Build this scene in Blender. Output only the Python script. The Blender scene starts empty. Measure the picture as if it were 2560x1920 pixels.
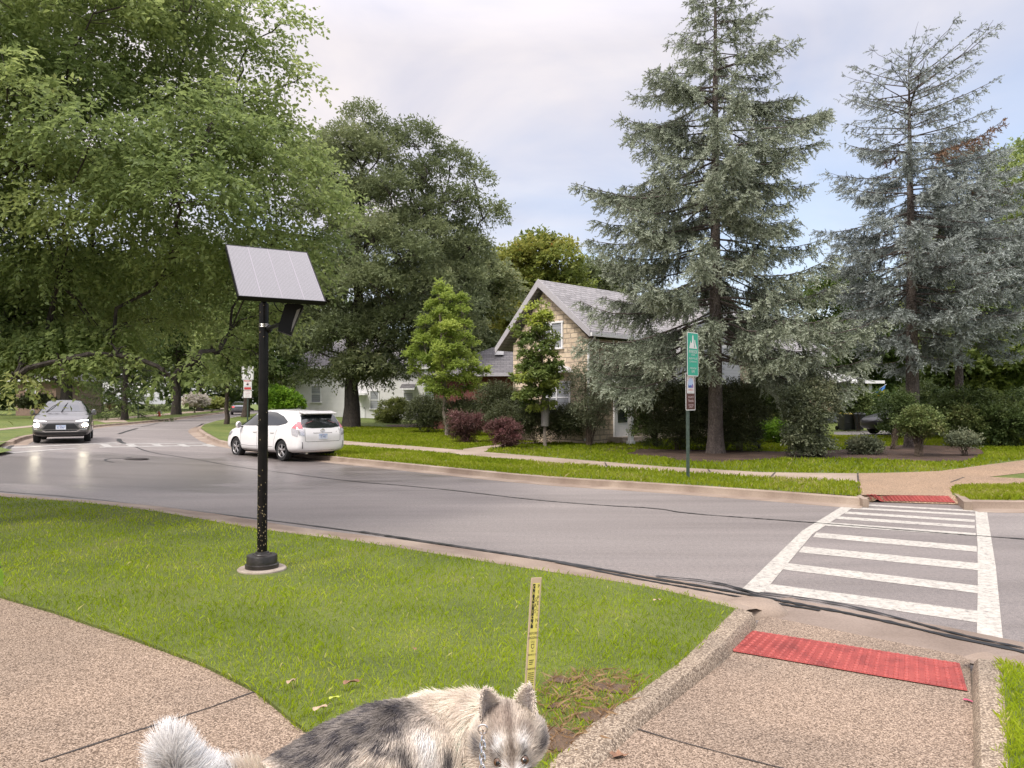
import bpy, bmesh, math, random
import numpy as np
from math import radians, sin, cos, pi, sqrt, atan2
from mathutils import Vector, Matrix, geometry
from mathutils.bvhtree import BVHTree

SC = bpy.context.scene
COL = SC.collection
rng = np.random.default_rng(7)
random.seed(7)

# ------------------------------------------------------------------ camera
FPX, PITCH, EYE = 1923.0, math.atan(43/1923.0), 1.85
cam_d = bpy.data.cameras.new('camera')
cam_d.sensor_width = 36.0
cam_d.lens = 36.0*FPX/2560.0
cam_d.clip_end = 2000
cam_d.clip_start = 0.05
cam = bpy.data.objects.new('camera', cam_d)
COL.objects.link(cam)
cam.location = (0, 0, EYE)
cam.rotation_euler = (pi/2+PITCH, 0, 0)
SC.camera = cam

# ------------------------------------------------------------------ sky, sun, exposure
SUN_EL, SUN_AZ = radians(50), radians(215)      # azimuth clockwise from +Y: behind the camera, to its left
w = bpy.data.worlds.new('World'); SC.world = w
w.use_nodes = True
nt = w.node_tree; nt.nodes.clear()
def nd(nt, typ, **kw):
    n = nt.nodes.new(typ)
    for k, v in kw.items(): setattr(n, k, v)
    return n
L_ = nt.links.new
out = nd(nt, 'ShaderNodeOutputWorld')
sky = nd(nt, 'ShaderNodeTexSky'); sky.sky_type = 'NISHITA'; sky.sun_disc = False
sky.sun_elevation = SUN_EL; sky.sun_rotation = SUN_AZ
sky.air_density = 1.0; sky.dust_density = 1.2; sky.ozone_density = 1.5
bg1 = nd(nt, 'ShaderNodeBackground'); bg1.inputs[1].default_value = 0.15
L_(sky.outputs[0], bg1.inputs[0])
tc = nd(nt, 'ShaderNodeTexCoord'); sx = nd(nt, 'ShaderNodeSeparateXYZ'); L_(tc.outputs['Generated'], sx.inputs[0])
def mth(nt, op, a, b=None, c=None):
    n = nd(nt, 'ShaderNodeMath', operation=op)
    for i, v in enumerate((a, b, c)):
        if v is None: continue
        if isinstance(v, (int, float)): n.inputs[i].default_value = v
        else: nt.links.new(v, n.inputs[i])
    return n.outputs[0]
zc = mth(nt, 'ADD', mth(nt, 'MAXIMUM', sx.outputs[2], 0.0), 0.16)
cu = mth(nt, 'DIVIDE', sx.outputs[0], zc); cv = mth(nt, 'DIVIDE', sx.outputs[1], zc)
cb = nd(nt, 'ShaderNodeCombineXYZ'); L_(cu, cb.inputs[0]); L_(cv, cb.inputs[1])
nz = nd(nt, 'ShaderNodeTexNoise'); nz.inputs['Scale'].default_value = 0.85; nz.inputs['Detail'].default_value = 7
nz.inputs['Roughness'].default_value = 0.55; nz.inputs['Distortion'].default_value = 0.9
L_(cb.outputs[0], nz.inputs['Vector'])
# thinner cloud low in the sky towards +X, thick overhead and to the left
bias = mth(nt, 'ADD', mth(nt, 'MULTIPLY', sx.outputs[0], -0.30), mth(nt, 'MULTIPLY', sx.outputs[2], 0.95))
cf = mth(nt, 'ADD', nz.outputs['Fac'], bias)
mr = nd(nt, 'ShaderNodeMapRange'); mr.interpolation_type = 'SMOOTHSTEP'
mr.inputs['From Min'].default_value = 0.50; mr.inputs['From Max'].default_value = 0.98
mr.inputs['To Min'].default_value = 0.40
L_(cf, mr.inputs['Value'])
# cloud brightness rises towards the zenith as under any overcast sky
br = nd(nt, 'ShaderNodeMapRange'); br.inputs['From Min'].default_value = 0.42; br.inputs['From Max'].default_value = 1.0
br.inputs['To Min'].default_value = 0.66; br.inputs['To Max'].default_value = 2.3
L_(sx.outputs[2], br.inputs['Value'])
nz2 = nd(nt, 'ShaderNodeTexNoise'); nz2.inputs['Scale'].default_value = 1.7; nz2.inputs['Detail'].default_value = 8; nz2.inputs['Distortion'].default_value = 0.5
L_(cb.outputs[0], nz2.inputs['Vector'])
cr = nd(nt, 'ShaderNodeValToRGB')
cr.color_ramp.elements[0].position = 0.36; cr.color_ramp.elements[0].color = (0.79, 0.775, 0.88, 1)
cr.color_ramp.elements[1].position = 0.64; cr.color_ramp.elements[1].color = (1.06, 0.985, 0.99, 1)
L_(nz2.outputs['Fac'], cr.inputs[0])
bg2 = nd(nt, 'ShaderNodeBackground'); L_(cr.outputs[0], bg2.inputs[0]); L_(br.outputs[0], bg2.inputs[1])
mx = nd(nt, 'ShaderNodeMixShader'); L_(mr.outputs[0], mx.inputs[0]); L_(bg1.outputs[0], mx.inputs[1]); L_(bg2.outputs[0], mx.inputs[2])
L_(mx.outputs[0], out.inputs[0])

sun_d = bpy.data.lights.new('sun', 'SUN'); sun_d.energy = 2.2; sun_d.angle = radians(14); sun_d.color = (1.0, 0.95, 0.87)
sun = bpy.data.objects.new('sun', sun_d); COL.objects.link(sun)
sdir = Vector((sin(SUN_AZ)*cos(SUN_EL), cos(SUN_AZ)*cos(SUN_EL), sin(SUN_EL)))
sun.rotation_euler = sdir.to_track_quat('Z', 'Y').to_euler()
sun.location = sdir*60

SC.view_settings.view_transform = 'Standard'
SC.view_settings.look = 'None'
SC.view_settings.exposure = 0.52
SC.view_settings.gamma = 1.0
SC.cycles.use_denoising = True
SC.cycles.max_bounces = 6
SC.cycles.diffuse_bounces = 3
SC.cycles.glossy_bounces = 3
SC.cycles.transmission_bounces = 4
SC.cycles.use_adaptive_sampling = True
SC.cycles.adaptive_threshold = 0.02
SC.cycles.caustics_reflective = False
SC.cycles.caustics_refractive = False

# ------------------------------------------------------------------ terrain and unprojection
def smooth(t):
    t = np.clip(t, 0, 1); return t*t*(3-2*t)
def h_road(x, y): return 0.36*smooth((-np.asarray(x, float)-6)/11)*smooth((np.asarray(y, float)-6)/12)
def d_near(x, y): return -(x+3.45)*0.562-(y-10.4)*0.827
def d_far(x, y): return (x+5.3)*0.643+(y-24.2)*0.766
def h_near(x, y): return h_road(x, y)+0.10+0.012*np.clip(d_near(x, y), 0, 10)
def h_walk(x, y): return h_near(x, y)-0.022
def h_far(x, y): return h_road(x, y)+0.13+0.007*np.clip(d_far(x, y), 0, 40)
def h_ramp(x, y):
    t = smooth((d_near(x, y)-0.55)/3.3)
    return 0.022*(1-t)+h_walk(x, y)*t
RGT = np.array([1, 0, 0.]); FWD = np.array([0, cos(PITCH), sin(PITCH)]); UPV = np.array([0, -sin(PITCH), cos(PITCH)])
CAMP = np.array([0, 0, EYE])
def ray(px, py):
    return RGT*((px-1280)/FPX)+FWD+UPV*((960-py)/FPX)
def P(px, py, Y):
    """the point on the line of sight of photo pixel (px, py) that lies Y metres in front of the camera"""
    d = ray(px, py); return CAMP+d*(Y/d[1])
def G(px, py, h=h_far, off=0.0):
    """the point where the line of sight of a photo pixel meets the terrain h"""
    d = ray(px, py); z = 0.1
    for _ in range(40):
        t = min((z-EYE)/min(d[2], -1e-4), 400.0)
        p = CAMP+d*t
        z = 0.5*z+0.5*float(h(p[0], p[1])+off)
    return np.array([p[0], p[1], float(h(p[0], p[1])+off)])

# ------------------------------------------------------------------ materials
MATS = {}
def newmat(name):
    m = bpy.data.materials.new(name); m.use_nodes = True; MATS[name] = m
    return m, m.node_tree, m.node_tree.nodes['Principled BSDF']
def ramp(nt, stops, src):
    r = nd(nt, 'ShaderNodeValToRGB'); e = r.color_ramp.elements
    while len(e) > 1: e.remove(e[-1])
    e[0].position = stops[0][0]; e[0].color = (*stops[0][1], 1)
    for p, c in stops[1:]:
        k = e.new(p); k.color = (*c, 1)
    nt.links.new(src, r.inputs[0]); return r.outputs[0]
def noise(nt, scale, detail=4, vec=None, dist=0.0, rough=0.5):
    n = nd(nt, 'ShaderNodeTexNoise'); n.inputs['Scale'].default_value = scale; n.inputs['Detail'].default_value = detail
    n.inputs['Distortion'].default_value = dist; n.inputs['Roughness'].default_value = rough
    if vec is not None: nt.links.new(vec, n.inputs['Vector'])
    return n.outputs['Fac']
def objco(nt, scale=None):
    t = nd(nt, 'ShaderNodeTexCoord').outputs['Object']
    if scale:
        m = nd(nt, 'ShaderNodeMapping'); m.inputs['Scale'].default_value = scale; nt.links.new(t, m.inputs[0]); t = m.outputs[0]
    return t
def bump(nt, b, h, strength=0.3, dist=0.02):
    n = nd(nt, 'ShaderNodeBump'); n.inputs['Strength'].default_value = strength; n.inputs['Distance'].default_value = dist
    nt.links.new(h, n.inputs['Height']); nt.links.new(n.outputs[0], b.inputs['Normal'])
def mixc(nt, f, a, b, typ='MIX'):
    n = nd(nt, 'ShaderNodeMix', data_type='RGBA', blend_type=typ)
    for i, v in ((0, f), (6, a), (7, b)):
        if isinstance(v, (int, float)): n.inputs[i].default_value = v
        elif isinstance(v, tuple): n.inputs[i].default_value = (*v, 1)
        else: nt.links.new(v, n.inputs[i])
    return n.outputs[2]
def simple(name, col, rough=0.5, metal=0.0, var=0.12, scale=8, bmp=0.0, bscale=40, coat=0.0, spec=0.5, emit=None, es=0):
    m, nt, b = newmat(name)
    co = objco(nt)
    f = noise(nt, scale, 5, co)
    lo = tuple(c*(1-var) for c in col); hi = tuple(min(1, c*(1+var)) for c in col)
    nt.links.new(ramp(nt, [(0.3, lo), (0.7, hi)], f), b.inputs['Base Color'])
    b.inputs['Roughness'].default_value = rough; b.inputs['Metallic'].default_value = metal
    b.inputs['Specular IOR Level'].default_value = spec
    b.inputs['Coat Weight'].default_value = coat; b.inputs['Coat Roughness'].default_value = 0.05
    if bmp: bump(nt, b, noise(nt, bscale, 3, co), bmp, 0.01)
    if emit: b.inputs['Emission Color'].default_value = (*emit, 1); b.inputs['Emission Strength'].default_value = es
    return m
def leafmat(name, stops, trans=0.35, rough=0.5, spec=0.28):
    m, nt, b = newmat(name)
    a = nd(nt, 'ShaderNodeAttribute', attribute_name='tint')
    c = ramp(nt, stops, a.outputs['Fac'])
    nt.links.new(c, b.inputs['Base Color']); b.inputs['Roughness'].default_value = rough
    b.inputs['Specular IOR Level'].default_value = spec
    if trans:
        t = nd(nt, 'ShaderNodeBsdfTranslucent')
        h = nd(nt, 'ShaderNodeHueSaturation'); h.inputs['Hue'].default_value = 0.49; h.inputs['Value'].default_value = 1.5
        nt.links.new(c, h.inputs['Color']); nt.links.new(h.outputs[0], t.inputs[0])
        x = nd(nt, 'ShaderNodeMixShader'); x.inputs[0].default_value = trans
        nt.links.new(b.outputs[0], x.inputs[1]); nt.links.new(t.outputs[0], x.inputs[2])
        nt.links.new(x.outputs[0], nt.nodes['Material Output'].inputs[0])
    return m
def attrmat(name, rough=0.7, spec=0.2, attr='col'):
    m, nt, b = newmat(name)
    a = nd(nt, 'ShaderNodeAttribute', attribute_name=attr)
    nt.links.new(a.outputs['Color'], b.inputs['Base Color']); b.inputs['Roughness'].default_value = rough
    b.inputs['Specular IOR Level'].default_value = spec
    return m

# ------------------------------------------------------------------ object helpers
ORG = {}
def tag(o, label=None, cat=None, group=None, kind=None):
    if label: o['label'] = label
    if cat: o['category'] = cat
    if group: o['group'] = group
    if kind: o['kind'] = kind
    return o
def thing(name, label, cat, loc=(0, 0, 0), rotz=0.0, group=None):
    o = bpy.data.objects.new(name, None); COL.objects.link(o)
    o.location = tuple(map(float, loc)); o.rotation_euler = (0, 0, rotz); o.empty_display_size = 0.3
    ORG[o.name] = np.array(loc, float)
    return tag(o, label, cat, group)
def link(name, me, parent=None, kind=None, org=None):
    o = bpy.data.objects.new(name, me); COL.objects.link(o)
    if parent is not None:
        o.parent = parent; ORG[o.name] = ORG.get(parent.name, np.zeros(3))
    elif org is not None:
        o.location = tuple(map(float, org)); ORG[o.name] = np.array(org, float)
    if kind: o['kind'] = kind
    return o
def fast_mesh(name, V, F, mat, attr=None, col=None, smooth_=False):
    """mesh from numpy arrays; F is (n,k) with k = 3 or 4"""
    V = np.asarray(V, np.float32); F = np.asarray(F, np.int32)
    me = bpy.data.meshes.new(name); n, k = F.shape
    me.vertices.add(len(V)); me.vertices.foreach_set('co', V.ravel())
    me.loops.add(n*k); me.loops.foreach_set('vertex_index', F.ravel())
    me.polygons.add(n); me.polygons.foreach_set('loop_start', np.arange(0, n*k, k, dtype=np.int32))
    me.polygons.foreach_set('loop_total', np.full(n, k, np.int32))
    if smooth_: me.polygons.foreach_set('use_smooth', np.ones(n, bool))
    me.update(calc_edges=True)
    if mat: me.materials.append(MATS[mat] if isinstance(mat, str) else mat)
    if attr is not None:
        a = me.attributes.new('tint', 'FLOAT', 'POINT'); a.data.foreach_set('value', np.asarray(attr, np.float32))
    if col is not None:
        a = me.attributes.new('col', 'FLOAT_COLOR', 'POINT')
        c4 = np.ones((len(V), 4), np.float32); c4[:, :3] = col; a.data.foreach_set('color', c4.ravel())
    return me
def norm(a): return a/np.maximum(np.linalg.norm(a, axis=-1, keepdims=True), 1e-9)

_TXT = {}
def text_geo(s, size=1.0, sx=1.0, align='CENTER', spacing=1.0):
    key = (s, align, spacing)
    if key not in _TXT:
        cu = bpy.data.curves.new('txt', 'FONT'); cu.body = s; cu.size = 1.0; cu.align_x = align; cu.align_y = 'CENTER'
        cu.resolution_u = 2; cu.space_character = spacing
        o = bpy.data.objects.new('txt', cu); COL.objects.link(o)
        bpy.context.view_layer.update()
        me = o.evaluated_get(bpy.context.evaluated_depsgraph_get()).to_mesh()
        V = [tuple(v.co)[:2] for v in me.vertices]; F = [tuple(p.vertices) for p in me.polygons]
        o.evaluated_get(bpy.context.evaluated_depsgraph_get()).to_mesh_clear()
        bpy.data.objects.remove(o); bpy.data.curves.remove(cu)
        _TXT[key] = (V, F)
    V, F = _TXT[key]
    return [(x*size*sx, y*size) for x, y in V], F

class MB:
    """collects shapes, links them as ONE mesh object"""
    def __init__(s): s.V = []; s.F = []; s.M = []
    def add(s, V, F, m):
        o = len(s.V); s.V += [tuple(map(float, v)) for v in V]
        s.F += [tuple(i+o for i in f) for f in F]; s.M += [m]*len(F); return s
    def obox(s, c, ax, ay, az, m):
        """box with centre c and half-axis vectors"""
        c, ax, ay, az = (np.array(v, float) for v in (c, ax, ay, az))
        V = [c+i*ax+j*ay+k*az for k in (-1, 1) for j in (-1, 1) for i in (-1, 1)]
        return s.add(V, [(0, 2, 3, 1), (4, 5, 7, 6), (0, 1, 5, 4), (2, 6, 7, 3), (0, 4, 6, 2), (1, 3, 7, 5)], m)
    def box(s, x0, x1, y0, y1, z0, z1, m):
        return s.obox(((x0+x1)/2, (y0+y1)/2, (z0+z1)/2), ((x1-x0)/2, 0, 0), (0, (y1-y0)/2, 0), (0, 0, (z1-z0)/2), m)
    def prism(s, pts, ex, m, mside=None):
        """flat polygon pts (3-D) extruded along ex"""
        n = len(pts); ex = np.array(ex, float); A = [np.array(p, float) for p in pts]
        s.add(A+[a+ex for a in A], [tuple(range(n-1, -1, -1)), tuple(range(n, 2*n))], m)
        return s.add(A+[a+ex for a in A], [(i, (i+1) % n, (i+1) % n+n, i+n) for i in range(n)], mside or m)
    def tube(s, path, radii, n, m, cap=True, squash=None):
        path = [np.array(p, float) for p in path]; k = len(path)
        if not hasattr(radii, '__len__'): radii = [radii]*k
        V = []; t0 = None; u = None
        for i, p in enumerate(path):
            t = path[min(i+1, k-1)]-path[max(i-1, 0)]; t = t/max(np.linalg.norm(t), 1e-9)
            if u is None:
                a = np.array([1., 0, 0]) if abs(t[0]) < 0.8 else np.array([0, 1., 0])
                u = np.cross(t, a)
            else: u = u-t*np.dot(u, t)
            u = u/max(np.linalg.norm(u), 1e-9); v = np.cross(t, u)
            for j in range(n):
                a = 2*pi*j/n; V.append(p+(u*cos(a)+v*sin(a))*radii[i])
        F = [(i*n+j, i*n+(j+1) % n, (i+1)*n+(j+1) % n, (i+1)*n+j) for i in range(k-1) for j in range(n)]
        if cap: F += [tuple(range(n-1, -1, -1)), tuple(range((k-1)*n, k*n))]
        return s.add(V, F, m)
    def lathe(s, prof, n, m, o=(0, 0, 0), ax=None, sy=1.0, cap=True):
        """profile (r, z) turned about z, or about axis ax through o"""
        o = np.array(o, float)
        if ax is None: R = np.eye(3)
        else: R = np.array(Vector(ax).to_track_quat('Z', 'Y').to_matrix())
        V = [o+R@np.array([r*cos(2*pi*j/n), r*sy*sin(2*pi*j/n), z]) for r, z in prof for j in range(n)]
        k = len(prof)
        F = [(i*n+j, i*n+(j+1) % n, (i+1)*n+(j+1) % n, (i+1)*n+j) for i in range(k-1) for j in range(n)]
        if cap: F += [tuple(range(n-1, -1, -1)), tuple(range((k-1)*n, k*n))]
        return s.add(V, F, m)
    def text(s, t, o, r, u, size, m, sx=1.0, align='CENTER', spacing=1.0):
        V, F = text_geo(t, size, sx, align, spacing)
        o, r, u = (np.array(v, float) for v in (o, r, u))
        return s.add([o+r*x+u*y for x, y in V], F, m)
    def poly2(s, pts, o, r, u, m):
        o, r, u = (np.array(v, float) for v in (o, r, u))
        return s.add([o+r*x+u*y for x, y in pts], [tuple(range(len(pts)))], m)
    def build(s, name, parent=None, smooth_=False, kind=None, org=None, bevel=0, local=False):
        V = np.array(s.V, float)
        base = np.zeros(3)
        if not local:
            if parent is not None: base = ORG.get(parent.name, base)
            elif org is not None: base = np.array(org, float)
        me = bpy.data.meshes.new(name)
        me.from_pydata((V-base).tolist(), [], s.F)
        names = list(dict.fromkeys(s.M))
        for n in names: me.materials.append(MATS[n])
        me.polygons.foreach_set('material_index', [names.index(m) for m in s.M])
        if smooth_: me.polygons.foreach_set('use_smooth', [True]*len(s.F))
        me.update()
        o = link(name, me, parent, kind, org)
        if smooth_: me.set_sharp_from_angle(angle=radians(40))
        if bevel:
            md = o.modifiers.new('edge', 'BEVEL'); md.width = bevel; md.segments = 2; md.limit_method = 'ANGLE'
        return o

# ------------------------------------------------------------------ polygon sheets that follow the terrain
def in_poly(px, py, poly):
    px = np.asarray(px); py = np.asarray(py); r = np.zeros(px.shape, bool); n = len(poly)
    for i in range(n):
        x0, y0 = poly[i][:2]; x1, y1 = poly[(i+1) % n][:2]
        c = ((y0 > py) != (y1 > py)) & (px < (x1-x0)*(py-y0)/((y1-y0) if y1 != y0 else 1e-9)+x0)
        r ^= c
    return r
def edge_dist(px, py, poly):
    px = np.asarray(px, float); py = np.asarray(py, float); d = np.full(px.shape, 1e9); n = len(poly)
    for i in range(n):
        a = np.array(poly[i][:2], float); b = np.array(poly[(i+1) % n][:2], float); ab = b-a
        t = np.clip(((px-a[0])*ab[0]+(py-a[1])*ab[1])/max(ab@ab, 1e-9), 0, 1)
        d = np.minimum(d, np.hypot(px-a[0]-t*ab[0], py-a[1]-t*ab[1]))
    return d
def densify(pts, step, closed=True):
    o = []; n = len(pts)
    for i in range(n if closed else n-1):
        a = np.array(pts[i][:2], float); b = np.array(pts[(i+1) % n][:2], float); k = max(1, int(np.linalg.norm(b-a)/step))
        o += [a+(b-a)*j/k for j in range(k)]
    if not closed: o.append(np.array(pts[-1][:2], float))
    return o
def smoothline(pts, it=2):
    """corner cutting for an open polyline"""
    p = [np.array(q[:2], float) for q in pts]
    for _ in range(it):
        q = [p[0]]
        for a, b in zip(p[:-1], p[1:]): q += [a*0.75+b*0.25, a*0.25+b*0.75]
        q.append(p[-1]); p = q
    return p
def sheet(name, poly, h, off, mat, step=1.0, kind='structure', skirt=0.0, parent=None):
    b = densify(poly, step); n = len(b)
    xs = [p[0] for p in b]; ys = [p[1] for p in b]
    gx, gy = np.meshgrid(np.arange(min(xs), max(xs), step), np.arange(min(ys), max(ys), step))
    gx = gx.ravel(); gy = gy.ravel(); k = in_poly(gx, gy, b) & (edge_dist(gx, gy, b) > step*0.35)
    pts = [Vector((float(p[0]), float(p[1]))) for p in b]+[Vector((float(x), float(y))) for x, y in zip(gx[k], gy[k])]
    r = geometry.delaunay_2d_cdt(pts, [(i, (i+1) % n) for i in range(n)], [], 1, 1e-5)
    V = np.array([(v.x, v.y) for v in r[0]]); Z = h(V[:, 0], V[:, 1])+off
    mb = MB(); F = []
    for f in r[2]:
        a, c, d = (V[i] for i in f[:3])
        F.append(tuple(f) if (c[0]-a[0])*(d[1]-a[1])-(c[1]-a[1])*(d[0]-a[0]) > 0 else tuple(reversed(f)))
    mb.add(np.c_[V, Z], F, mat)
    if skirt:
        B = np.array(b); zb = h(B[:, 0], B[:, 1])+off
        Vs = np.r_[np.c_[B, zb], np.c_[B, zb-skirt]]
        mb.add(Vs, [(i, (i+1) % n, (i+1) % n+n, i+n) for i in range(n)], mat)
    return mb.build(name, parent, smooth_=False, kind=kind)
def strip(name, line, prof, h, mat, kind='structure', flip=1, mats=None):
    """profile (offset to the side, z above h) swept along an open ground polyline"""
    p = [np.array(q[:2], float) for q in line]; k = len(p); mb = MB(); V = []
    for i in range(k):
        t = p[min(i+1, k-1)]-p[max(i-1, 0)]; t = t/np.linalg.norm(t); nn = np.array([-t[1], t[0]])*flip
        for o, z in prof:
            q = p[i]+nn*o; V.append((q[0], q[1], float(h(q[0], q[1]))+z))
    m = len(prof)
    F = [(i*m+j, i*m+j+1, (i+1)*m+j+1, (i+1)*m+j) for i in range(k-1) for j in range(m-1)]
    if flip > 0: F = [tuple(reversed(f)) for f in F]
    mb.add(V, F, mat)
    return mb
def gl(pts, h=h_road): return [G(a, b, h)[:2] for a, b in pts]
# ------------------------------------------------------------------ materials of the setting
def m_road():
    m, nt, b = newmat('asphalt'); co = objco(nt)
    big = noise(nt, 0.28, 5, objco(nt, (0.5, 1.0, 1)), 0.8)
    fine = noise(nt, 22, 5, co, 0, 0.75); fine2 = noise(nt, 85, 4, co, 0, 0.8)
    c = ramp(nt, [(0.28, (0.148, 0.130, 0.121)), (0.5, (0.192, 0.170, 0.158)), (0.75, (0.240, 0.214, 0.198))], big)
    sp = ramp(nt, [(0.30, (0.62, 0.62, 0.63)), (0.5, (1, 1, 1)), (0.72, (1.38, 1.36, 1.33))], fine)
    sp2 = ramp(nt, [(0.36, (0.52, 0.52, 0.53)), (0.5, (1, 1, 1)), (0.64, (1.55, 1.5, 1.45))], fine2)
    c = mixc(nt, 0.8, c, sp, 'MULTIPLY'); c = mixc(nt, 0.9, c, sp2, 'MULTIPLY')
    tr_ = nd(nt, 'ShaderNodeMapping'); tr_.inputs['Rotation'].default_value = (0, 0, radians(38)); tr_.inputs['Scale'].default_value = (0.10, 1.5, 1); nt.links.new(co, tr_.inputs[0])
    c = mixc(nt, 1.0, c, ramp(nt, [(0.30, (0.80, 0.79, 0.78)), (0.5, (1, 1, 1)), (0.70, (1.16, 1.15, 1.14))], noise(nt, 1.0, 6, tr_.outputs[0], 0.5, 0.65)), 'MULTIPLY')
    # damp patch at the bend
    v = nd(nt, 'ShaderNodeVectorMath', operation='DISTANCE'); mp = nd(nt, 'ShaderNodeMapping')
    mp.inputs['Scale'].default_value = (0.62, 1.0, 0); nt.links.new(co, mp.inputs[0]); nt.links.new(mp.outputs[0], v.inputs[0])
    v.inputs[1].default_value = (-6.2, 19.5, 0)
    wn = noise(nt, 0.8, 6, objco(nt, (0.45, 1.2, 1)), 1.2)
    wet = mth(nt, 'ADD', mth(nt, 'MULTIPLY', v.outputs['Value'], -0.125), mth(nt, 'ADD', mth(nt, 'MULTIPLY', wn, 0.9), 0.62))
    wr = nd(nt, 'ShaderNodeMapRange', interpolation_type='SMOOTHSTEP'); wr.inputs['From Min'].default_value = 0.2; wr.inputs['From Max'].default_value = 0.75
    nt.links.new(wet, wr.inputs['Value'])
    c = mixc(nt, wr.outputs[0], c, mixc(nt, 1.0, c, (0.72, 0.71, 0.72), 'MULTIPLY'))
    nt.links.new(c, b.inputs['Base Color'])
    rr = nd(nt, 'ShaderNodeMapRange'); rr.inputs['To Min'].default_value = 0.62; rr.inputs['To Max'].default_value = 0.29
    nt.links.new(wr.outputs[0], rr.inputs['Value']); nt.links.new(rr.outputs[0], b.inputs['Roughness'])
    bump(nt, b, mth(nt, 'ADD', fine2, fine), 0.35, 0.006)
m_road()
def m_aggregate(name, a, bcol, c_, scale=95, stain=0.25, rough=0.75):
    m, nt, b = newmat(name); co = objco(nt)
    v = nd(nt, 'ShaderNodeTexVoronoi'); v.inputs['Scale'].default_value = scale; nt.links.new(co, v.inputs['Vector'])
    sp = nd(nt, 'ShaderNodeSeparateColor'); nt.links.new(v.outputs['Color'], sp.inputs[0])
    c = ramp(nt, [(0.08, a), (0.40, bcol), (0.75, c_), (1.0, tuple(min(1, x*1.25) for x in c_))], sp.outputs[0])
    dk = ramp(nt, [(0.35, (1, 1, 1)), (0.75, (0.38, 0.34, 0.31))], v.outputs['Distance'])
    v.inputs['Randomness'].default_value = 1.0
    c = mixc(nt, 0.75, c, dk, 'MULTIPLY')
    st = noise(nt, 0.7, 6, co, 0.6); c = mixc(nt, 1.0, c, ramp(nt, [(0.3, (1-stain,)*3), (0.65, (1.06, 1.04, 1.02))], st), 'MULTIPLY')
    nt.links.new(c, b.inputs['Base Color']); b.inputs['Roughness'].default_value = rough
    bump(nt, b, mth(nt, 'MULTIPLY', v.outputs['Distance'], -1.0), 0.5, 0.006)
m_aggregate('aggregate', (0.12, 0.082, 0.055), (0.275, 0.20, 0.140), (0.42, 0.325, 0.245), 135)
m_aggregate('aggregate_far', (0.22, 0.145, 0.085), (0.33, 0.225, 0.14), (0.42, 0.30, 0.20), 60, 0.12)
m_aggregate('flank_aggregate', (0.16, 0.12, 0.085), (0.31, 0.24, 0.17), (0.45, 0.37, 0.28), 110)
def m_concrete(name, lo, hi, scale=1.2, fine=60):
    m, nt, b = newmat(name); co = objco(nt)
    c = ramp(nt, [(0.3, lo), (0.7, hi)], noise(nt, scale, 6, co, 0.5))
    c = mixc(nt, 0.8, c, ramp(nt, [(0.3, (0.72, 0.7, 0.68)), (0.5, (1, 1, 1)), (0.75, (1.2, 1.2, 1.2))], noise(nt, fine, 4, co, 0, 0.7)), 'MULTIPLY')
    nt.links.new(c, b.inputs['Base Color']); b.inputs['Roughness'].default_value = 0.75
    bump(nt, b, noise(nt, fine, 4, co), 0.25, 0.006)
m_concrete('kerb_concrete', (0.185, 0.13, 0.095), (0.33, 0.26, 0.20))
m_concrete('gutter_concrete', (0.15, 0.11, 0.082), (0.28, 0.22, 0.178), 0.9)
m_concrete('walk_concrete', (0.25, 0.19, 0.14), (0.36, 0.285, 0.22), 0.8, 25)
m_concrete('pad_concrete', (0.30, 0.24, 0.19), (0.42, 0.36, 0.30), 6)
def m_paint():
    m, nt, b = newmat('road_paint'); co = objco(nt)
    f = noise(nt, 16, 8, co, 0.6, 0.8); g = noise(nt, 2.0, 4, co)
    c = ramp(nt, [(0.38, (0.20, 0.185, 0.17)), (0.445, (0.36, 0.335, 0.30)), (0.53, (0.48, 0.455, 0.405)), (0.75, (0.55, 0.525, 0.475))], f)
    c = mixc(nt, 0.5, c, ramp(nt, [(0.3, (0.82, 0.8, 0.78)), (0.7, (1.05, 1.04, 1.0))], g), 'MULTIPLY')
    nt.links.new(c, b.inputs['Base Color']); b.inputs['Roughness'].default_value = 0.6
m_paint()
simple('faded_paint', (0.36, 0.345, 0.32), 0.5, var=0.3, scale=6)
simple('tar', (0.018, 0.018, 0.020), 0.35, var=0.5, scale=20, bmp=0.3, bscale=60)
simple('joint_dark', (0.05, 0.04, 0.035), 0.9)  # dark brown strips along the pavement and apron joints
def m_tactile():
    m, nt, b = newmat('tactile_red'); co = objco(nt)
    f = noise(nt, 5, 6, co, 0.6); c = ramp(nt, [(0.28, (0.22, 0.04, 0.034)), (0.5, (0.36, 0.066, 0.055)), (0.75, (0.41, 0.085, 0.068))], f)
    c = mixc(nt, 0.5, c, ramp(nt, [(0.35, (0.6, 0.55, 0.55)), (0.55, (1, 1, 1))], noise(nt, 90, 3, co)), 'MULTIPLY')
    nt.links.new(c, b.inputs['Base Color']); b.inputs['Roughness'].default_value = 0.6
m_tactile()
def m_lawn(name, stops, dirt=0.62):
    m, nt, b = newmat(name); co = objco(nt)
    c = ramp(nt, stops, noise(nt, 0.9, 7, co, 0.3, 0.6))
    c = mixc(nt, 0.85, c, ramp(nt, [(0.3, (0.45, 0.5, 0.4)), (0.5, (1, 1, 1)), (0.72, (1.35, 1.3, 1.2))], noise(nt, 45, 4, co, 0, 0.7)), 'MULTIPLY')
    nt.links.new(c, b.inputs['Base Color']); b.inputs['Roughness'].default_value = 0.9
    bump(nt, b, noise(nt, 60, 4, co), 0.8, 0.03)
m_lawn('lawn_soil', [(0.3, (0.075, 0.10, 0.014)), (0.55, (0.12, 0.15, 0.022)), (0.75, (0.17, 0.17, 0.045))])
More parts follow.
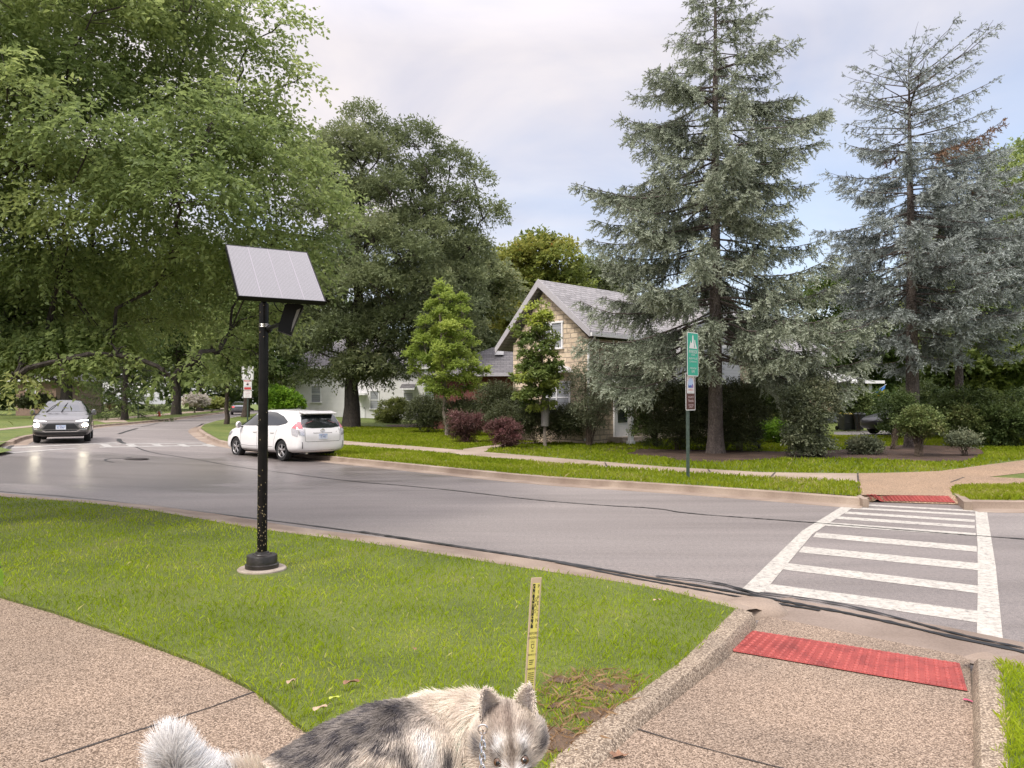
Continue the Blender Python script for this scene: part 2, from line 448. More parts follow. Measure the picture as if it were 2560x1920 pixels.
m_lawn('lawn_far', [(0.3, (0.070, 0.105, 0.014)), (0.5, (0.105, 0.14, 0.020)), (0.72, (0.16, 0.17, 0.04))])
m_lawn('mulch', [(0.3, (0.045, 0.026, 0.018)), (0.55, (0.085, 0.05, 0.034)), (0.75, (0.14, 0.085, 0.06))])
m_lawn('dirt', [(0.3, (0.10, 0.062, 0.038)), (0.6, (0.15, 0.098, 0.062)), (0.8, (0.22, 0.15, 0.09))])
m_lawn('driveway', [(0.3, (0.14, 0.13, 0.125)), (0.7, (0.2, 0.185, 0.175))])
G3 = [(0.0, (0.150, 0.215, 0.008)), (0.45, (0.285, 0.370, 0.016)), (0.8, (0.40, 0.45, 0.042)), (1.0, (0.55, 0.48, 0.20))]
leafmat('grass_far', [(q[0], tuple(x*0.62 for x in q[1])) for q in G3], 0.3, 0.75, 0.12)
leafmat('grass_blade', G3, 0.3, 0.75, 0.12)
leafmat('dry_blade', [(0, (0.24, 0.14, 0.07)), (0.6, (0.36, 0.24, 0.13)), (1, (0.48, 0.37, 0.22))], 0.1, 0.8)

# ------------------------------------------------------------------ ground, road
XY = lambda *p: [np.array(q, float) for q in p]
def big_ground():
    mb = MB(); V = []; F = []
    xs = np.r_[-420, -250, np.linspace(-140, 140, 57), 250, 420]; ys = np.r_[-60, -20, np.linspace(-5, 165, 35), 250, 420]
    for y in ys:
        for x in xs: V.append((x, y, float(h_road(x, y))-0.12))
    n = len(xs)
    F = [(j*n+i, j*n+i+1, (j+1)*n+i+1, (j+1)*n+i) for j in range(len(ys)-1) for i in range(n-1)]
    return mb.add(V, F, 'lawn_far').build('ground', kind='structure')
big_ground()
sheet('road', XY((-95, 2), (-30, 8.0), (-12, 9.5), (-3, 3.0), (2, 1.2), (30, -8), (30, 20), (8, 22), (-4, 30), (-14, 60), (-38, 118), (-70, 150), (-90, 150), (-70, 110), (-50, 70), (-45, 40), (-95, 34)), h_road, 0.0, 'asphalt', 1.6)

# near kerb line (where the grass ends) and far kerb line, from the photo's ground points
near_edge = [(-40, 22.5), (-22, 18.0)]+[tuple(q) for q in gl([(0, 1242), (203, 1254), (366, 1274), (521, 1301), (641, 1323), (900, 1354), (1130, 1391), (1360, 1428), (1577, 1459), (1700, 1484), (1842, 1520)], h_near)]
ramp_r0 = tuple(G(2429, 1634, h_near)[:2])
near_right = [ramp_r0, tuple(G(2560, 1672, h_near)[:2]), (5.2, 2.9), (14, -3.5)]
flankL_out = gl([(1842, 1520), (1707, 1650), (1599, 1729), (1468, 1818), (1382, 1900), (1300, 2010)], h_near)
flankL_in = gl([(1892, 1540), (1815, 1620), (1600, 1800), (1486, 1912), (1400, 2010)], h_near)
flankR_in = gl([(2429, 1650), (2432, 1750), (2436, 1920), (2440, 2200)], h_near)
flankR_out = gl([(2504, 1655), (2512, 1750), (2520, 1920), (2532, 2200)], h_near)
walk_edge = gl([(642, 1725), (501, 1655), (300, 1582), (228, 1559), (134, 1527), (0, 1489)], h_near)
walk_edge_r = gl([(739, 1804), (860, 1890), (1000, 1960), (1180, 2010)], h_near)

lawn_poly = near_edge+[tuple(q) for q in flankL_out[1:]]+[tuple(q) for q in walk_edge_r[::-1]]+[tuple(q) for q in walk_edge]+[(-6.5, 6.9), (-10, 9.0), (-20, 13.5), (-40, 17)]
sheet('lawn', lawn_poly, h_near, 0.0, 'lawn_soil', 0.5, skirt=0.1)
lawn_r = [near_right[0]]+[tuple(q) for q in gl([(2504, 1662)], h_near)]+near_right[1:]+[(14, -6), (4.2, -0.5)]+[tuple(q) for q in flankR_out[::-1]]
lawn_r = [tuple(flankR_out[0])]+near_right[1:]+[(14, -6), (3.0, -0.6)]+[tuple(q) for q in flankR_out[::-1]]
lawn_r = [lawn_r[0]]+lawn_r[1:-1]
sheet('lawn', lawn_r, h_near, 0.0, 'lawn_soil', 0.5, skirt=0.1)
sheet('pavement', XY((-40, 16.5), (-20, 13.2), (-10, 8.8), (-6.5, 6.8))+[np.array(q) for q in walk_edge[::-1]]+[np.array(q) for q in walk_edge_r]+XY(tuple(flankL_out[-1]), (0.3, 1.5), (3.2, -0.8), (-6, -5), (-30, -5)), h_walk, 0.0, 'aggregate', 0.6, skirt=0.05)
def groove(name, pts, h, wd, mat='joint_dark', off=0.003, n=40):
    a = smoothline(pts, 1); L = densify([tuple(q) for q in a], 0.06, False)
    rs = np.random.default_rng(5); ww = wd*(0.6+0.8*rs.random(len(L)))
    mb = MB(); V = []; k = len(L)
    for i, p in enumerate(L):
        t = L[min(i+1, k-1)]-L[max(i-1, 0)]; t = t/max(np.linalg.norm(t), 1e-9); nn = np.array([-t[1], t[0]])
        for s in (-0.5, 0.5):
            q = p+nn*s*ww[i]; V.append((q[0], q[1], float(h(q[0], q[1]))+off))
    mb.add(V, [(2*i, 2*i+2, 2*i+3, 2*i+1) for i in range(k-1)], mat)
    return mb.build(name, kind='structure')
groove('pavement_joint', gl([(644, 1727), (480, 1785), (300, 1840), (100, 1905)], h_walk), h_walk, 0.014)

# ramp down to the crossing with its two raised flanks and the red tactile plate
ramp_poly = [tuple(G(1908, 1546, h_road)[:2]), tuple(G(2424, 1652, h_road)[:2])]+[tuple(q) for q in flankR_in[1:]]+[(2.4, -0.4), (0.5, 1.2)]+[tuple(q) for q in flankL_in[::-1][:-1]]
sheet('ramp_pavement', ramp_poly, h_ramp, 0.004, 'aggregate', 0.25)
groove('pavement_joint', gl([(1592, 1825), (1700, 1858), (1960, 1925), (2200, 1985)], h_ramp), h_ramp, 0.012, off=0.008)
def flank(inner, outer):
    mb = MB(); n = 26
    def rs(l):
        l = [np.array(q) for q in l]; d = np.r_[0, np.cumsum([np.linalg.norm(b-a) for a, b in zip(l[:-1], l[1:])])]
        t = np.linspace(0, d[-1], n); return np.c_[np.interp(t, d, [q[0] for q in l]), np.interp(t, d, [q[1] for q in l])]
    A, B = rs(inner), rs(outer); V = []
    for a, b in zip(A, B):
        zt = float(h_near(*b))+0.012; zr = float(h_ramp(*a))-0.02
        for f, z in ((-0.06, zr), (0.0, zr+0.03), (0.10, zt-0.022), (0.22, zt), (0.85, zt), (1.0, zt-0.01), (1.02, zt-0.1)):
            q = a+(b-a)*f; V.append((q[0], q[1], max(z, zr-0.02)))
    F = [(i*7+j, i*7+j+1, (i+1)*7+j+1, (i+1)*7+j) for i in range(n-1) for j in range(6)]
    s = np.cross(np.array(V[7])-np.array(V[0]), np.array(V[3])-np.array(V[0]))[2]
    if s > 0: pass
    F += [tuple(range(7))]
    return mb.add(V, F, 'flank_aggregate').build('kerb', kind='structure', smooth_=True)
flank(flankL_in, flankL_out); flank(flankR_in, flankR_out)
def tactile(corners, nx, ny, h, name='tactile_paving', off=0.012):
    """corner order: back-left, back-right, front-right, front-left"""
    c = [np.array(q[:2]) for q in corners]; mb = MB()
    def at(u, v): return (c[0]*(1-u)+c[1]*u)*(1-v)+(c[3]*(1-u)+c[2]*u)*v
    N, Mv = 16, 6; V = []
    for j in range(Mv+1):
        for i in range(N+1):
            q = at(i/N, j/Mv); V.append((q[0], q[1], float(h(*q))+off))
    mb.add(V, [(j*(N+1)+i, (j+1)*(N+1)+i, (j+1)*(N+1)+i+1, j*(N+1)+i+1) for j in range(Mv) for i in range(N)], 'tactile_red')
    for j in range(ny):
        for i in range(nx):
            q = at((i+0.5)/nx, (j+0.5)/ny); z = float(h(*q))+off-0.002
            mb.lathe([(0.019, 0), (0.015, 0.008), (0.008, 0.0115)], 8, 'tactile_red', (q[0], q[1], z))
    for k in range(150):
        u = (k+0.5)/150
        a, b2 = at(u, 0.02), at(u, 0.98); t = (b2-a)
        za, zb = float(h(*a))+off, float(h(*b2))+off
        mid = np.array([(a[0]+b2[0])/2, (a[1]+b2[1])/2, (za+zb)/2+0.001])
        nn = np.array([-t[1], t[0], 0])/np.linalg.norm(t)*0.0022
        mb.obox(mid, np.array([t[0], t[1], zb-za])/2, nn, (0, 0, 0.0016), 'tactile_red')
    return mb.build(name, kind='structure')
tactile([G(1882, 1580, h_ramp), G(2399, 1662, h_ramp), G(2419, 1732, h_ramp), G(1822, 1630, h_ramp)], 24, 10, h_ramp)

# near kerb and gutter
NP = [(0.0, 0.102), (0.06, 0.104), (0.16, 0.096), (0.26, 0.06), (0.36, 0.03), (0.50, 0.014), (0.80, 0.006), (0.81, -0.02)]
ne = smoothline(near_edge[:-1]+[tuple(G(1860, 1527, h_near)[:2])], 2)
strip('kerb', ne, NP, h_road, 'kerb_concrete', flip=1).build('kerb', kind='structure', smooth_=True)
apron = gl([(1850, 1513), (1900, 1530), (2130, 1578), (2300, 1610), (2460, 1646), (2600, 1680)], h_road)
for px_ in ((1870, 1532), (1886, 1533), (1881, 1526)):
    e_ = G(*px_, h_road); mbs = MB(); mbs.lathe([(0.30, -0.03), (0.28, 0.03), (0.20, 0.085), (0.10, 0.104), (0.0, 0.106)], 20, 'kerb_concrete', e_*np.array([1, 1, 0])+np.array([0, 0, float(h_road(*e_[:2]))]), None, 0.75); mbs.build('kerb', kind='structure', smooth_=True)
strip('kerb', apron, [(-0.22, 0.010), (0.05, 0.012), (0.28, 0.010), (0.62, 0.006), (0.63, -0.02)], h_road, 'gutter_concrete', flip=1).build('kerb', kind='structure')
strip('kerb', near_right, [(-0.12, 0.10)]+NP, h_road, 'kerb_concrete', flip=1).build('kerb', kind='structure', smooth_=True)
groove('apron_joint', gl([(1904, 1556), (2080, 1590), (2250, 1632), (2372, 1657)], h_road), h_road, 0.03, off=0.016, mat='joint_dark')

# far kerb, corner and left kerb
far_edge_px = [(720, 1021), (647, 1032), (602, 1040), (541, 1052), (511, 1061), (502, 1069), (513, 1079), (549, 1099), (590, 1108), (700, 1124), (860, 1143), (1113, 1167), (1366, 1191), (1660, 1208), (1900, 1224), (2150, 1241)]
far_edge = [tuple(q) for q in gl(far_edge_px, h_far)]
left_edge_px = [(0, 1112), (41, 1092), (90, 1084), (224, 1063), (305, 1057), (407, 1048), (488, 1038), (582, 1026)]
h_left = lambda x, y: h_road(x, y)+0.13
left_edge = [(-75, 33), (-30, 29.0)]+[tuple(q) for q in gl(left_edge_px, h_left)]+[(-62, 150)]
far_r = [tuple(q) for q in gl([(2405, 1249), (2480, 1250), (2560, 1250)], h_far)]+[(16, 14.6), (30, 16)]
FPF = [(-0.02, 0.0), (0.0, 0.134), (0.15, 0.134), (0.18, 0.122), (0.20, 0.02), (0.21, 0.010), (0.62, 0.006), (0.63, -0.02)]
fe = smoothline(far_edge[:-1]+[tuple(G(2173, 1244, h_far)[:2])], 1)
strip('kerb', fe, FPF, h_road, 'kerb_concrete', flip=-1).build('kerb', kind='structure', smooth_=True)
strip('kerb', far_r, FPF, h_road, 'kerb_concrete', flip=-1).build('kerb', kind='structure', smooth_=True)
strip('kerb', smoothline(left_edge, 2), FPF, h_road, 'kerb_concrete', flip=-1).build('kerb', kind='structure', smooth_=True)

# far lawns
far_poly = far_edge[:-1]+[tuple(G(2148, 1239, h_far)[:2]), tuple(G(2150, 1236, h_far)[:2]), tuple(G(2383, 1237, h_far)[:2]), tuple(G(2402, 1247, h_far)[:2])]+far_r[0:]+[(60, 20), (140, 60), (140, 160), (-30, 160), (-30, 120)]
sheet('lawn', far_poly, h_far, 0.0, 'lawn_far', 1.6)
sheet('lawn', left_edge+[(-62, 165), (-200, 165), (-200, 33)], h_left, 0.0, 'lawn_far', 3.0)
sheet('lawn', XY(tuple(G(0, 1140, h_road)[:2]), tuple(G(32, 1133, h_road)[:2]), tuple(G(0, 1125, h_road)[:2]), (-24, 26), (-28, 25), (-22, 21.5)), h_left, -0.04, 'lawn_far', 1.0)

# far pavements
W = 0.006
walk_lo = [(700, 1104), (860, 1114), (1041, 1128), (1207, 1144), (1402, 1161), (1660, 1179), (1904, 1194), (2146, 1206)]
walk_up = [(2144, 1184), (1904, 1181), (1660, 1167), (1402, 1146), (1211, 1130), (1077, 1119), (860, 1102), (700, 1094)]
sheet('pavement', gl(walk_lo+walk_up, h_far), h_far, W, 'walk_concrete', 0.8)
plaza = [(2144, 1184), (2250, 1182), (2352, 1178), (2440, 1166), (2560, 1151), (2700, 1130), (2700, 1150), (2560, 1183), (2472, 1193), (2570, 1197), (2700, 1197), (2700, 1213), (2560, 1213), (2388, 1213), (2378, 1230), (2382, 1239.5), (2150, 1238), (2146, 1206)]
sheet('pavement', gl(plaza, h_far), h_far, W+0.002, 'aggregate_far', 0.5)
for pts in ([(2144, 1184), (2146, 1206), (2150, 1239)], [(1780, 1187), (1770, 1174)], [(1925, 1195), (1938, 1182)], [(1520, 1171), (1512, 1157)], [(2410, 1194), (2376, 1207)]):
    groove('pavement_joint', gl(pts, h_far), h_far, 0.035, off=W+0.006)
sheet('path', gl([(1150, 1124), (1251, 1111), (1435, 1099), (1504, 1090), (1560, 1088), (1562, 1096), (1500, 1099), (1439, 1104), (1294, 1112), (1225, 1122), (1211, 1131), (1180, 1131)], h_far), h_far, W+0.003, 'walk_concrete', 0.8)
lw = [(-40, 1080), (0, 1074), (90, 1065), (240, 1050), (290, 1047), (366, 1040), (529, 1026), (560, 1022)]
sheet('pavement', [G(a, b+2, h_left)[:2] for a, b in lw]+[G(a, b-2.2, h_left)[:2] for a, b in lw[::-1]], h_left, 0.012, 'walk_concrete', 2.0)
sheet('path', gl([(235, 1051), (262, 1057), (320, 1055), (300, 1046)], h_left), h_left, 0.014, 'walk_concrete', 1.0)
sheet('driveway', gl([(2085, 1080), (2180, 1077), (2560, 1078), (2560, 1089), (2200, 1089), (2085, 1087)], h_far), h_far, 0.01, 'driveway', 1.0)
# far ramp down to the road with its plate
dlo = float(d_far(*G(2285, 1258, h_road)[:2])); dhi = float(d_far(*G(2266, 1239, h_far)[:2]))
def ramp_t(x, y):
    def ld(a, b):
        d = b[:2]-a[:2]; return np.abs((np.asarray(x)-a[0])*d[1]-(np.asarray(y)-a[1])*d[0])/np.linalg.norm(d)
    lo, hi = ld(rD, rC), ld(rA, rB); return np.clip(lo/np.maximum(lo+hi, 1e-6), 0, 1)
def h_ramp2(x, y):
    t = ramp_t(x, y); return (h_road(x, y)+0.012)*(1-t)+(h_far(x, y)+W+0.002)*t
rA, rB = G(2138, 1237.5, h_far), G(2386, 1239.5, h_far); rC, rD = G(2412, 1263, h_road), G(2150, 1254.5, h_road)
sheet('ramp_pavement', [rA, rB, rC, rD], h_ramp2, 0.0, 'aggregate_far', 0.2)
lerp = lambda a, b, t: a+(b-a)*t
tactile([lerp(lerp(rA, rD, 0.12), lerp(rB, rC, 0.12), 0.10), lerp(lerp(rA, rD, 0.12), lerp(rB, rC, 0.12), 0.93), lerp(lerp(rA, rD, 0.86), lerp(rB, rC, 0.86), 0.93), lerp(lerp(rA, rD, 0.86), lerp(rB, rC, 0.86), 0.10)], 22, 8, h_ramp2, off=0.010)
def wing(a, b, wd, nm='kerb'):
    mb = MB(); a = np.array(a[:2]); b = np.array(b[:2]); d = (b-a); nn = np.array([-d[1], d[0]]); nn = nn/np.linalg.norm(nn)*wd; V = []
    for i in range(9):
        q = a+d*i/8
        for s_ in (0, 1): p_ = q+nn*s_; V.append((p_[0], p_[1], float(h_far(*p_))+0.012)); 
        for s_ in (1, 0): p_ = q+nn*s_; V.append((p_[0], p_[1], float(h_road(*p_))-0.05))
    F = [(i*4+j, i*4+(j+1) % 4, (i+1)*4+(j+1) % 4, (i+1)*4+j) for i in range(8) for j in range(4)]+[(0, 1, 2, 3), (35, 34, 33, 32)]
    bm = bmesh.new(); vs = [bm.verts.new(v) for v in V]
    for f in F: bm.faces.new([vs[k] for k in f])
    bmesh.ops.recalc_face_normals(bm, faces=bm.faces); me = bpy.data.meshes.new(nm); bm.to_mesh(me); bm.free(); me.materials.append(MATS['kerb_concrete']); link(nm, me, kind='structure')
wing(G(2384, 1234, h_far), G(2410, 1256, h_far), 0.13); wing(G(2150, 1238, h_far), G(2172, 1250, h_far), -0.10)

# mulch beds
def wob(pts, amp, n=4):
    p = densify([tuple(q) for q in pts], 0.5); r = np.random.default_rng(3)
    return [q+r.normal(0, amp, 2) for q in p]
sheet('mulch_bed', wob(gl([(1560, 1138), (1660, 1143), (1700, 1152), (1790, 1156), (1945, 1147), (2107, 1147), (2270, 1153), (2412, 1155), (2462, 1135), (2445, 1118), (2270, 1112), (2067, 1127), (1945, 1130), (1800, 1126), (1600, 1124)], h_far), 0.06), h_far, 0.012, 'mulch', 0.6)
for pts in ([(1075, 1092), (1130, 1086), (1190, 1092), (1135, 1097)], [(1130, 1107), (1160, 1104), (1200, 1107), (1160, 1112)], [(1240, 1127), (1300, 1118), (1390, 1118), (1360, 1126), (1260, 1132)], [(1440, 1118), (1560, 1112), (1640, 1124), (1520, 1128)], [(960, 1062), (1050, 1060), (1110, 1066), (1000, 1072)]):
    sheet('mulch_bed', wob(gl(pts, h_far), 0.05), h_far, 0.014, 'mulch', 0.5)

# ------------------------------------------------------------------ road markings, sealed cracks
def quadmark(px4, off=0.004, name='crossing_line', h=h_road, mt='road_paint'):
    sheet(name, gl(px4, h), h, off, mt, 0.5)
def lerp2(a, b, t): return (a[0]+(b[0]-a[0])*t, a[1]+(b[1]-a[1])*t)
def cx(a, b): return (1360+0.5425*a, 1200+0.5425*b)
quadmark([cx(1392, 111), cx(1450, 111), cx(1238, 250), cx(1010, 522), cx(905, 512), cx(1190, 235)], 0.005)
quadmark([cx(1986, 135), cx(2040, 138), cx(2082, 400), cx(2115, 737), cx(1995, 712), cx(1999, 500), cx(1998, 300)], 0.005)
for l0, l1, r0, r1 in (((1450, 110.5), (1446, 117), (1985, 139), (1985, 147)), ((1424, 126), (1418, 134), (1985, 157), (1985, 166)), ((1394, 146), (1385, 156), (1985, 184), (1985, 195)), ((1354, 168), (1344, 180), (1986, 211), (1986, 224)), ((1312, 196), (1296, 211), (1990, 246), (1990, 259)), ((1255, 243), (1240, 264), (1994, 306), (1995, 332)), ((1195, 307), (1172, 334), (1998, 384), (1999, 417)), ((1122, 384), (1095, 413), (1999, 488), (1999, 523)), ((1040, 480), (1012, 514), (1997, 604), (1996, 658))):
    quadmark([cx(*l0), cx(*r0), cx(*r1), cx(*l1)], 0.003)
C1 = lambda a, b: (0.4069*a, 900+0.4069*b)
FP_ = dict(mt='faded_paint')
quadmark([C1(0, 541), C1(720, 506), C1(720, 510), C1(0, 547)], **FP_); quadmark([C1(0, 573), C1(490, 538), C1(490, 542), C1(0, 579)], **FP_)
quadmark([C1(600, 517), C1(1320, 509), C1(1330, 512), C1(600, 520)], **FP_); quadmark([C1(612, 534), C1(1385, 522), C1(1400, 526), C1(612, 538)], **FP_)
for a, b, c, d in ((610, 660, 690, 640), (768, 820, 850, 800), (928, 978, 1014, 964), (1085, 1130, 1170, 1126), (1238, 1290, 1330, 1280)):
    quadmark([C1(a, 518), C1(b, 517), C1(c, 532), C1(d, 533)], 0.003, **FP_)
def crack(px, wd, h=h_road, off=0.007): groove('road_crack', gl(px, h), h, wd, 'tar', off)
crack([(400, 1135), (440, 1141), (500, 1150), (560, 1162), (640, 1174), (694, 1180), (868, 1203), (1041, 1217), (1157, 1229), (1331, 1250), (1504, 1264), (1643, 1271), (1713, 1284), (1898, 1297), (2083, 1311), (2199, 1321), (2441, 1340), (2600, 1351)], 0.05)
crack([(340, 1118), (365, 1128), (400, 1135)], 0.06)
crack([(297, 1085), (318, 1078), (343, 1071)], 0.16); crack([(352, 1067), (375, 1063), (395, 1058)], 0.1)
crack([(297, 1097), (299, 1104), (312, 1109)], 0.15); crack([(285, 1156), (262, 1153), (266, 1147), (310, 1146), (330, 1143)], 0.06)
crack([(16, 1124), (37, 1110), (60, 1102), (85, 1094)], 0.12); crack([(509, 1059), (488, 1070), (492, 1081), (525, 1098), (568, 1113)], 0.12)
crack([(130, 1122), (200, 1119), (203, 1123)], 0.05)
crack([(-100, 1222), (0, 1229), (203, 1244), (407, 1268), (610, 1293), (760, 1312), (900, 1331)], 0.05)
crack([(900, 1331), (1130, 1366), (1360, 1401), (1500, 1425), (1631, 1450), (1760, 1470), (1902, 1496), (2174, 1547), (2380, 1597), (2560, 1633), (2700, 1670)], 0.065, off=0.017)
crack([(1390, 1408), (1500, 1432), (1631, 1458), (1760, 1480), (1902, 1506), (2050, 1530)], 0.05, off=0.018)
crack([(1640, 1444), (1780, 1456), (1900, 1490)], 0.045, off=0.018); crack([(1900, 1486), (2080, 1508), (2230, 1545), (2400, 1592), (2560, 1625)], 0.04, off=0.018)
crack([(700, 1152), (900, 1164), (1200, 1196), (1400, 1212)], 0.02); crack([(2440, 1264), (2520, 1272), (2560, 1276)], 0.04)
def disc_cover():
    c = G(339, 1148, h_road); mb = MB()
    mb.lathe([(0.36, 0.006), (0.36, 0.014), (0.30, 0.014), (0.30, 0.010), (0.02, 0.010)], 28, 'iron', c)
    for k in range(-3, 4):
        w_ = sqrt(max(0.28**2-(k*0.075)**2, 0.001))
        mb.obox(c+np.array([0, k*0.075, 0.013]), (w_, 0, 0), (0, 0.018, 0), (0, 0, 0.004), 'iron')
    tag(mb.build('manhole_cover', org=c), 'round dark iron manhole cover set in the wet road', 'manhole cover')
simple('iron', (0.07, 0.06, 0.055), 0.5, 0.6, 0.4, 30, 0.3)
disc_cover()

# ------------------------------------------------------------------ grass blades
def vnoise(x, y, s, seed=0):
    r = np.random.default_rng(seed); v = np.zeros_like(x)
    for _ in range(7):
        a = r.uniform(0, 2*pi); f = s*r.uniform(0.5, 2.0)
        v += np.sin((x*cos(a)+y*sin(a))*f+r.uniform(0, 6.28))*r.uniform(0.5, 1)
    return v/3.0
def blades(name, poly, h, n, hgt, wid, seed, dens=None, mat='grass_blade', bias=0.0, lean=0.55, label=None, skip=None, over=0.022):
    r = np.random.default_rng(seed); b = np.array([q[:2] for q in poly], float)
    x = r.uniform(b[:, 0].min(), b[:, 0].max(), n*3); y = r.uniform(b[:, 1].min(), b[:, 1].max(), n*3)
    k = in_poly(x, y, b)
    k |= edge_dist(x, y, b)+0.012*np.sin(x*23)+0.012*np.sin(y*31) < over
    # keep what the camera (or one a step aside) can see, thinning with distance
    k &= (np.abs(x) < np.maximum(y, 0)*0.74+1.2) & (y > 2.0)
    if dens: k &= r.random(len(x)) < dens(x, y)
    if skip is not None: k &= ~skip(x, y)
    x, y = x[k][:n], y[k][:n]; n = len(x)
    dist = np.hypot(x, y); z = h(x, y)
    H = hgt*r.uniform(0.55, 1.25, n)*(1+0.25*vnoise(x, y, 3.0, seed+1)); Wd = wid*r.uniform(0.7, 1.3, n)*np.maximum(1, dist/6.0)
    a = r.uniform(0, 2*pi, n); la = r.uniform(0, 2*pi, n); ln = np.abs(r.normal(0, lean, n))*H
    ux, uy = np.cos(a)*Wd/2, np.sin(a)*Wd/2
    lx, ly = np.cos(la)*ln, np.sin(la)*ln
    V = np.empty((n, 4, 3)); zb = z-0.004
    V[:, 0] = np.c_[x-ux, y-uy, zb]; V[:, 1] = np.c_[x+ux, y+uy, zb]
    V[:, 2] = np.c_[x+lx*0.4+ux*0.7, y+ly*0.4+uy*0.7, z+H*0.6]; V[:, 3] = np.c_[x+lx, y+ly, z+H*0.95]
    i = np.arange(n)[:, None]*4
    F = np.concatenate([i+[0, 1, 2], i+[0, 2, 3]], 1).reshape(-1, 3)
    tint = np.clip(0.40+bias+0.20*vnoise(x, y, 1.1, seed+2)+0.16*vnoise(x, y, 4.0, seed+3)+r.normal(0, 0.11, n)+(r.random(n) < 0.03)*0.5, 0, 1)
    me = fast_mesh(name, V.reshape(-1, 3), F, mat, np.repeat(tint, 4))
    return link(name, me, kind='stuff')
padc = G(655, 1432, h_near)
dirtc = [(G(1530, 1722, h_near), 0.10), (G(1500, 1790, h_near), 0.09), (G(1400, 1700, h_near), 0.06), (G(1400, 1850, h_near), 0.13), (G(1385, 1765, h_near), 0.05)]
def bare(x, y):
    k = np.hypot(x-padc[0], y-padc[1]) < 0.30
    for c, r_ in dirtc: k |= np.hypot(x-c[0], y-c[1])+0.05*vnoise(x, y, 14, 4) < r_
    return k
near_in = [q for q in lawn_poly]
blades('grass', near_in, h_near, 620000, 0.036, 0.0042, 11, lambda x, y: np.clip((5.2/np.maximum(np.hypot(x, y), 3.0))**1.35, 0, 1), skip=bare)
blades('grass', [tuple(q) for q in gl([(2504, 1652), (2560, 1668)], h_near)]+[(4.6, 3.3), (6.5, 1.9), (5.0, 0.6)]+[tuple(q) for q in gl([(2532, 2200), (2520, 1920), (2512, 1750)], h_near)], h_near, 42000, 0.040, 0.0042, 12, bias=0.05)
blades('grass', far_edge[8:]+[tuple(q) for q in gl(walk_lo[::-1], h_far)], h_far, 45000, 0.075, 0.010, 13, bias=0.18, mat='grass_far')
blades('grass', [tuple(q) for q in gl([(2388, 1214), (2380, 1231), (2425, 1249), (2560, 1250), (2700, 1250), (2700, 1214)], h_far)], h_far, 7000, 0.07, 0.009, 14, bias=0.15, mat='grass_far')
fl = [tuple(q) for q in gl(walk_up[::-1], h_far)]+[tuple(q) for q in gl([(2352, 1178), (2440, 1166), (2700, 1125), (2700, 1100), (2300, 1090), (1900, 1090), (1500, 1100), (1250, 1085), (1100, 1070), (760, 1060), (640, 1060)], h_far)]
def fl_skip(x, y):
    k = np.zeros(len(x), bool)
    for pts in ([(1560, 1138), (1660, 1143), (1700, 1152), (1790, 1156), (1945, 1147), (2107, 1147), (2270, 1153), (2412, 1155), (2462, 1135), (2445, 1118), (2270, 1112), (2067, 1127), (1945, 1130), (1800, 1126), (1600, 1124)], [(1150, 1124), (1251, 1111), (1435, 1099), (1504, 1090), (1560, 1088), (1562, 1096), (1500, 1099), (1439, 1104), (1294, 1112), (1225, 1122), (1211, 1131), (1180, 1131)]):
        k |= in_poly(x, y, gl(pts, h_far))
    return k
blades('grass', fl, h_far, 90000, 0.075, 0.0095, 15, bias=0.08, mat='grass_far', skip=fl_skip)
for c, r_ in dirtc:
    pass
mbd = MB()
for c, r_ in dirtc:
    sheet('dirt_patch', [(c[0]+r_*1.25*(1+0.3*sin(3*a+c[0]*9))*cos(a), c[1]+r_*0.95*(1+0.3*cos(2*a+c[1]*7))*sin(a)) for a in np.linspace(0, 2*pi, 18)[:-1]], h_near, 0.006, 'dirt', 0.1)
blades('dry_grass', gl([(1385, 1690), (1470, 1680), (1560, 1675), (1600, 1700), (1540, 1770), (1440, 1860), (1350, 1920), (1340, 1800)], h_near), h_near, 800, 0.035, 0.003, 17, mat='dry_blade', lean=1.6)
# ------------------------------------------------------------------ vegetation
def barkmat(name, lo, hi, sc=6, stretch=0.25):
    m, nt, b = newmat(name); co = objco(nt, (1, 1, stretch))
    f = noise(nt, sc, 6, co, 1.0, 0.65)
    v = nd(nt, 'ShaderNodeTexVoronoi', feature='DISTANCE_TO_EDGE'); v.inputs['Scale'].default_value = sc*2.2
    nt.links.new(co, v.inputs['Vector'])
    c = ramp(nt, [(0.3, lo), (0.7, hi)], f)
    c = mixc(nt, 0.6, c, ramp(nt, [(0.0, (0.45, 0.42, 0.4)), (0.22, (1, 1, 1))], v.outputs['Distance']), 'MULTIPLY')
    nt.links.new(c, b.inputs['Base Color']); b.inputs['Roughness'].default_value = 0.9
    bump(nt, b, mth(nt, 'ADD', f, v.outputs['Distance']), 0.9, 0.05)
barkmat('bark_dark', (0.028, 0.022, 0.018), (0.075, 0.06, 0.05))
barkmat('bark_brown', (0.055, 0.04, 0.03), (0.12, 0.09, 0.07), 9)
barkmat('bark_spruce', (0.070, 0.055, 0.048), (0.185, 0.148, 0.130), 9, 0.5)
barkmat('bark_young', (0.20, 0.165, 0.13), (0.32, 0.27, 0.22), 12)
barkmat('bark_twig', (0.07, 0.05, 0.035), (0.15, 0.11, 0.08), 14)
LB = 1.55
def GR(a, b, c, d=None):
    f = lambda q: tuple(min(0.6, x*LB) for x in q)
    return [(0.0, f(a)), (0.45, f(b)), (0.85, f(c)), (1.0, f(d or c))]
leafmat('leaf_elm', GR((0.076, 0.108, 0.038), (0.128, 0.166, 0.058), (0.195, 0.232, 0.085), (0.26, 0.275, 0.105)), 0.52)
leafmat('leaf_oak', GR((0.058, 0.073, 0.036), (0.098, 0.118, 0.056), (0.155, 0.175, 0.088), (0.21, 0.21, 0.105)), 0.34)
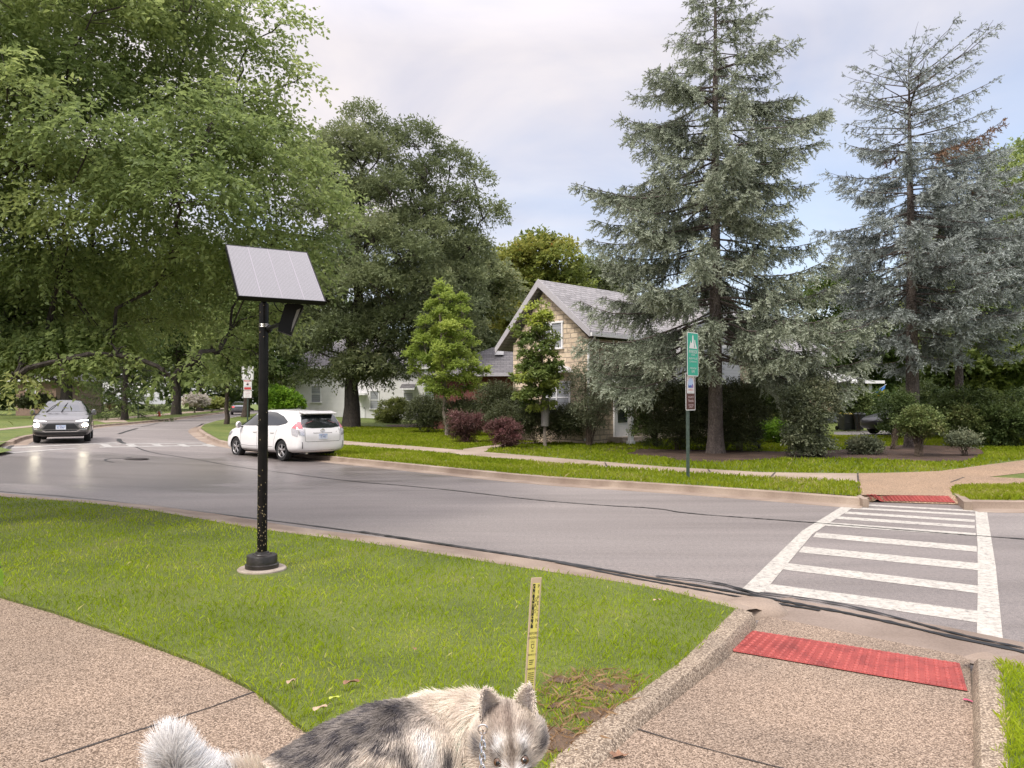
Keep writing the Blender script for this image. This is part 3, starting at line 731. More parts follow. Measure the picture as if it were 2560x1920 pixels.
leafmat('leaf_maple', GR((0.080, 0.118, 0.024), (0.155, 0.205, 0.042), (0.24, 0.285, 0.066), (0.30, 0.335, 0.09)), 0.45)
leafmat('leaf_small_maple', GR((0.045, 0.072, 0.020), (0.085, 0.118, 0.032), (0.155, 0.185, 0.048), (0.27, 0.31, 0.06)), 0.35)
leafmat('leaf_yellow', GR((0.065, 0.088, 0.022), (0.125, 0.148, 0.034), (0.20, 0.195, 0.045), (0.30, 0.17, 0.05)), 0.35)
leafmat('leaf_forest', GR((0.026, 0.045, 0.013), (0.050, 0.078, 0.020), (0.085, 0.115, 0.032), (0.12, 0.14, 0.04)), 0.28)
leafmat('leaf_bright', GR((0.06, 0.12, 0.015), (0.12, 0.21, 0.022), (0.20, 0.30, 0.035), (0.26, 0.34, 0.05)), 0.4)
leafmat('leaf_yew', GR((0.024, 0.029, 0.012), (0.042, 0.050, 0.021), (0.072, 0.082, 0.036)), 0.15)
leafmat('leaf_hedge', GR((0.030, 0.050, 0.016), (0.060, 0.085, 0.026), (0.105, 0.130, 0.042), (0.15, 0.15, 0.06)), 0.2)
leafmat('leaf_grey', GR((0.060, 0.072, 0.045), (0.105, 0.120, 0.072), (0.165, 0.170, 0.105), (0.20, 0.16, 0.11)), 0.2)
leafmat('leaf_barberry', GR((0.032, 0.020, 0.015), (0.066, 0.036, 0.030), (0.125, 0.060, 0.056), (0.21, 0.10, 0.10)), 0.2)
leafmat('leaf_olive', GR((0.07, 0.085, 0.028), (0.135, 0.155, 0.045), (0.22, 0.24, 0.07), (0.28, 0.25, 0.10)), 0.3)
leafmat('flower_pale', [(0, (0.45, 0.42, 0.36)), (1, (0.62, 0.58, 0.52))], 0.3)
leafmat('flower_pink', [(0, (0.45, 0.12, 0.22)), (1, (0.65, 0.25, 0.36))], 0.3)
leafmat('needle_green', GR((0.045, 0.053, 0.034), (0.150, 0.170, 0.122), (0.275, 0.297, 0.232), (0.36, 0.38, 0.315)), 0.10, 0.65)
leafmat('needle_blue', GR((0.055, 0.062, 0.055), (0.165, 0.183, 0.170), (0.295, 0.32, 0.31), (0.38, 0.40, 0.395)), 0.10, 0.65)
leafmat('needle_dead', [(0, (0.12, 0.07, 0.045)), (1, (0.26, 0.16, 0.10))], 0.05, 0.8)

def leaf_geo(Pb, D, N, L, Wd, fold=0.22):
    """folded pointed leaves: (n,4,3) vertices"""
    S = norm(np.cross(D, N)); N2 = np.cross(S, D); n = len(Pb)
    L = np.broadcast_to(L, (n,))[:, None]; Wd = np.broadcast_to(Wd, (n,))[:, None]
    V = np.empty((n, 4, 3)); m = Pb+D*L*0.45; up = N2*Wd*fold
    V[:, 0] = Pb; V[:, 1] = m+S*Wd*0.5+up; V[:, 2] = Pb+D*L; V[:, 3] = m-S*Wd*0.5+up
    return V
def leaf_faces(n):
    i = np.arange(n)[:, None]*4
    return np.concatenate([i+[0, 1, 2], i+[0, 2, 3]], 1).reshape(-1, 3)
def clumps_in(poly, Y, n, r_m, seed, depth=1.0, margin=0.45, maxd=4.0, ymin=None):
    """clump centres spread through the volume whose outline at distance Y is the photo polygon"""
    r = np.random.default_rng(seed); b = np.array(poly, float); s = Y/FPX; pts = []
    cand = 24
    for _ in range(n):
        x = r.uniform(b[:, 0].min(), b[:, 0].max(), 400); y = r.uniform(b[:, 1].min(), b[:, 1].max(), 400)
        ed = edge_dist(x, y, poly); k = in_poly(x, y, poly) & (ed > margin*r_m/s)
        x, y, ed = x[k][:cand], y[k][:cand], ed[k][:cand]
        if not len(x): continue
        dz = r.uniform(-1, 1, len(x))*np.minimum(ed*s, maxd)*depth
        Q = np.array([P(a, c, Y+d) for a, c, d in zip(x, y, dz)])
        if ymin is not None: Q[:, 1] = np.maximum(Q[:, 1], ymin)
        if pts:
            D = np.linalg.norm(Q[:, None]-np.array([p[0] for p in pts])[None], axis=2).min(1); j = int(np.argmax(D))
        else: j = 0
        pts.append((Q[j], r_m*r.uniform(0.75, 1.3)))
    return pts
def crown(name, clumps, n_spray, k_leaf, Lsp, Lleaf, Wleaf, mat, seed, parent, droop=0.3, outw=0.5, flat=0.75, up=0.8, tintvar=0.13, centre=None, ct=0.5, stems=None, shell=0.45, tints=None):
    r = np.random.default_rng(seed); C = np.array([c for c, _ in clumps]); R = np.array([q for _, q in clumps])
    pr = R**2/np.sum(R**2); ci = r.choice(len(C), n_spray, p=pr)
    d = norm(r.normal(size=(n_spray, 3))); d[:, 2] = np.where(d[:, 2] < -0.3, -d[:, 2]*0.6, d[:, 2])
    fr = shell+(1-shell)*np.sqrt(r.random(n_spray))
    p = C[ci]+d*(R[ci]*fr)[:, None]*np.array([1, 1, flat])
    cc = C.mean(0) if centre is None else np.array(centre)
    D = norm(d*0.8+norm(p-cc)*outw+r.normal(size=(n_spray, 3))*0.35+np.array([0, 0, -droop]))
    tc_ = np.clip(ct+r.normal(0, tintvar, len(C)), 0.05, 0.95)[ci]+r.normal(0, 0.07, n_spray)
    if tints is not None: tc_ = tints(p, tc_)
    n = n_spray*k_leaf
    s = (np.tile(np.arange(k_leaf), n_spray)+r.random(n))/k_leaf
    sd = np.where(np.tile(np.arange(k_leaf), n_spray) % 2 == 0, 1.0, -1.0)
    pp = np.repeat(p, k_leaf, 0); DD = np.repeat(D, k_leaf, 0)
    lsp = np.repeat(Lsp*r.uniform(0.6, 1.3, n_spray), k_leaf)
    UP = norm(np.array([0, 0, up])+r.normal(size=(n, 3))*0.45)
    S = norm(np.cross(DD, UP))
    pos = pp+DD*(lsp*s)[:, None]+np.array([0, 0, -1.])*(lsp*s*s*droop*0.5)[:, None]
    ld = norm(DD*0.55+S*(sd*0.8)[:, None]+r.normal(size=(n, 3))*0.28+np.array([0, 0, -droop*0.5]))
    sz = r.uniform(0.65, 1.25, n)
    V = leaf_geo(pos, ld, UP, Lleaf*sz, Wleaf*sz)
    tint = np.clip(np.repeat(tc_, k_leaf)+r.normal(0, 0.09, n), 0, 1)
    o = ORG.get(parent.name, np.zeros(3)) if parent is not None else np.zeros(3)
    me = fast_mesh(name, V.reshape(-1, 3)-o, leaf_faces(n), mat, np.repeat(tint, 4))
    ob = link(name, me, parent)
    if stems is not None:
        for a, e, q in zip(p[::stems], D[::stems], lsp[::stems*k_leaf] if False else np.full(len(p[::stems]), Lsp)):
            STEMS.append((a-e*q*0.25, a+e*q*0.9+np.array([0, 0, -droop*0.35*q])))
    return ob
STEMS = []
def limbs(mb, base, top, r0, clumps, seed, mat, sides=7, low=0.25, twist=0.06, wob_=0.05, rmin=0.012, fork=0.0, power=0.5, rl=None):
    """tapered trunk with limbs that fork towards every clump (radius from the number of clumps carried)"""
    r = np.random.default_rng(seed); base = np.array(base, float); top = np.array(top, float); n = 12
    H = np.linalg.norm(top-base)
    tr = [base+(top-base)*t+np.array([r.normal(0, wob_), r.normal(0, wob_), 0])*H*0.12*(0 < i < n) for i, t in enumerate(np.linspace(0, 1, n+1))]
    nodes = list(tr); par = [i-1 for i in range(n+1)]; kind = [0]*(n+1); load = [0.0]*(n+1); via = [None]*(n+1)
    order = sorted(range(len(clumps)), key=lambda i: np.linalg.norm((clumps[i][0]-(base+top)/2)*np.array([1, 1, 0.6])))
    for i in order:
        c = np.array(clumps[i][0]); best, bj = 1e9, 0
        for j, q in enumerate(nodes):
            if kind[j] == 0 and j < low*n: continue
            v = c-q; h = np.hypot(v[0], v[1]); dd = np.linalg.norm(v)+max(0, -(v[2]-0.25*h))*1.6
            if kind[j] == 0: dd *= 0.85
            if dd < best: best, bj = dd, j
        nodes.append(c); par.append(bj); kind.append(1); load.append(0.0); via.append(None)
        j = len(nodes)-1
        while j >= 0:
            load[j] += 1.0; j = par[j]
    tot = max(load[0], 1)
    rad = lambda j: max(rmin, (rl or r0)*(load[j]/tot)**power)
    rr = [r0*(1.0-0.72*i/n) for i in range(n+1)]
    rr[0] = r0*1.35; rr[1] = r0*1.08
    mb.tube(tr, rr, max(sides, 9), mat)
    for j in range(n+1, len(nodes)):
        a, c = nodes[par[j]], nodes[j]; d = c-a; L = np.linalg.norm(d)
        m1 = a+d*0.33+np.array([r.normal(0, 0.07)*L, r.normal(0, 0.07)*L, 0.10*L]); m2 = a+d*0.7+np.array([r.normal(0, 0.05)*L, r.normal(0, 0.05)*L, 0.07*L])
        ra = min(rad(j), rr[par[j]]*0.75 if par[j] <= n else 9)
        mb.tube([a, m1, m2, c], [ra, ra*0.9, ra*0.75, max(ra*0.55, rmin*0.6)], sides, mat, cap=False)
        for _ in range(5):
            e = norm(r.normal(size=3)+d/max(L, 1e-6)*0.6)*clumps[order[j-n-1]][1]*r.uniform(0.7, 1.0); q = c-d*r.uniform(0, 0.25)
            mb.tube([q, q+e*0.5+np.array([0, 0, 0.05]), q+e], [ra*0.45, ra*0.3, rmin*0.4], 4, mat, cap=False)
def bl_tree(name, label, cat, base, top, r0, clumps, bark, cr, seed, group=None, low=0.25, crown_name='crown', **kw):
    t = thing(name, label, cat, base, 0, group)
    mb = MB(); limbs(mb, np.array(base)-np.array([0, 0, 0.1]), top, r0, clumps, seed, bark, low=low, **kw)
    tk = mb.build('trunk', t, smooth_=True)
    crown(crown_name, clumps, parent=t, seed=seed+1, **cr)
    return t

# --- the big parkway elm whose trunk stands off the left edge
elm_poly = [(-620, -420), (300, -460), (560, -250), (650, 0), (728, 110), (738, 190), (780, 285), (815, 390), (832, 470), (815, 560), (800, 640), (765, 690), (715, 760), (685, 810), (600, 835), (520, 865), (430, 890), (330, 890), (200, 895), (100, 925), (-40, 940), (-620, 900)]
eb = np.array([-8.3, 9.6, float(h_near(-8.3, 9.6))])
ec = clumps_in(elm_poly, 11.2, 125, 0.76, 21, 1.0, 0.70, 2.6, ymin=8.7)
ec += clumps_in([(-150, 780), (430, 790), (430, 890), (300, 900), (100, 935), (-150, 940)], 10.5, 16, 0.5, 23, 1.0, 0.6, 1.5, ymin=8.9)
ec += [(P(*a), q) for a, q in (((430, 945, 9.6), 0.22), ((490, 905, 9.8), 0.25), ((545, 880, 10.6), 0.25), ((30, 950, 9.4), 0.22), ((170, 900, 9.6), 0.25), ((300, 890, 9.8), 0.25), ((575, 830, 11), 0.25), ((648, 890, 11.5), 0.10), ((690, 780, 11), 0.35), ((810, 600, 11.4), 0.3), ((700, 60, 11), 0.35), ((745, 200, 11), 0.3), ((690, 790, 11.5), 0.22))]
elm = bl_tree('elm_tree', 'large leafy elm overhanging the near lawn, its drooping crown filling the upper left', 'tree', eb, eb+np.array([0.4, 0.6, 7.0]), 0.30, ec, 'bark_dark',
        dict(n_spray=33000, k_leaf=9, Lsp=0.40, Lleaf=0.078, Wleaf=0.045, mat='leaf_elm', droop=0.55, outw=0.55, flat=0.7, up=0.9, shell=0.25, tintvar=0.16, ct=0.48), 22, low=0.5, power=0.62, rl=0.17)
# a low shoot of the same tree beside the pavement
sh = MB(); q0 = P(-330, 500, 8.9); q1 = P(-130, 980, 5.2); q2 = P(-40, 1330, 4.2); q3 = P(2, 1420, 4.1)
sh.tube([q0, q1, q2, q3], [0.02, 0.012, 0.006, 0.003], 5, 'bark_twig'); sh.build('hanging_shoot', elm)
lp = np.array([P(-25, 1370, 4.15), P(-12, 1395, 4.12), P(0, 1418, 4.1), P(3, 1425, 4.1), P(-30, 1410, 4.15), P(-5, 1440, 4.1)]); ld_ = norm(np.array([[0.3, -0.1, -0.9], [0.5, 0.1, -0.8], [0.25, 0, -1], [0.1, 0, -1.], [0.3, 0, -0.9], [0.4, 0.1, -0.9]]))
me = fast_mesh('shoot_leaves', leaf_geo(lp, ld_, norm(np.tile([0.2, -1., 0.3], (6, 1))), 0.068, 0.026).reshape(-1, 3)-ORG[elm.name], leaf_faces(6), 'leaf_bright', np.full(24, 0.5)); link('leaf', me, elm)

# --- oak behind the white car
oak_poly = [(735, 380), (790, 290), (880, 262), (960, 280), (1010, 330), (1080, 330), (1095, 372), (1170, 390), (1212, 440), (1255, 520), (1240, 580), (1212, 640), (1225, 760), (1180, 850), (1120, 900), (1040, 950), (1010, 985), (900, 985), (800, 1000), (740, 960), (690, 900), (690, 800), (720, 560)]
ob_ = G(877, 1068, h_far)
oc = clumps_in(oak_poly, ob_[1], 85, 1.35, 31, 0.95, 0.42, 5.5)
bl_tree('oak_tree', 'tall dark green oak with a thick trunk, behind the white wagon', 'tree', ob_, P(905, 420, ob_[1]), 0.44, oc, 'bark_dark',
        dict(n_spray=21000, k_leaf=7, Lsp=0.55, Lleaf=0.23, Wleaf=0.085, mat='leaf_oak', droop=0.1, outw=0.4, flat=0.8, up=0.6, shell=0.35, tintvar=0.15, ct=0.48), 32, low=0.22)

# --- young maples
mp_poly = [(1092, 705), (1108, 715), (1130, 735), (1162, 735), (1168, 790), (1198, 850), (1226, 930), (1222, 975), (1160, 985), (1120, 1000), (1060, 985), (1012, 905), (1028, 860), (1050, 810), (1078, 750)]
b_ = G(1118, 1090, h_far)
mc = clumps_in(mp_poly, b_[1], 60, 0.30, 41, 1.0, 0.75, 1.6)+[(P(a, c, b_[1]), 0.17) for a, c in ((1098, 712), (1095, 735), (1108, 728), (1120, 748), (1085, 760), (1150, 745), (1035, 905), (1210, 925), (1050, 835))]
bl_tree('maple_tree', 'young yellow-green maple standing in a mulch ring before the brick house', 'tree', b_, P(1095, 720, b_[1]), 0.10, mc, 'bark_young',
        dict(n_spray=4200, k_leaf=6, Lsp=0.24, Lleaf=0.115, Wleaf=0.085, mat='leaf_maple', droop=0.15, outw=0.5, flat=0.8, up=0.9, shell=0.3, tintvar=0.14), 42, low=0.3, sides=5)
sm_poly = [(1350, 780), (1372, 775), (1380, 830), (1402, 900), (1396, 980), (1375, 1030), (1330, 1035), (1290, 1015), (1280, 965), (1295, 900), (1310, 840), (1325, 800)]
b2_ = G(1363, 1117, h_far)
sc_ = clumps_in(sm_poly, b2_[1], 34, 0.24, 51, 1.0, 0.8, 0.9)
sc_ += [(P(*a, b2_[1]), 0.13) for a in ((1354, 765), (1352, 790), (1326, 775), (1330, 800), (1310, 798), (1290, 826), (1300, 840), (1368, 800), (1385, 845))]
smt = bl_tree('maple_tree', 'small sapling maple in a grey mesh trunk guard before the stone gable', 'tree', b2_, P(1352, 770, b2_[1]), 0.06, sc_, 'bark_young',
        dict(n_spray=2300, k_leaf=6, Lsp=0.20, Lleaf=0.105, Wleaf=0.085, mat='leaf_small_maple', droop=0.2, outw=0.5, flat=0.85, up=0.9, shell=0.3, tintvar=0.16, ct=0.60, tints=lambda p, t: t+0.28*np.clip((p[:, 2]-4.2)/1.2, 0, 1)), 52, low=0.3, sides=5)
simple('guard_mesh', (0.20, 0.185, 0.17), 0.6, 0.2, 0.3, 60, 0.4, 120)
g = MB(); z0 = b2_[2]
g.lathe([(0.145, 0.75), (0.15, 0.76), (0.15, 1.78), (0.145, 1.79)], 14, 'guard_mesh', b2_, cap=False); g.build('trunk_guard', smt)

# --- spruces
def spruce(label, base, topz, r0, prof, seed, mat, n_az=5, step=0.36, fing=1.0, sparse_top=0.0, lean=(0, 0), zfirst=3.0, dead=0.03, bark='bark_spruce', up_top=0.6, hang=1.0):
    """prof: rows (z, reach to the left, reach to the right) above the base"""
    r = np.random.default_rng(seed); base = np.array(base, float); H = topz-base[2]
    t = thing('spruce_tree', label, 'tree', base)
    top = base+np.array([lean[0], lean[1], H]); mb = MB(); n = 18
    ax = lambda z: base+np.array([lean[0]*(z/H)**1.3, lean[1]*(z/H)**1.3, z])
    zs = np.r_[-0.1, 0.1, 0.5, np.linspace(1.0, H, n)]
    mb.tube([ax(max(z, 0))+np.array([0, 0, min(z, 0)]) for z in zs], [r0*1.5, r0*1.25, r0*1.05]+[max(0.012, r0*(1-z/H)**0.85) for z in zs[3:]], 12, bark)
    pr = np.array(prof, float); FP = []; FD = []; FL = []; FT = []; DEAD = []
    z = zfirst
    while z < H-0.15:
        rel = z/H
        for k in range(n_az):
            az = 2*pi*(k+r.random()*0.9)/n_az+z*2.1; zz = z+r.normal(0, 0.12)
            if zz > H-0.1: continue
            a = ax(zz); lf = np.interp(zz, pr[:, 0], pr[:, 1]); rt = np.interp(zz, pr[:, 0], pr[:, 2])
            c = cos(az); L = (lf+rt)/2+(rt-lf)/2*c
            L *= r.uniform(0.72, 1.12)*(1.0 if r.random() < 0.9 else 0.6)
            if L < 0.12: continue
            elev = -0.16+0.75*up_top*np.clip((rel-0.55)/0.45, 0, 1)**1.2+r.normal(0, 0.10)
            hd = np.array([cos(az), sin(az), 0]); m = 9; pts = []
            for i in range(m):
                s = i/(m-1)
                zo = elev*L*s-0.16*L*s*(1-rel)*hang*sin(pi*s*0.9)+0.12*L*s**3*(1-0.4*rel)
                pts.append(a+hd*(L*s)+np.array([-hd[1], hd[0], 0])*r.normal(0, 0.03)*L*s+np.array([0, 0, zo]))
            rb = max(0.010, 0.028*(L/3)**0.8*(r0/0.25)**0.4)
            mb.tube(pts, [rb*(1.15-0.95*i/(m-1)) for i in range(m)], 5, bark, cap=False)
            pts = np.array(pts); bare = 0.26+0.30*(1-rel)*r.random()
            is_dead = r.random() < dead
            thin = sparse_top*np.clip((rel-0.62)/0.3, 0, 1)
            ns = max(2, int(L/0.115*(1-bare)*(1-0.75*thin)))
            for j in range(ns):
                s = bare+(1-bare)*(j+r.random())/ns
                f = s*(m-1); i = min(int(f), m-2); q = pts[i]+(pts[i+1]-pts[i])*(f-i); tg = norm(pts[i+1]-pts[i])
                for sd in (-1, 1, 0):
                    if r.random() < (0.10 if sd else 0.35)+0.4*thin: continue
                    side = np.array([-tg[1], tg[0], 0])*sd
                    tl = (0.26+0.42*L*0.5*(1-s)**0.7)*r.uniform(0.5, 1.2)*(1 if sd else 0.8)*(0.75 if rel > 0.7 else 1.0)
                    tl = min(tl, 1.25)
                    dr = hang*(0.35+0.75*r.random()**1.5)*(1.05-0.55*rel)
                    td = norm(tg*(0.75 if sd else 0.35)+side*0.75+np.array([0, 0, -dr*(1.0 if sd else 1.6)]))
                    e = q+td*tl+np.array([0, 0, -0.18*tl*hang])
                    if r.random() < 0.35: mb.tube([q, q+td*tl*0.5, e], [0.008, 0.006, 0.003], 3, bark, cap=False)
                    nf = max(3, int(tl/0.062*fing*(1-0.5*thin)))
                    sf = (np.arange(nf)+r.random(nf))/nf
                    FP.append(q+(e-q)[None]*sf[:, None])
                    FD.append(norm(td[None]*0.8+r.normal(size=(nf, 3))*0.42+np.array([0, 0, 0.05])))
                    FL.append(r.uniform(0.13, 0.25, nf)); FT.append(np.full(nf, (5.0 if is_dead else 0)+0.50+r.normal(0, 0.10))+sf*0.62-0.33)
        z += step*(0.8+0.4*r.random())*(1.0-0.3*rel)
    FP, FD, FL, FT = (np.concatenate(q) for q in (FP, FD, FL, FT))
    n = len(FP); K = 9
    ref = norm(np.cross(FD, norm(r.normal(size=(n, 3))))); bi = np.cross(FD, ref)
    V = np.empty((n, K, 3, 3)); ph = r.random(n)*6.28
    for k in range(K):
        an = ph+k*2.4; u = (k+0.3)/K; rad = ref*np.cos(an)[:, None]+bi*np.sin(an)[:, None]
        p0 = FP+FD*(FL*u*0.92)[:, None]; nd_ = norm(FD*(0.62+0.7*u)+rad*0.8); ln = 0.072*r.uniform(0.8, 1.2, n)*(1.05-0.3*u)
        sdv = np.cross(nd_, rad); sdv = norm(sdv)
        V[:, k, 0] = p0-sdv*0.0155; V[:, k, 1] = p0+sdv*0.0155; V[:, k, 2] = p0+nd_*ln[:, None]
    mb.build('trunk', t, smooth_=True)
    liv = FT < 3; o = base
    FT = np.where(liv, FT, FT-5.0)
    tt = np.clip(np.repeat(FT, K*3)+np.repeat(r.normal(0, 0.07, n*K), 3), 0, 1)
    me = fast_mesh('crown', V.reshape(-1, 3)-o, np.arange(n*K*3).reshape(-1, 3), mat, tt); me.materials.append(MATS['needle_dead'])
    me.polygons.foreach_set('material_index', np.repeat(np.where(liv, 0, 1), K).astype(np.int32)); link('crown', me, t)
    print('spruce fingers', n)
    return t
s1 = G(1789, 1133, h_far); k1 = s1[1]/FPX
def prow(y, l, r_, s, xc, b):   # photo row y with outline from l to r_ -> (z above base, reach left, reach right)
    k = s/FPX; return ((1003-y)*k+EYE-b, (xc-l)*k, (r_-xc)*k)
XC = 1794
pf = [prow(y, l, r_, s1[1], XC, s1[2]) for y, l, r_ in ((960, 1520, 2100), (900, 1465, 2170), (840, 1455, 2180), (760, 1470, 2140), (690, 1485, 2090), (620, 1490, 2030), (540, 1460, 2010), (490, 1455, 2010), (430, 1475, 2020), (330, 1510, 2050), (270, 1500, 2060), (200, 1600, 2000), (130, 1660, 1960), (60, 1705, 1925), (10, 1730, 1890), (-60, 1740, 1880), (-150, 1785, 1810))]
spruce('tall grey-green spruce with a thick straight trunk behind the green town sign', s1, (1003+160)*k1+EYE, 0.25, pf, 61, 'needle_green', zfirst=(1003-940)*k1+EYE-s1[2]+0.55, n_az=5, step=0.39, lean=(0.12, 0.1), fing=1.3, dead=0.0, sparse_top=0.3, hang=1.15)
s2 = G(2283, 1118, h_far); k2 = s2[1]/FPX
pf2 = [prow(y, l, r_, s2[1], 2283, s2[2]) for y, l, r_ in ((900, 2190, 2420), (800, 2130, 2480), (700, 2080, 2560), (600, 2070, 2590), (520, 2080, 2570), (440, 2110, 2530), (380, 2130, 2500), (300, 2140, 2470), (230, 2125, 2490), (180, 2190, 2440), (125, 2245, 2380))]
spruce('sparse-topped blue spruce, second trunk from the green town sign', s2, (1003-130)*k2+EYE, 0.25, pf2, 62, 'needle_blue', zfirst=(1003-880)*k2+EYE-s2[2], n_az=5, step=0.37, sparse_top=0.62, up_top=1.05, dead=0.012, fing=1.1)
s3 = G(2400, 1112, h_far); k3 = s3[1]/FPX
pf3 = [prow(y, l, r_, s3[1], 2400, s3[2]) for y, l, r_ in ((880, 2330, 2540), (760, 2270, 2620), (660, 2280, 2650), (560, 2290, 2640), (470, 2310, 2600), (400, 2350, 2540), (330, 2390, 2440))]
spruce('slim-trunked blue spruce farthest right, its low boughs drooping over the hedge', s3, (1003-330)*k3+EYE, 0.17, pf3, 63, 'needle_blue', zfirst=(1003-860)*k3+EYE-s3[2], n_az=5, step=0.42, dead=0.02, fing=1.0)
# ------------------------------------------------------------------ background trees
def bg_tree(name, label, px, py, Y, poly, n, r_m, mat, cr, seed, rt=0.25, bark='bark_dark', group='trees in the distance', maxd=4.0, top=None, hb=None, base=None):
    b = G(px, py, h_far) if Y is None else P(px, py, Y)
    if Y is not None: b[2] = float((h_left if px < 560 else h_far)(b[0], b[1]))
    Y = b[1]; cl = clumps_in(poly, Y, n, r_m, seed, 0.9, 0.4, maxd)
    pa = np.array(poly, float); ty = pa[:, 1].min(); tx = pa[:, 0].mean()
    return bl_tree(name, label, 'tree', b, P(0.7*px+0.3*tx, ty*0.75+py*0.25, Y), rt, cl, bark, dict(mat=mat, **cr), seed+500, group=group, low=0.15, sides=5)
far_c = dict(n_spray=3200, k_leaf=6, Lsp=0.6, Lleaf=0.34, Wleaf=0.16, droop=0.15, shell=0.35, tintvar=0.16)
G_L = 'trees lining the left side of the road'
bg_tree('shade_tree', 'broad dark tree over the far left lawn, behind the oncoming car', 168, 1014, 62, [(-60, 700), (60, 640), (250, 620), (330, 700), (345, 860), (300, 930), (200, 955), (80, 960), (-60, 950)], 36, 2.0, 'leaf_forest', dict(far_c, n_spray=6500), 71, 0.5, group=G_L)
bg_tree('shade_tree', 'tall tree on the far left verge with a dark bare lower trunk', 441, 1030, 78, [(360, 660), (470, 620), (590, 660), (585, 820), (560, 940), (490, 965), (400, 960), (350, 860)], 26, 2.4, 'leaf_forest', dict(far_c, n_spray=5200), 72, 0.42, group=G_L)
bg_tree('street_tree', 'slim street tree on the corner lawn left of the speed limit sign', 566, 1062, 44, [(500, 790), (540, 740), (620, 720), (690, 760), (690, 850), (640, 930), (590, 975), (545, 985), (505, 920)], 24, 1.0, 'leaf_elm', dict(far_c, n_spray=3800, Lleaf=0.2, Wleaf=0.10, Lsp=0.45), 73, 0.13, 'bark_brown', G_L)
bg_tree('street_tree', 'street tree just behind the speed limit sign post', 613, 1040, 60, [(575, 720), (650, 660), (745, 700), (745, 850), (720, 960), (650, 975), (585, 940)], 20, 1.5, 'leaf_forest', dict(far_c, n_spray=3600), 74, 0.26, 'bark_brown', G_L)
bg_tree('shade_tree', 'leafy tree between the dark verge tree and the street trees, farther up the road', 500, 1012, 105, [(360, 720), (480, 660), (640, 700), (640, 900), (560, 960), (420, 960), (350, 880)], 22, 3.4, 'leaf_elm', dict(far_c, n_spray=4200, Lleaf=0.55, Wleaf=0.28, Lsp=0.9), 75, 0.4, group=G_L)
bg_tree('shade_tree', 'tree at the far left edge behind the lawn, beside the pinkish house', -20, 1012, 75, [(-220, 640), (-60, 600), (80, 680), (85, 900), (20, 965), (-120, 965), (-220, 900)], 24, 2.6, 'leaf_forest', dict(far_c, n_spray=4200, Lleaf=0.4, Wleaf=0.2), 76, 0.45, group=G_L)
bg_tree('shade_tree', 'tree closing the view between the broad dark tree and the verge conifer', 250, 1008, 105, [(120, 700), (260, 640), (400, 700), (400, 900), (340, 965), (180, 965), (110, 880)], 24, 3.4, 'leaf_forest', dict(far_c, n_spray=4200, Lleaf=0.55, Wleaf=0.28, Lsp=0.9), 77, 0.4, group=G_L)
G_H = 'trees behind the houses'
bg_tree('shade_tree', 'dark leafy tree between the oak and the stone gable', 1150, 1040, 56, [(1040, 640), (1120, 600), (1230, 640), (1290, 720), (1260, 860), (1180, 930), (1080, 930), (1020, 820)], 30, 1.7, 'leaf_oak', dict(far_c, n_spray=5500), 81, 0.35, group=G_H)
bg_tree('shade_tree', 'tree turning yellow, rising behind the stone gable', 1370, 1030, 64, [(1210, 690), (1270, 640), (1330, 600), (1360, 592), (1432, 625), (1442, 690), (1440, 800), (1340, 880), (1240, 860)], 26, 1.7, 'leaf_yellow', dict(far_c, n_spray=4400, Lleaf=0.36, Wleaf=0.2, tints=None), 82, 0.35, group=G_H)
bg_tree('shade_tree', 'green-topped tree just left of the yellowing one', 1270, 1030, 70, [(1180, 720), (1240, 640), (1310, 625), (1350, 700), (1340, 860), (1220, 900)], 20, 1.9, 'leaf_olive', dict(far_c, n_spray=3800), 83, 0.35, group=G_H)
bg_tree('shade_tree', 'far bluish tree between the yellowing tree and the tall spruce', 1490, 1030, 82, [(1435, 680), (1480, 650), (1540, 660), (1580, 720), (1570, 860), (1450, 860)], 16, 2.2, 'leaf_oak', dict(far_c, n_spray=3000, Lleaf=0.42, Wleaf=0.2), 84, 0.35, group=G_H)
bg_tree('shade_tree', 'tall leafy tree at the right edge above the slim blue spruce', 2600, 1060, 48, [(2440, 480), (2490, 400), (2560, 362), (2700, 360), (2760, 560), (2740, 860), (2560, 900), (2450, 820), (2420, 640)], 34, 1.7, 'leaf_elm', dict(far_c, n_spray=6500, Lleaf=0.3, Wleaf=0.15), 85, 0.4, group=G_H)
bg_tree('maple_tree', 'bright green broad-leaved tree in the shade behind the slim blue spruce', 2470, 1085, 36, [(2330, 830), (2400, 790), (2560, 780), (2680, 820), (2680, 1000), (2560, 1030), (2380, 1020), (2320, 940)], 28, 0.9, 'leaf_small_maple', dict(far_c, n_spray=4200, Lleaf=0.22, Wleaf=0.16, Lsp=0.45), 86, 0.16, group=G_H)
bg_tree('shade_tree', 'yellow-tinged tree between the two blue spruces', 2350, 1050, 52, [(2280, 640), (2370, 580), (2520, 600), (2560, 700), (2540, 840), (2420, 880), (2290, 820)], 22, 1.6, 'leaf_olive', dict(far_c, n_spray=3600), 87, 0.3, group=G_H)
bg_tree('shade_tree', 'dark tree behind the trash bins and the porch', 2130, 1045, 58, [(2010, 740), (2100, 700), (2230, 720), (2300, 800), (2290, 960), (2200, 1020), (2080, 1000), (2000, 900)], 26, 1.6, 'leaf_forest', dict(far_c, n_spray=4600), 88, 0.3, group=G_H)
bg_tree('shade_tree', 'dark tree behind the white house, left of the oak trunk', 790, 1040, 74, [(640, 800), (720, 740), (900, 760), (960, 840), (930, 930), (760, 945), (660, 930)], 22, 2.0, 'leaf_forest', dict(far_c, n_spray=3600), 89, 0.3, group=G_H)

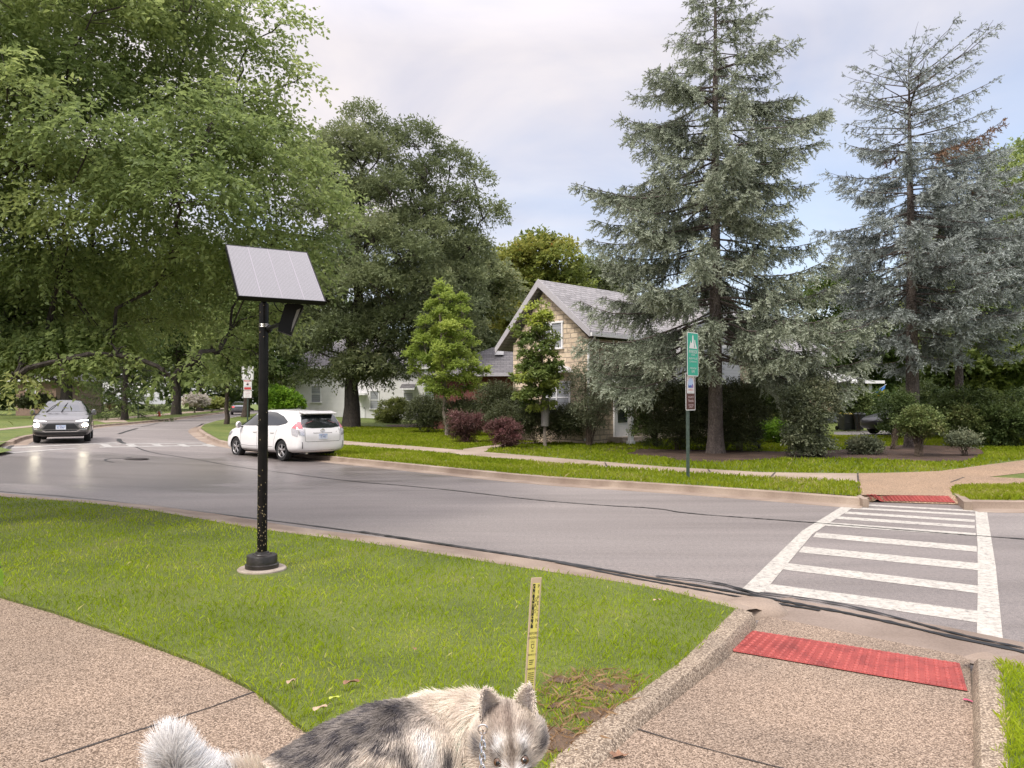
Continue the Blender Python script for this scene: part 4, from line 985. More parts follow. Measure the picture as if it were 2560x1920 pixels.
# verge conifer with low dark boughs
cf = P(312, 1032, 56); cf[2] = float(h_left(cf[0], cf[1]))
kc = cf[1]/FPX
spruce('dark low-boughed conifer standing on the left lawn near the hydrant', cf, 11.5, 0.22, [(1.0, 3.2, 3.2), (3, 3.0, 3.0), (6, 2.0, 2.0), (9, 1.0, 1.0), (11.5, 0.1, 0.1)], 91, 'leaf_forest', zfirst=0.9, n_az=5, step=0.5, fing=0.4, bark='bark_dark')

# far wood that closes every view
def woods():
    r = np.random.default_rng(99); cl = []
    for a in np.linspace(-62, 62, 64):
        R = 135+r.uniform(-8, 18); H = r.uniform(9, 15)
        x, y = R*sin(radians(a)), R*cos(radians(a))
        for _ in range(5): cl.append((np.array([x+r.normal(0, 4), y+r.normal(0, 4), r.uniform(1.5, H)]), r.uniform(3, 4.6)))
    o = crown('woods', cl, 15000, 6, 1.4, 1.1, 0.6, 'leaf_forest', 98, None, shell=0.3, tintvar=0.16)
    tag(o, kind='stuff')
woods()

# ------------------------------------------------------------------ shrubs
def shrub(name, label, px, py, poly, n, r_m, mat, ns, kl, Ll, Wl, seed, group=None, fan=0.0, stems=9, bark='bark_twig', depth=1.0, maxd=1.2, Y=None, cat='shrub', droop=0.1, ct=0.5, hf=h_far, Lsp=0.22, up=0.7, shell=0.35, sr=0.012, tints=None):
    b = G(px, py, hf) if Y is None else P(px, py, Y)
    b[2] = float(hf(b[0], b[1])); Y = b[1]; r = np.random.default_rng(seed)
    t = thing(name, label, cat, b, 0, group)
    cl = clumps_in(poly, Y, n, r_m, seed, depth, 0.38, maxd)
    mb = MB()
    for i in range(stems):
        c = cl[r.integers(len(cl))][0]; d = c-b; q = b+np.array([r.normal(0, 0.07), r.normal(0, 0.07), -0.05])
        mid = b+d*0.5+np.array([-d[0], -d[1], 0])*0.16+np.array([r.normal(0, 0.05), r.normal(0, 0.05), 0.05])
        e = c+norm(d)*r_m*0.6
        mb.tube([q, mid, c, e], [sr, sr*0.8, sr*0.5, sr*0.2], 4, bark, cap=False)
    mb.build('stem', t)
    crown('foliage', cl, ns, kl, Lsp, Ll, Wl, mat, seed+1, t, droop=droop, outw=0.55, flat=0.85, up=up, shell=shell, tintvar=0.14, ct=ct, tints=tints)
    return t
GB = 'shrubs in the far front gardens'
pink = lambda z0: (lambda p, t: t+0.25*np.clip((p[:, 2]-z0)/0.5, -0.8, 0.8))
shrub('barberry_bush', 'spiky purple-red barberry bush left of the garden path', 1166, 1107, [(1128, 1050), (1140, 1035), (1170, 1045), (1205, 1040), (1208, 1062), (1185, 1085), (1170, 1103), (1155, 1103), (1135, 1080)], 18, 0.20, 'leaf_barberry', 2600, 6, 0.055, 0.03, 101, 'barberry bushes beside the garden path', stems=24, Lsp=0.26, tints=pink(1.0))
shrub('barberry_bush', 'rounder browner barberry bush right of the garden path', 1268, 1121, [(1222, 1070), (1240, 1052), (1275, 1055), (1298, 1072), (1296, 1095), (1278, 1117), (1258, 1117), (1236, 1095)], 18, 0.20, 'leaf_barberry', 2600, 6, 0.05, 0.03, 102, 'barberry bushes beside the garden path', stems=14, ct=0.68, Lsp=0.16)
shrub('arching_shrub', 'vase-shaped twiggy brown-green shrub at the corner of the stone gable', 1472, 1115, [(1422, 985), (1440, 930), (1480, 920), (1530, 955), (1545, 1010), (1525, 1050), (1490, 1070), (1460, 1068), (1436, 1040)], 26, 0.30, 'leaf_grey', 2500, 6, 0.065, 0.032, 103, GB, stems=46, sr=0.012, ct=0.45, Lsp=0.3)
shrub('yew_bush', 'big clipped dark round evergreen bush before the brick wall', 1245, 1080, [(1206, 1010), (1220, 970), (1250, 962), (1282, 975), (1300, 1010), (1300, 1060), (1260, 1078), (1215, 1070)], 22, 0.5, 'leaf_yew', 5200, 6, 0.07, 0.03, 104, GB, shell=0.7, Y=31.5, maxd=1.2)
shrub('yew_hedge', 'long low dark clipped hedge under the small sapling maple', 1340, 1088, [(1225, 1040), (1260, 1012), (1350, 1015), (1440, 1020), (1455, 1075), (1440, 1095), (1300, 1092), (1230, 1080)], 30, 0.42, 'leaf_yew', 6500, 6, 0.07, 0.03, 105, GB, shell=0.7, Y=29.3, maxd=0.7, cat='hedge')
shrub('yew_bush', 'dark bush left of the young maple trunk', 1070, 1074, [(1030, 1020), (1050, 1000), (1090, 1000), (1115, 1020), (1120, 1060), (1080, 1078), (1035, 1070)], 18, 0.5, 'leaf_yew', 4200, 6, 0.08, 0.035, 106, GB, shell=0.65, Y=40)
shrub('yew_bush', 'dark bush between the young maple trunk and the red barberry', 1165, 1085, [(1115, 1020), (1150, 1005), (1215, 1015), (1225, 1060), (1190, 1085), (1125, 1080)], 20, 0.45, 'leaf_yew', 4600, 6, 0.08, 0.035, 107, GB, shell=0.65, Y=36.5)
shrub('yew_bush', 'wide black-green yew filling the space left of the big spruce trunk', 1690, 1132, [(1640, 1010), (1670, 970), (1740, 955), (1790, 960), (1790, 1100), (1740, 1130), (1665, 1125), (1640, 1080)], 34, 0.5, 'leaf_yew', 9000, 6, 0.07, 0.028, 108, GB, shell=0.55, Y=26.3, maxd=1.0, stems=16)
shrub('yew_bush', 'black-green yew filling the space right of the big spruce trunk', 1850, 1130, [(1800, 960), (1850, 965), (1895, 985), (1905, 1040), (1890, 1090), (1850, 1128), (1800, 1120)], 24, 0.46, 'leaf_yew', 6500, 6, 0.07, 0.028, 109, GB, shell=0.5, Y=25.6, maxd=1.0, stems=16)
shrub('leaning_shrub', 'thin-stemmed shrub leaning out between the arching shrub and the dark yew', 1640, 1118, [(1530, 960), (1570, 930), (1640, 950), (1660, 1000), (1650, 1080), (1640, 1118), (1600, 1112), (1595, 1060), (1560, 1010)], 24, 0.30, 'leaf_hedge', 3000, 6, 0.075, 0.04, 110, GB, stems=14, sr=0.03, bark='bark_dark')
shrub('garden_shrub', 'large grey-green open shrub with dark stems in front of the bay window', 2040, 1143, [(1965, 1040), (1975, 985), (2020, 950), (2060, 945), (2090, 985), (2082, 1040), (2062, 1080), (2085, 1130), (2050, 1143), (1990, 1130), (1970, 1090)], 44, 0.30, 'leaf_grey', 4600, 6, 0.085, 0.038, 111, GB, stems=30, sr=0.028, bark='bark_dark', Lsp=0.24)
shrub('garden_shrub', 'small grey-green shrub on the mulch right of the big open one', 2158, 1136, [(2128, 1116), (2145, 1104), (2180, 1104), (2196, 1112), (2188, 1130), (2150, 1134)], 14, 0.14, 'leaf_grey', 1100, 6, 0.07, 0.035, 112, GB, stems=10)
shrub('arching_shrub', 'vase-shaped shrub of thin bare stems before the dark parked car', 2230, 1124, [(2238, 1040), (2240, 1000), (2265, 985), (2290, 1020), (2284, 1060), (2255, 1075)], 18, 0.20, 'leaf_hedge', 1300, 6, 0.06, 0.035, 113, GB, stems=40, sr=0.011, ct=0.35)
shrub('arching_shrub', 'yellow-green fan-shaped shrub at the foot of the second spruce', 2292, 1142, [(2256, 1058), (2280, 1026), (2320, 1026), (2348, 1052), (2338, 1082), (2300, 1092), (2266, 1084)], 22, 0.19, 'leaf_hedge', 1700, 6, 0.07, 0.042, 114, GB, stems=46, sr=0.010, ct=0.72)
shrub('arching_shrub', 'little sparse shrub on the mulch at the slim spruce', 2412, 1140, [(2378, 1102), (2395, 1086), (2430, 1088), (2442, 1104), (2425, 1114), (2395, 1114)], 12, 0.13, 'leaf_grey', 520, 6, 0.065, 0.04, 115, GB, stems=18, sr=0.008)
hp_ = [(2340, 1000), (2420, 975), (2560, 985), (2720, 985), (2720, 1115), (2560, 1122), (2440, 1118), (2380, 1105), (2345, 1060)]
shrub('mixed_hedge', 'tall loose hedge along the right edge behind the slim spruce', 2500, 1120, hp_, 60, 0.46, 'leaf_hedge', 11000, 6, 0.085, 0.045, 116, GB, Y=27.5, stems=40, maxd=1.2, cat='hedge')
shrub('mixed_hedge', 'shadowy hedge behind the second spruce trunk', 2310, 1095, [(2200, 1010), (2280, 970), (2360, 975), (2390, 1010), (2390, 1085), (2300, 1095), (2215, 1085)], 30, 0.5, 'leaf_hedge', 5000, 6, 0.10, 0.05, 117, GB, Y=33, stems=20, ct=0.35, cat='hedge')
shrub('garden_shrub', 'leafy green rose shrub just left of the bay window', 1915, 1085, [(1885, 1000), (1895, 940), (1925, 920), (1955, 940), (1960, 1000), (1950, 1060), (1915, 1085), (1890, 1060)], 26, 0.36, 'leaf_hedge', 3600, 6, 0.11, 0.065, 118, GB, Y=32.5, ct=0.6)
shrub('flower_bed', 'leafy perennials with small pink blooms under the bay window', 1935, 1100, [(1880, 1085), (1900, 1060), (1960, 1060), (2010, 1065), (2020, 1095), (1960, 1102), (1890, 1100)], 18, 0.25, 'leaf_bright', 2200, 6, 0.10, 0.04, 119, GB, Y=30, cat='plants', ct=0.45)
shrub('yew_bush', 'dark bush behind the trash bins', 2180, 1070, [(2110, 1020), (2150, 985), (2230, 980), (2270, 1010), (2270, 1065), (2200, 1075), (2115, 1070)], 24, 0.7, 'leaf_forest', 4200, 6, 0.13, 0.07, 120, GB, Y=47)
shrub('garden_shrub', 'leafy mid-green shrub hiding the foot of the stone wall', 2150, 1060, [(2080, 1000), (2110, 975), (2145, 980), (2160, 1000), (2160, 1030), (2110, 1035)], 18, 0.5, 'leaf_hedge', 3000, 6, 0.12, 0.06, 125, GB, Y=39)
shrub('boxwood_ball', 'small clipped round boxwood before the white house', 960, 1058, [(950, 1050), (955, 1042), (966, 1042), (972, 1050), (966, 1058), (955, 1058)], 6, 0.28, 'leaf_yew', 900, 6, 0.08, 0.05, 121, GB, Y=56, shell=0.8)
shrub('flower_bed', 'tall pale garden plants before the white house windows', 985, 1056, [(942, 1040), (955, 1015), (985, 1000), (1010, 1000), (1022, 1040), (1000, 1058), (960, 1056)], 16, 0.45, 'leaf_olive', 1400, 6, 0.16, 0.06, 122, GB, Y=54, stems=22, sr=0.014, cat='plants')
shrub('garden_shrub', 'round bright green bush between the lamp pole and the white wagon roof', 708, 1020, [(672, 1000), (690, 980), (725, 978), (748, 1000), (745, 1025), (700, 1028), (675, 1020)], 16, 0.8, 'leaf_bright', 2600, 6, 0.2, 0.12, 123, GB, Y=58, ct=0.4)
shrub('flowering_shrub', 'pale-flowered shrub beside the far left pavement', 487, 1018, [(465, 1012), (470, 998), (488, 990), (505, 998), (508, 1015), (480, 1020)], 12, 0.9, 'flower_pale', 1100, 6, 0.22, 0.14, 124, GB, Y=88, hf=h_left)
shrub('garden_shrub', 'yellow-green low shrubs beyond the pale-flowered one', 530, 1018, [(508, 1014), (520, 1004), (545, 1004), (565, 1012), (560, 1020), (512, 1020)], 12, 0.8, 'leaf_olive', 1300, 6, 0.25, 0.12, 126, GB, Y=92, hf=h_left)
shrub('garden_shrub', 'dark foundation bush before the pinkish house on the far left', 110, 1022, [(60, 1005), (85, 995), (130, 1003), (150, 1015), (120, 1022), (60, 1022)], 12, 0.8, 'leaf_yew', 1600, 6, 0.2, 0.1, 127, GB, Y=62, hf=h_left)
# ------------------------------------------------------------------ houses
def brickmat(name, dirv, c1, c2, mortar, bw, bh, ms=0.02, rough=0.85, distort=0.0, off=0.5, bmp=0.6, rowoff=None, zdir=(0, 0, 1), irr=0.0):
    m, nt, b = newmat(name); co = nd(nt, 'ShaderNodeTexCoord').outputs['Object']
    def dot(v):
        n = nd(nt, 'ShaderNodeVectorMath', operation='DOT_PRODUCT'); nt.links.new(co, n.inputs[0]); n.inputs[1].default_value = v; return n.outputs['Value']
    u, v = dot(dirv), dot(zdir)
    if distort:
        nn = noise(nt, 2.2, 3, co); n2 = noise(nt, 1.7, 3, objco(nt, (1.3, 1, 1.2)))
        u = mth(nt, 'ADD', u, mth(nt, 'MULTIPLY', nn, distort*2)); v = mth(nt, 'ADD', v, mth(nt, 'MULTIPLY', n2, distort))
    c = nd(nt, 'ShaderNodeCombineXYZ'); nt.links.new(u, c.inputs[0]); nt.links.new(v, c.inputs[1])
    t = nd(nt, 'ShaderNodeTexBrick'); nt.links.new(c.outputs[0], t.inputs['Vector'])
    t.inputs['Scale'].default_value = 1; t.inputs['Brick Width'].default_value = bw; t.inputs['Row Height'].default_value = bh
    t.inputs['Mortar Size'].default_value = ms; t.inputs['Mortar Smooth'].default_value = 0.3; t.inputs['Bias'].default_value = 0.0
    t.offset = off; t.squash = 1.0 if not irr else 1.6; t.squash_frequency = 3 if irr else 2
    t.inputs['Color1'].default_value = (*c1, 1); t.inputs['Color2'].default_value = (*c2, 1); t.inputs['Mortar'].default_value = (*mortar, 1)
    col = mixc(nt, 0.7, t.outputs['Color'], ramp(nt, [(0.3, (0.72, 0.7, 0.68)), (0.5, (1, 1, 1)), (0.75, (1.2, 1.18, 1.12))], noise(nt, 6, 6, co, 0.3)), 'MULTIPLY')
    nt.links.new(col, b.inputs['Base Color']); b.inputs['Roughness'].default_value = rough
    bump(nt, b, mth(nt, 'ADD', mth(nt, 'MULTIPLY', t.outputs['Fac'], -1.0), mth(nt, 'MULTIPLY', noise(nt, 18, 4, co), 0.6)), bmp, 0.03)
ga = np.array([-0.69, 0.72, 0.]); ga /= np.linalg.norm(ga); gb = np.array([ga[1], -ga[0], 0])
brickmat('stone_gable', tuple(ga), (0.70, 0.57, 0.42), (0.52, 0.41, 0.30), (0.34, 0.275, 0.215), 0.40, 0.19, 0.022, distort=0.10, irr=1)
brickmat('stone_side', tuple(gb), (0.70, 0.57, 0.42), (0.52, 0.41, 0.30), (0.34, 0.275, 0.215), 0.40, 0.19, 0.022, distort=0.10, irr=1)
brickmat('shingle_side', tuple(gb), (0.33, 0.315, 0.32), (0.235, 0.225, 0.23), (0.13, 0.12, 0.12), 0.32, 0.11, 0.010, zdir=(0, 0, 1), bmp=0.4)
brickmat('shingle_cross', tuple(ga), (0.33, 0.315, 0.32), (0.235, 0.225, 0.23), (0.13, 0.12, 0.12), 0.32, 0.11, 0.010, bmp=0.4)
brickmat('shingle_dark', (1, 0, 0), (0.17, 0.16, 0.165), (0.11, 0.105, 0.11), (0.06, 0.055, 0.055), 0.34, 0.12, 0.012, bmp=0.4)
brickmat('red_brick', (1, 0, 0), (0.155, 0.035, 0.025), (0.10, 0.024, 0.018), (0.16, 0.10, 0.085), 0.22, 0.075, 0.010, bmp=0.3)
brickmat('pink_brick', (1, 0, 0), (0.30, 0.19, 0.14), (0.24, 0.15, 0.11), (0.25, 0.2, 0.17), 0.22, 0.075, 0.010, bmp=0.3)
def m_siding(name, col, pitch=0.11):
    m, nt, b = newmat(name); co = nd(nt, 'ShaderNodeTexCoord').outputs['Object']; s = nd(nt, 'ShaderNodeSeparateXYZ'); nt.links.new(co, s.inputs[0])
    f = mth(nt, 'FRACT', mth(nt, 'DIVIDE', s.outputs[2], pitch))
    c = ramp(nt, [(0.0, tuple(x*0.45 for x in col)), (0.10, col), (1.0, col)], f)
    c = mixc(nt, 0.5, c, ramp(nt, [(0.3, (0.88, 0.88, 0.88)), (0.7, (1.05, 1.05, 1.05))], noise(nt, 3, 5, co)), 'MULTIPLY')
    nt.links.new(c, b.inputs['Base Color']); b.inputs['Roughness'].default_value = 0.6
    bump(nt, b, f, 0.5, 0.02)
m_siding('white_siding', (0.82, 0.80, 0.81)); m_siding('grey_siding', (0.50, 0.50, 0.54), 0.14)
simple('white_trim', (0.80, 0.79, 0.80), 0.45, var=0.06); simple('grey_trim', (0.40, 0.38, 0.40), 0.5, var=0.08)
simple('glass_dark', (0.035, 0.04, 0.045), 0.06, var=0.3, scale=1.5, spec=0.8)
simple('blind', (0.42, 0.43, 0.44), 0.5, var=0.05)
def m_blind():
    m, nt, b = newmat('window_blind'); co = nd(nt, 'ShaderNodeTexCoord').outputs['Object']; s = nd(nt, 'ShaderNodeSeparateXYZ'); nt.links.new(co, s.inputs[0])
    f = mth(nt, 'FRACT', mth(nt, 'DIVIDE', s.outputs[2], 0.16))
    nt.links.new(ramp(nt, [(0, (0.10, 0.10, 0.11)), (0.16, (0.27, 0.28, 0.30)), (1, (0.33, 0.34, 0.36))], f), b.inputs['Base Color']); b.inputs['Roughness'].default_value = 0.12
m_blind()
Z = np.array([0, 0, 1.])
def window(parent, c, r, n, w, h, sashes=1, trim='white_trim', glass='window_blind', bar=True):
    """window centred at c on a wall with outward normal n and horizontal direction r"""
    c, r, n = (np.array(q, float) for q in (c, r, n)); mb = MB(); f = 0.07
    tot = w*sashes+f*(sashes-1)
    mb.obox(c+Z*(h/2+f/2)+n*0.02, r*(tot/2+f*1.5), n*0.05, Z*f/2, trim); mb.obox(c-Z*(h/2+f/2)+n*0.04, r*(tot/2+f*1.7), n*0.08, Z*f/2, trim)
    xs = []
    for s in range(sashes+1):
        x = -tot/2-f/2+s*(w+f); mb.obox(c+r*x+n*0.02, r*f/2, n*0.045, Z*h/2, trim)
    for s in range(sashes):
        x = -tot/2+w/2+s*(w+f)
        if bar: mb.obox(c+r*x+n*0.01, r*w/2, n*0.03, Z*0.028, trim)
        xs.append(x)
    fr = mb.build('window', parent)
    for x in xs:
        g = MB(); g.obox(c+r*x+n*0.008, r*w/2, n*0.012, Z*h/2, glass); g.build('pane', fr)
    return fr
# ---- stone house
D0 = 29.5; CO = np.array([(1471-1280)/FPX*D0, D0, 0.]); CO[2] = float(h_far(CO[0], CO[1]))
t = thing('stone_house', 'tan stone house with a steep grey gable roof, half hidden by the tall spruce', 'house', CO)
Wg, Pk, zE, zP, Ln = 4.16, 2.30, 4.27, 6.62, 19.5
def HP(a, b_, z): return np.array([CO[0], CO[1], 0])+ga*a+gb*b_+Z*z
zb = CO[2]-0.25
mb = MB()
mb.prism([HP(0, 0, zb), HP(Wg, 0, zb), HP(Wg, 0, zE-0.1), HP(Pk, 0, zP-0.22), HP(0, 0, zE)], gb*0.3, 'stone_gable')
mb.add([HP(0, 0.3, zb), HP(0, Ln, zb), HP(0, Ln, zE), HP(0, 0.3, zE), HP(0.3, 0.3, zb), HP(0.3, Ln, zb), HP(0.3, Ln, zE), HP(0.3, 0.3, zE)], [(0, 1, 2, 3), (4, 7, 6, 5), (1, 5, 6, 2)], 'stone_side')
mb.add([HP(Wg, 0.3, zb), HP(Wg, Ln, zb), HP(Wg, Ln, zE), HP(Wg, 0.3, zE)], [(0, 3, 2, 1)], 'stone_side')
mb.prism([HP(0, Ln-0.3, zb), HP(Wg, Ln-0.3, zb), HP(Wg, Ln-0.3, zE-0.1), HP(Pk, Ln-0.3, zP-0.22), HP(0, Ln-0.3, zE)], gb*0.29, 'stone_gable')
mb.build('wall', t)
# roof planes (slab thickness), rake boards, fascia
mb = MB(); th = 0.12
eR, eL = HP(-0.42, -0.38, 4.52), HP(4.85, -0.38, 4.12); pk = HP(Pk, -0.38, zP+0.13); bk = gb*(Ln+0.7)
mb.prism([eR, pk, pk+bk, eR+bk], -Z*th, 'shingle_side', 'grey_trim'); mb.prism([eL+bk, pk+bk, pk, eL], -Z*th, 'shingle_side', 'grey_trim')
# cross gable roof over the middle of the house
b0, b1 = 5.2, 10.4; bm = (b0+b1)/2; zr = zP-0.15
rp = lambda b_, z, a=-0.75: HP(a, b_, z)
zcv = 3.75
mb.prism([rp(b0-0.4, zcv), rp(bm, zr), HP(Pk, bm, zr), HP(1.2, b0-0.4, zcv+1.5)], -Z*th, 'shingle_cross', 'white_trim')
mb.prism([rp(b1+0.4, zcv), HP(1.2, b1+0.4, zcv+1.5), HP(Pk, bm, zr), rp(bm, zr)], -Z*th, 'shingle_cross', 'white_trim')
roof = mb.build('roof', t)
mb = MB()
for e in (eR, eL):
    d = (pk-e); up = np.cross(d/np.linalg.norm(d), gb); up = up*np.sign(up[2])
    mb.prism([e+up*0.02-gb*0.035, pk+Z*0.03-gb*0.035, pk-Z*0.30-gb*0.035, e-Z*0.24-gb*0.035], gb*0.03, 'grey_trim')
mb.build('rake_board', roof)
mb = MB(); mb.obox((eR+eR+bk)/2-Z*0.14+ga*(-0.03), gb*(Ln+0.7)/2, ga*0.055, Z*0.07, 'white_trim'); mb.build('gutter', t)
mb = MB(); mb.prism([HP(-0.5, b0, 2.6), HP(-0.5, b1, 2.6), HP(-0.5, b1, zcv), HP(-0.5, bm, zr-0.25), HP(-0.5, b0, zcv)], ga*0.45, 'grey_siding'); dm = mb.build('dormer', t)
window(t, HP(-0.52, bm, 4.3), -gb if False else gb, -ga, 0.7, 1.1, 2)
# downspout at the corner, white corner post, end trim
mb = MB(); q = HP(-0.36, -0.05, 4.36)
mb.tube([q, q-Z*0.12, HP(-0.10, -0.09, 4.02), HP(-0.06, -0.06, 3.6), HP(-0.06, -0.06, 1.9), HP(-0.06, -0.06, 0.55), HP(-0.12, -0.35, 0.38)], 0.05, 6, 'white_trim'); mb.build('downspout', t)
mb = MB(); mb.obox(HP(-0.02, Ln-0.12, (zb+zE)/2), ga*0.05, gb*0.14, Z*(zE-zb)/2, 'white_trim'); mb.build('corner_board', t)
window(t, HP(1.91, 0, 4.48), -ga, -gb, 0.52, 0.98, 2)
# arched white canopy and window on the gable, porch post and steps on the side
def onside(px, py, off=0.0):   # point on the side wall plane
    d = ray(px, py); n = -ga; tt = np.dot(HP(-off, 0, 0)-CAMP, n)/np.dot(d, n); return CAMP+d*tt
mb = MB(); c = HP(1.62, -0.45, 2.98); A = []
for k in range(11):
    an = pi*k/10; A.append(c+ga*cos(an)*0.85+Z*sin(an)*0.32)
mb.prism(A, gb*0.45, 'white_trim'); mb.build('canopy', t)
window(t, HP(1.62, 0, 2.0), -ga, -gb, 0.62, 1.15, 2)
mb = MB(); pc = HP(-1.25, 1.0, 0); mb.obox(pc+Z*(zb+1.25), ga*0.08, gb*0.08, Z*1.25, 'white_trim'); mb.obox(pc+Z*(zb+0.3), ga*0.12, gb*0.12, Z*0.1, 'white_trim'); mb.build('porch_post', t)
mb = MB(); mb.prism([HP(0, 0.75, zb+2.75), HP(-1.5, 0.75, zb+2.45), HP(-1.5, 3.2, zb+2.45), HP(0, 3.2, zb+2.75)], Z*0.1, 'shingle_side', 'white_trim'); mb.build('porch_roof', t)
mb = MB()
for i in range(3): mb.obox(HP(-0.35-0.2*i, 2.0, zb+0.42-0.14*i), ga*(0.35+0.0*i), gb*0.8, Z*0.07, 'pad_concrete')
mb.build('step', t)
mb = MB(); mb.obox(HP(-0.03, 2.0, zb+1.55), ga*0.04, gb*0.5, Z*1.08, 'white_trim'); mb.obox(HP(-0.075, 2.0, zb+1.75), ga*0.01, gb*0.3, Z*0.7, 'glass_dark'); mb.build('door', t)
# bay window
bb = 15.4; bw_ = 1.15; zt = 3.15
mb = MB(); foot = [HP(0, bb-bw_-0.35, 0), HP(-0.85, bb-bw_+0.2, 0), HP(-0.85, bb+bw_-0.2, 0), HP(0, bb+bw_+0.35, 0)]
mb.prism([f+Z*zb for f in foot], Z*(1.0-zb), 'stone_side'); mb.prism([f+Z*1.0 for f in foot], Z*(zt-1.0), 'grey_siding')
pkb = HP(0, bb, 4.0); ft = [f+Z*zt+ga*(-0.12 if i in (1, 2) else 0) for i, f in enumerate(foot)]
mb.add(ft+[pkb], [(0, 1, 4), (1, 2, 4), (2, 3, 4)], 'shingle_cross'); mb.prism([f-Z*0.16 for f in ft], Z*0.158, 'white_trim')
bay = mb.build('bay', t)
window(t, HP(-0.86, bb, 2.05), gb, -ga, 0.80, 1.5, 2)
e0, e1 = foot[0], foot[1]; ed = norm(e1-e0); en = np.array([ed[1], -ed[0], 0]); en = en*np.sign(np.dot(en, -ga-gb*0.6))
window(t, (e0+e1)/2+Z*2.05, ed, en, 0.5, 1.5, 1)

# ---- brick house
def onY(px, py, Y): return P(px, py, Y)
def house_box(name, label, x0, x1, Y0, Y1, zw, zr, wall, roof, over=0.5, cat='house', ridge=True):
    zbx = float(min(h_far((x0+x1)/2, Y0), h_far(x0, Y0)))-0.3
    t = thing(name, label, cat, ((x0+x1)/2, Y0, zbx+0.3)); mb = MB()
    mb.box(x0, x1, Y0, Y1, zbx, zw, wall); mb.build('wall', t)
    mb = MB(); ym = (Y0+Y1)/2; k = (Y1-Y0)/2+over; xa, xb = x0-over, x1+over; hx = min(k*0.85, (xb-xa)/2*0.9)
    V = [(xa, Y0-over, zw), (xb, Y0-over, zw), (xb, Y1+over, zw), (xa, Y1+over, zw), (xa+hx, ym, zr), (xb-hx, ym, zr)]
    mb.add(V, [(0, 1, 5, 4), (1, 2, 5), (2, 3, 4, 5), (3, 0, 4), (3, 2, 1, 0)], roof); rf = mb.build('roof', t)
    mb = MB(); mb.box(xa-0.01, xb+0.01, Y0-over-0.05, Y0-over+0.03, zw-0.16, zw+0.02, 'white_trim' if wall != 'red_brick' else 'grey_trim'); mb.build('gutter', rf)
    return t
Yb = 43.0; kb = Yb/FPX
bh = house_box('brick_house', 'dark red brick bungalow with a grey hip roof left of the stone house', (1085-1280)*kb, (1400-1280)*kb, Yb, Yb+9, (1003-934)*kb+EYE, (1003-868)*(kb*1.1)+EYE, 'red_brick', 'shingle_dark')
mb = MB(); mb.box(-1.0, -0.5, 45.5, 45.9, 4.6, 4.85, 'white_trim'); mb.build('roof_vent', bh)
# ---- white house
Yw = 62.0; kw = Yw/FPX
wh = house_box('white_house', 'white clapboard house with a white door behind the oak trunk', (690-1280)*kw, (1062-1280)*kw, Yw, Yw+10, (1003-918)*kw+EYE, (1003-850)*kw*1.1+EYE, 'white_siding', 'shingle_dark')
X_ = lambda px: (px-1280)*kw
Zp = lambda py: (1003-py)*kw+EYE
mb = MB(); mb.box(X_(896), X_(913), Yw-0.06, Yw+0.1, Zp(1046), Zp(990), 'white_trim'); mb.box(X_(899), X_(910), Yw-0.09, Yw-0.05, Zp(1015), Zp(994), 'white_trim'); dr = mb.build('door', wh)
mb = MB(); mb.lathe([(0.04, 0), (0.05, 0.04), (0.02, 0.08)], 8, 'iron', (X_(911), Yw-0.06, Zp(1020)), (0, -1, 0)); mb.build('handle', dr)
mb = MB(); mb.box(X_(892), X_(917), Yw-0.9, Yw, Zp(988), Zp(983), 'white_trim'); mb.build('canopy', wh)
window(wh, (X_(936), Yw, Zp(1000)), (1, 0, 0), (0, -1, 0), 0.62, 1.4, 1); window(wh, (X_(1021), Yw, Zp(1002)), (1, 0, 0), (0, -1, 0), 0.72, 1.3, 1)
window(wh, (X_(790), Yw, Zp(985)), (1, 0, 0), (0, -1, 0), 0.7, 1.3, 1)
mb = MB(); mb.prism([(X_(1004), Yw-1.2, Zp(975)), (X_(1040), Yw-1.2, Zp(975)), (X_(1040), Yw, Zp(964)), (X_(1004), Yw, Zp(964))], (0, 0, 0.12), 'shingle_dark', 'white_trim'); mb.build('porch_roof', wh)
# ---- pinkish house far left
Yp = 72.0; kp = Yp/FPX
ph_ = house_box('brick_house', 'pinkish tan brick house glimpsed under the elm at the far left', (40-1280)*kp, (140-1280)*kp, Yp, Yp+8, (1003-950)*kp+EYE, (1003-900)*kp+EYE, 'pink_brick', 'shingle_dark')
window(ph_, ((78-1280)*kp, Yp, (1003-985)*kp+EYE), (1, 0, 0), (0, -1, 0), 0.8, 1.2, 1)
# ---- porch at the right with the flag
Yq = 50.0; kq = Yq/FPX; x_ = lambda px: (px-1280)*kq; z_ = lambda py: (1003-py)*kq+EYE
t = thing('porch_house', 'white-trimmed porch house behind the trash bins', 'house', (x_(2120), Yq, float(h_far(x_(2120), Yq))))
mb = MB(); mb.box(x_(2030), x_(2150), Yq+2.6, Yq+8, 0.1, z_(958), 'grey_siding'); mb.build('wall', t)
mb = MB(); mb.prism([(x_(2030), Yq-0.5, z_(922)), (x_(2030), Yq-0.5, z_(957)), (x_(2200), Yq-0.5, z_(957))], (0, 4.5, 0), 'white_trim', 'shingle_dark')
mb.box(x_(2120), x_(2202), Yq-0.56, Yq-0.44, z_(959), z_(952), 'white_trim'); mb.build('roof', t)
mb = MB(); mb.obox((x_(2174), Yq, (z_(957)+0.2)/2), (0.11, 0, 0), (0, 0.11, 0), (0, 0, (z_(957)-0.2)/2), 'white_trim'); mb.build('porch_post', t)
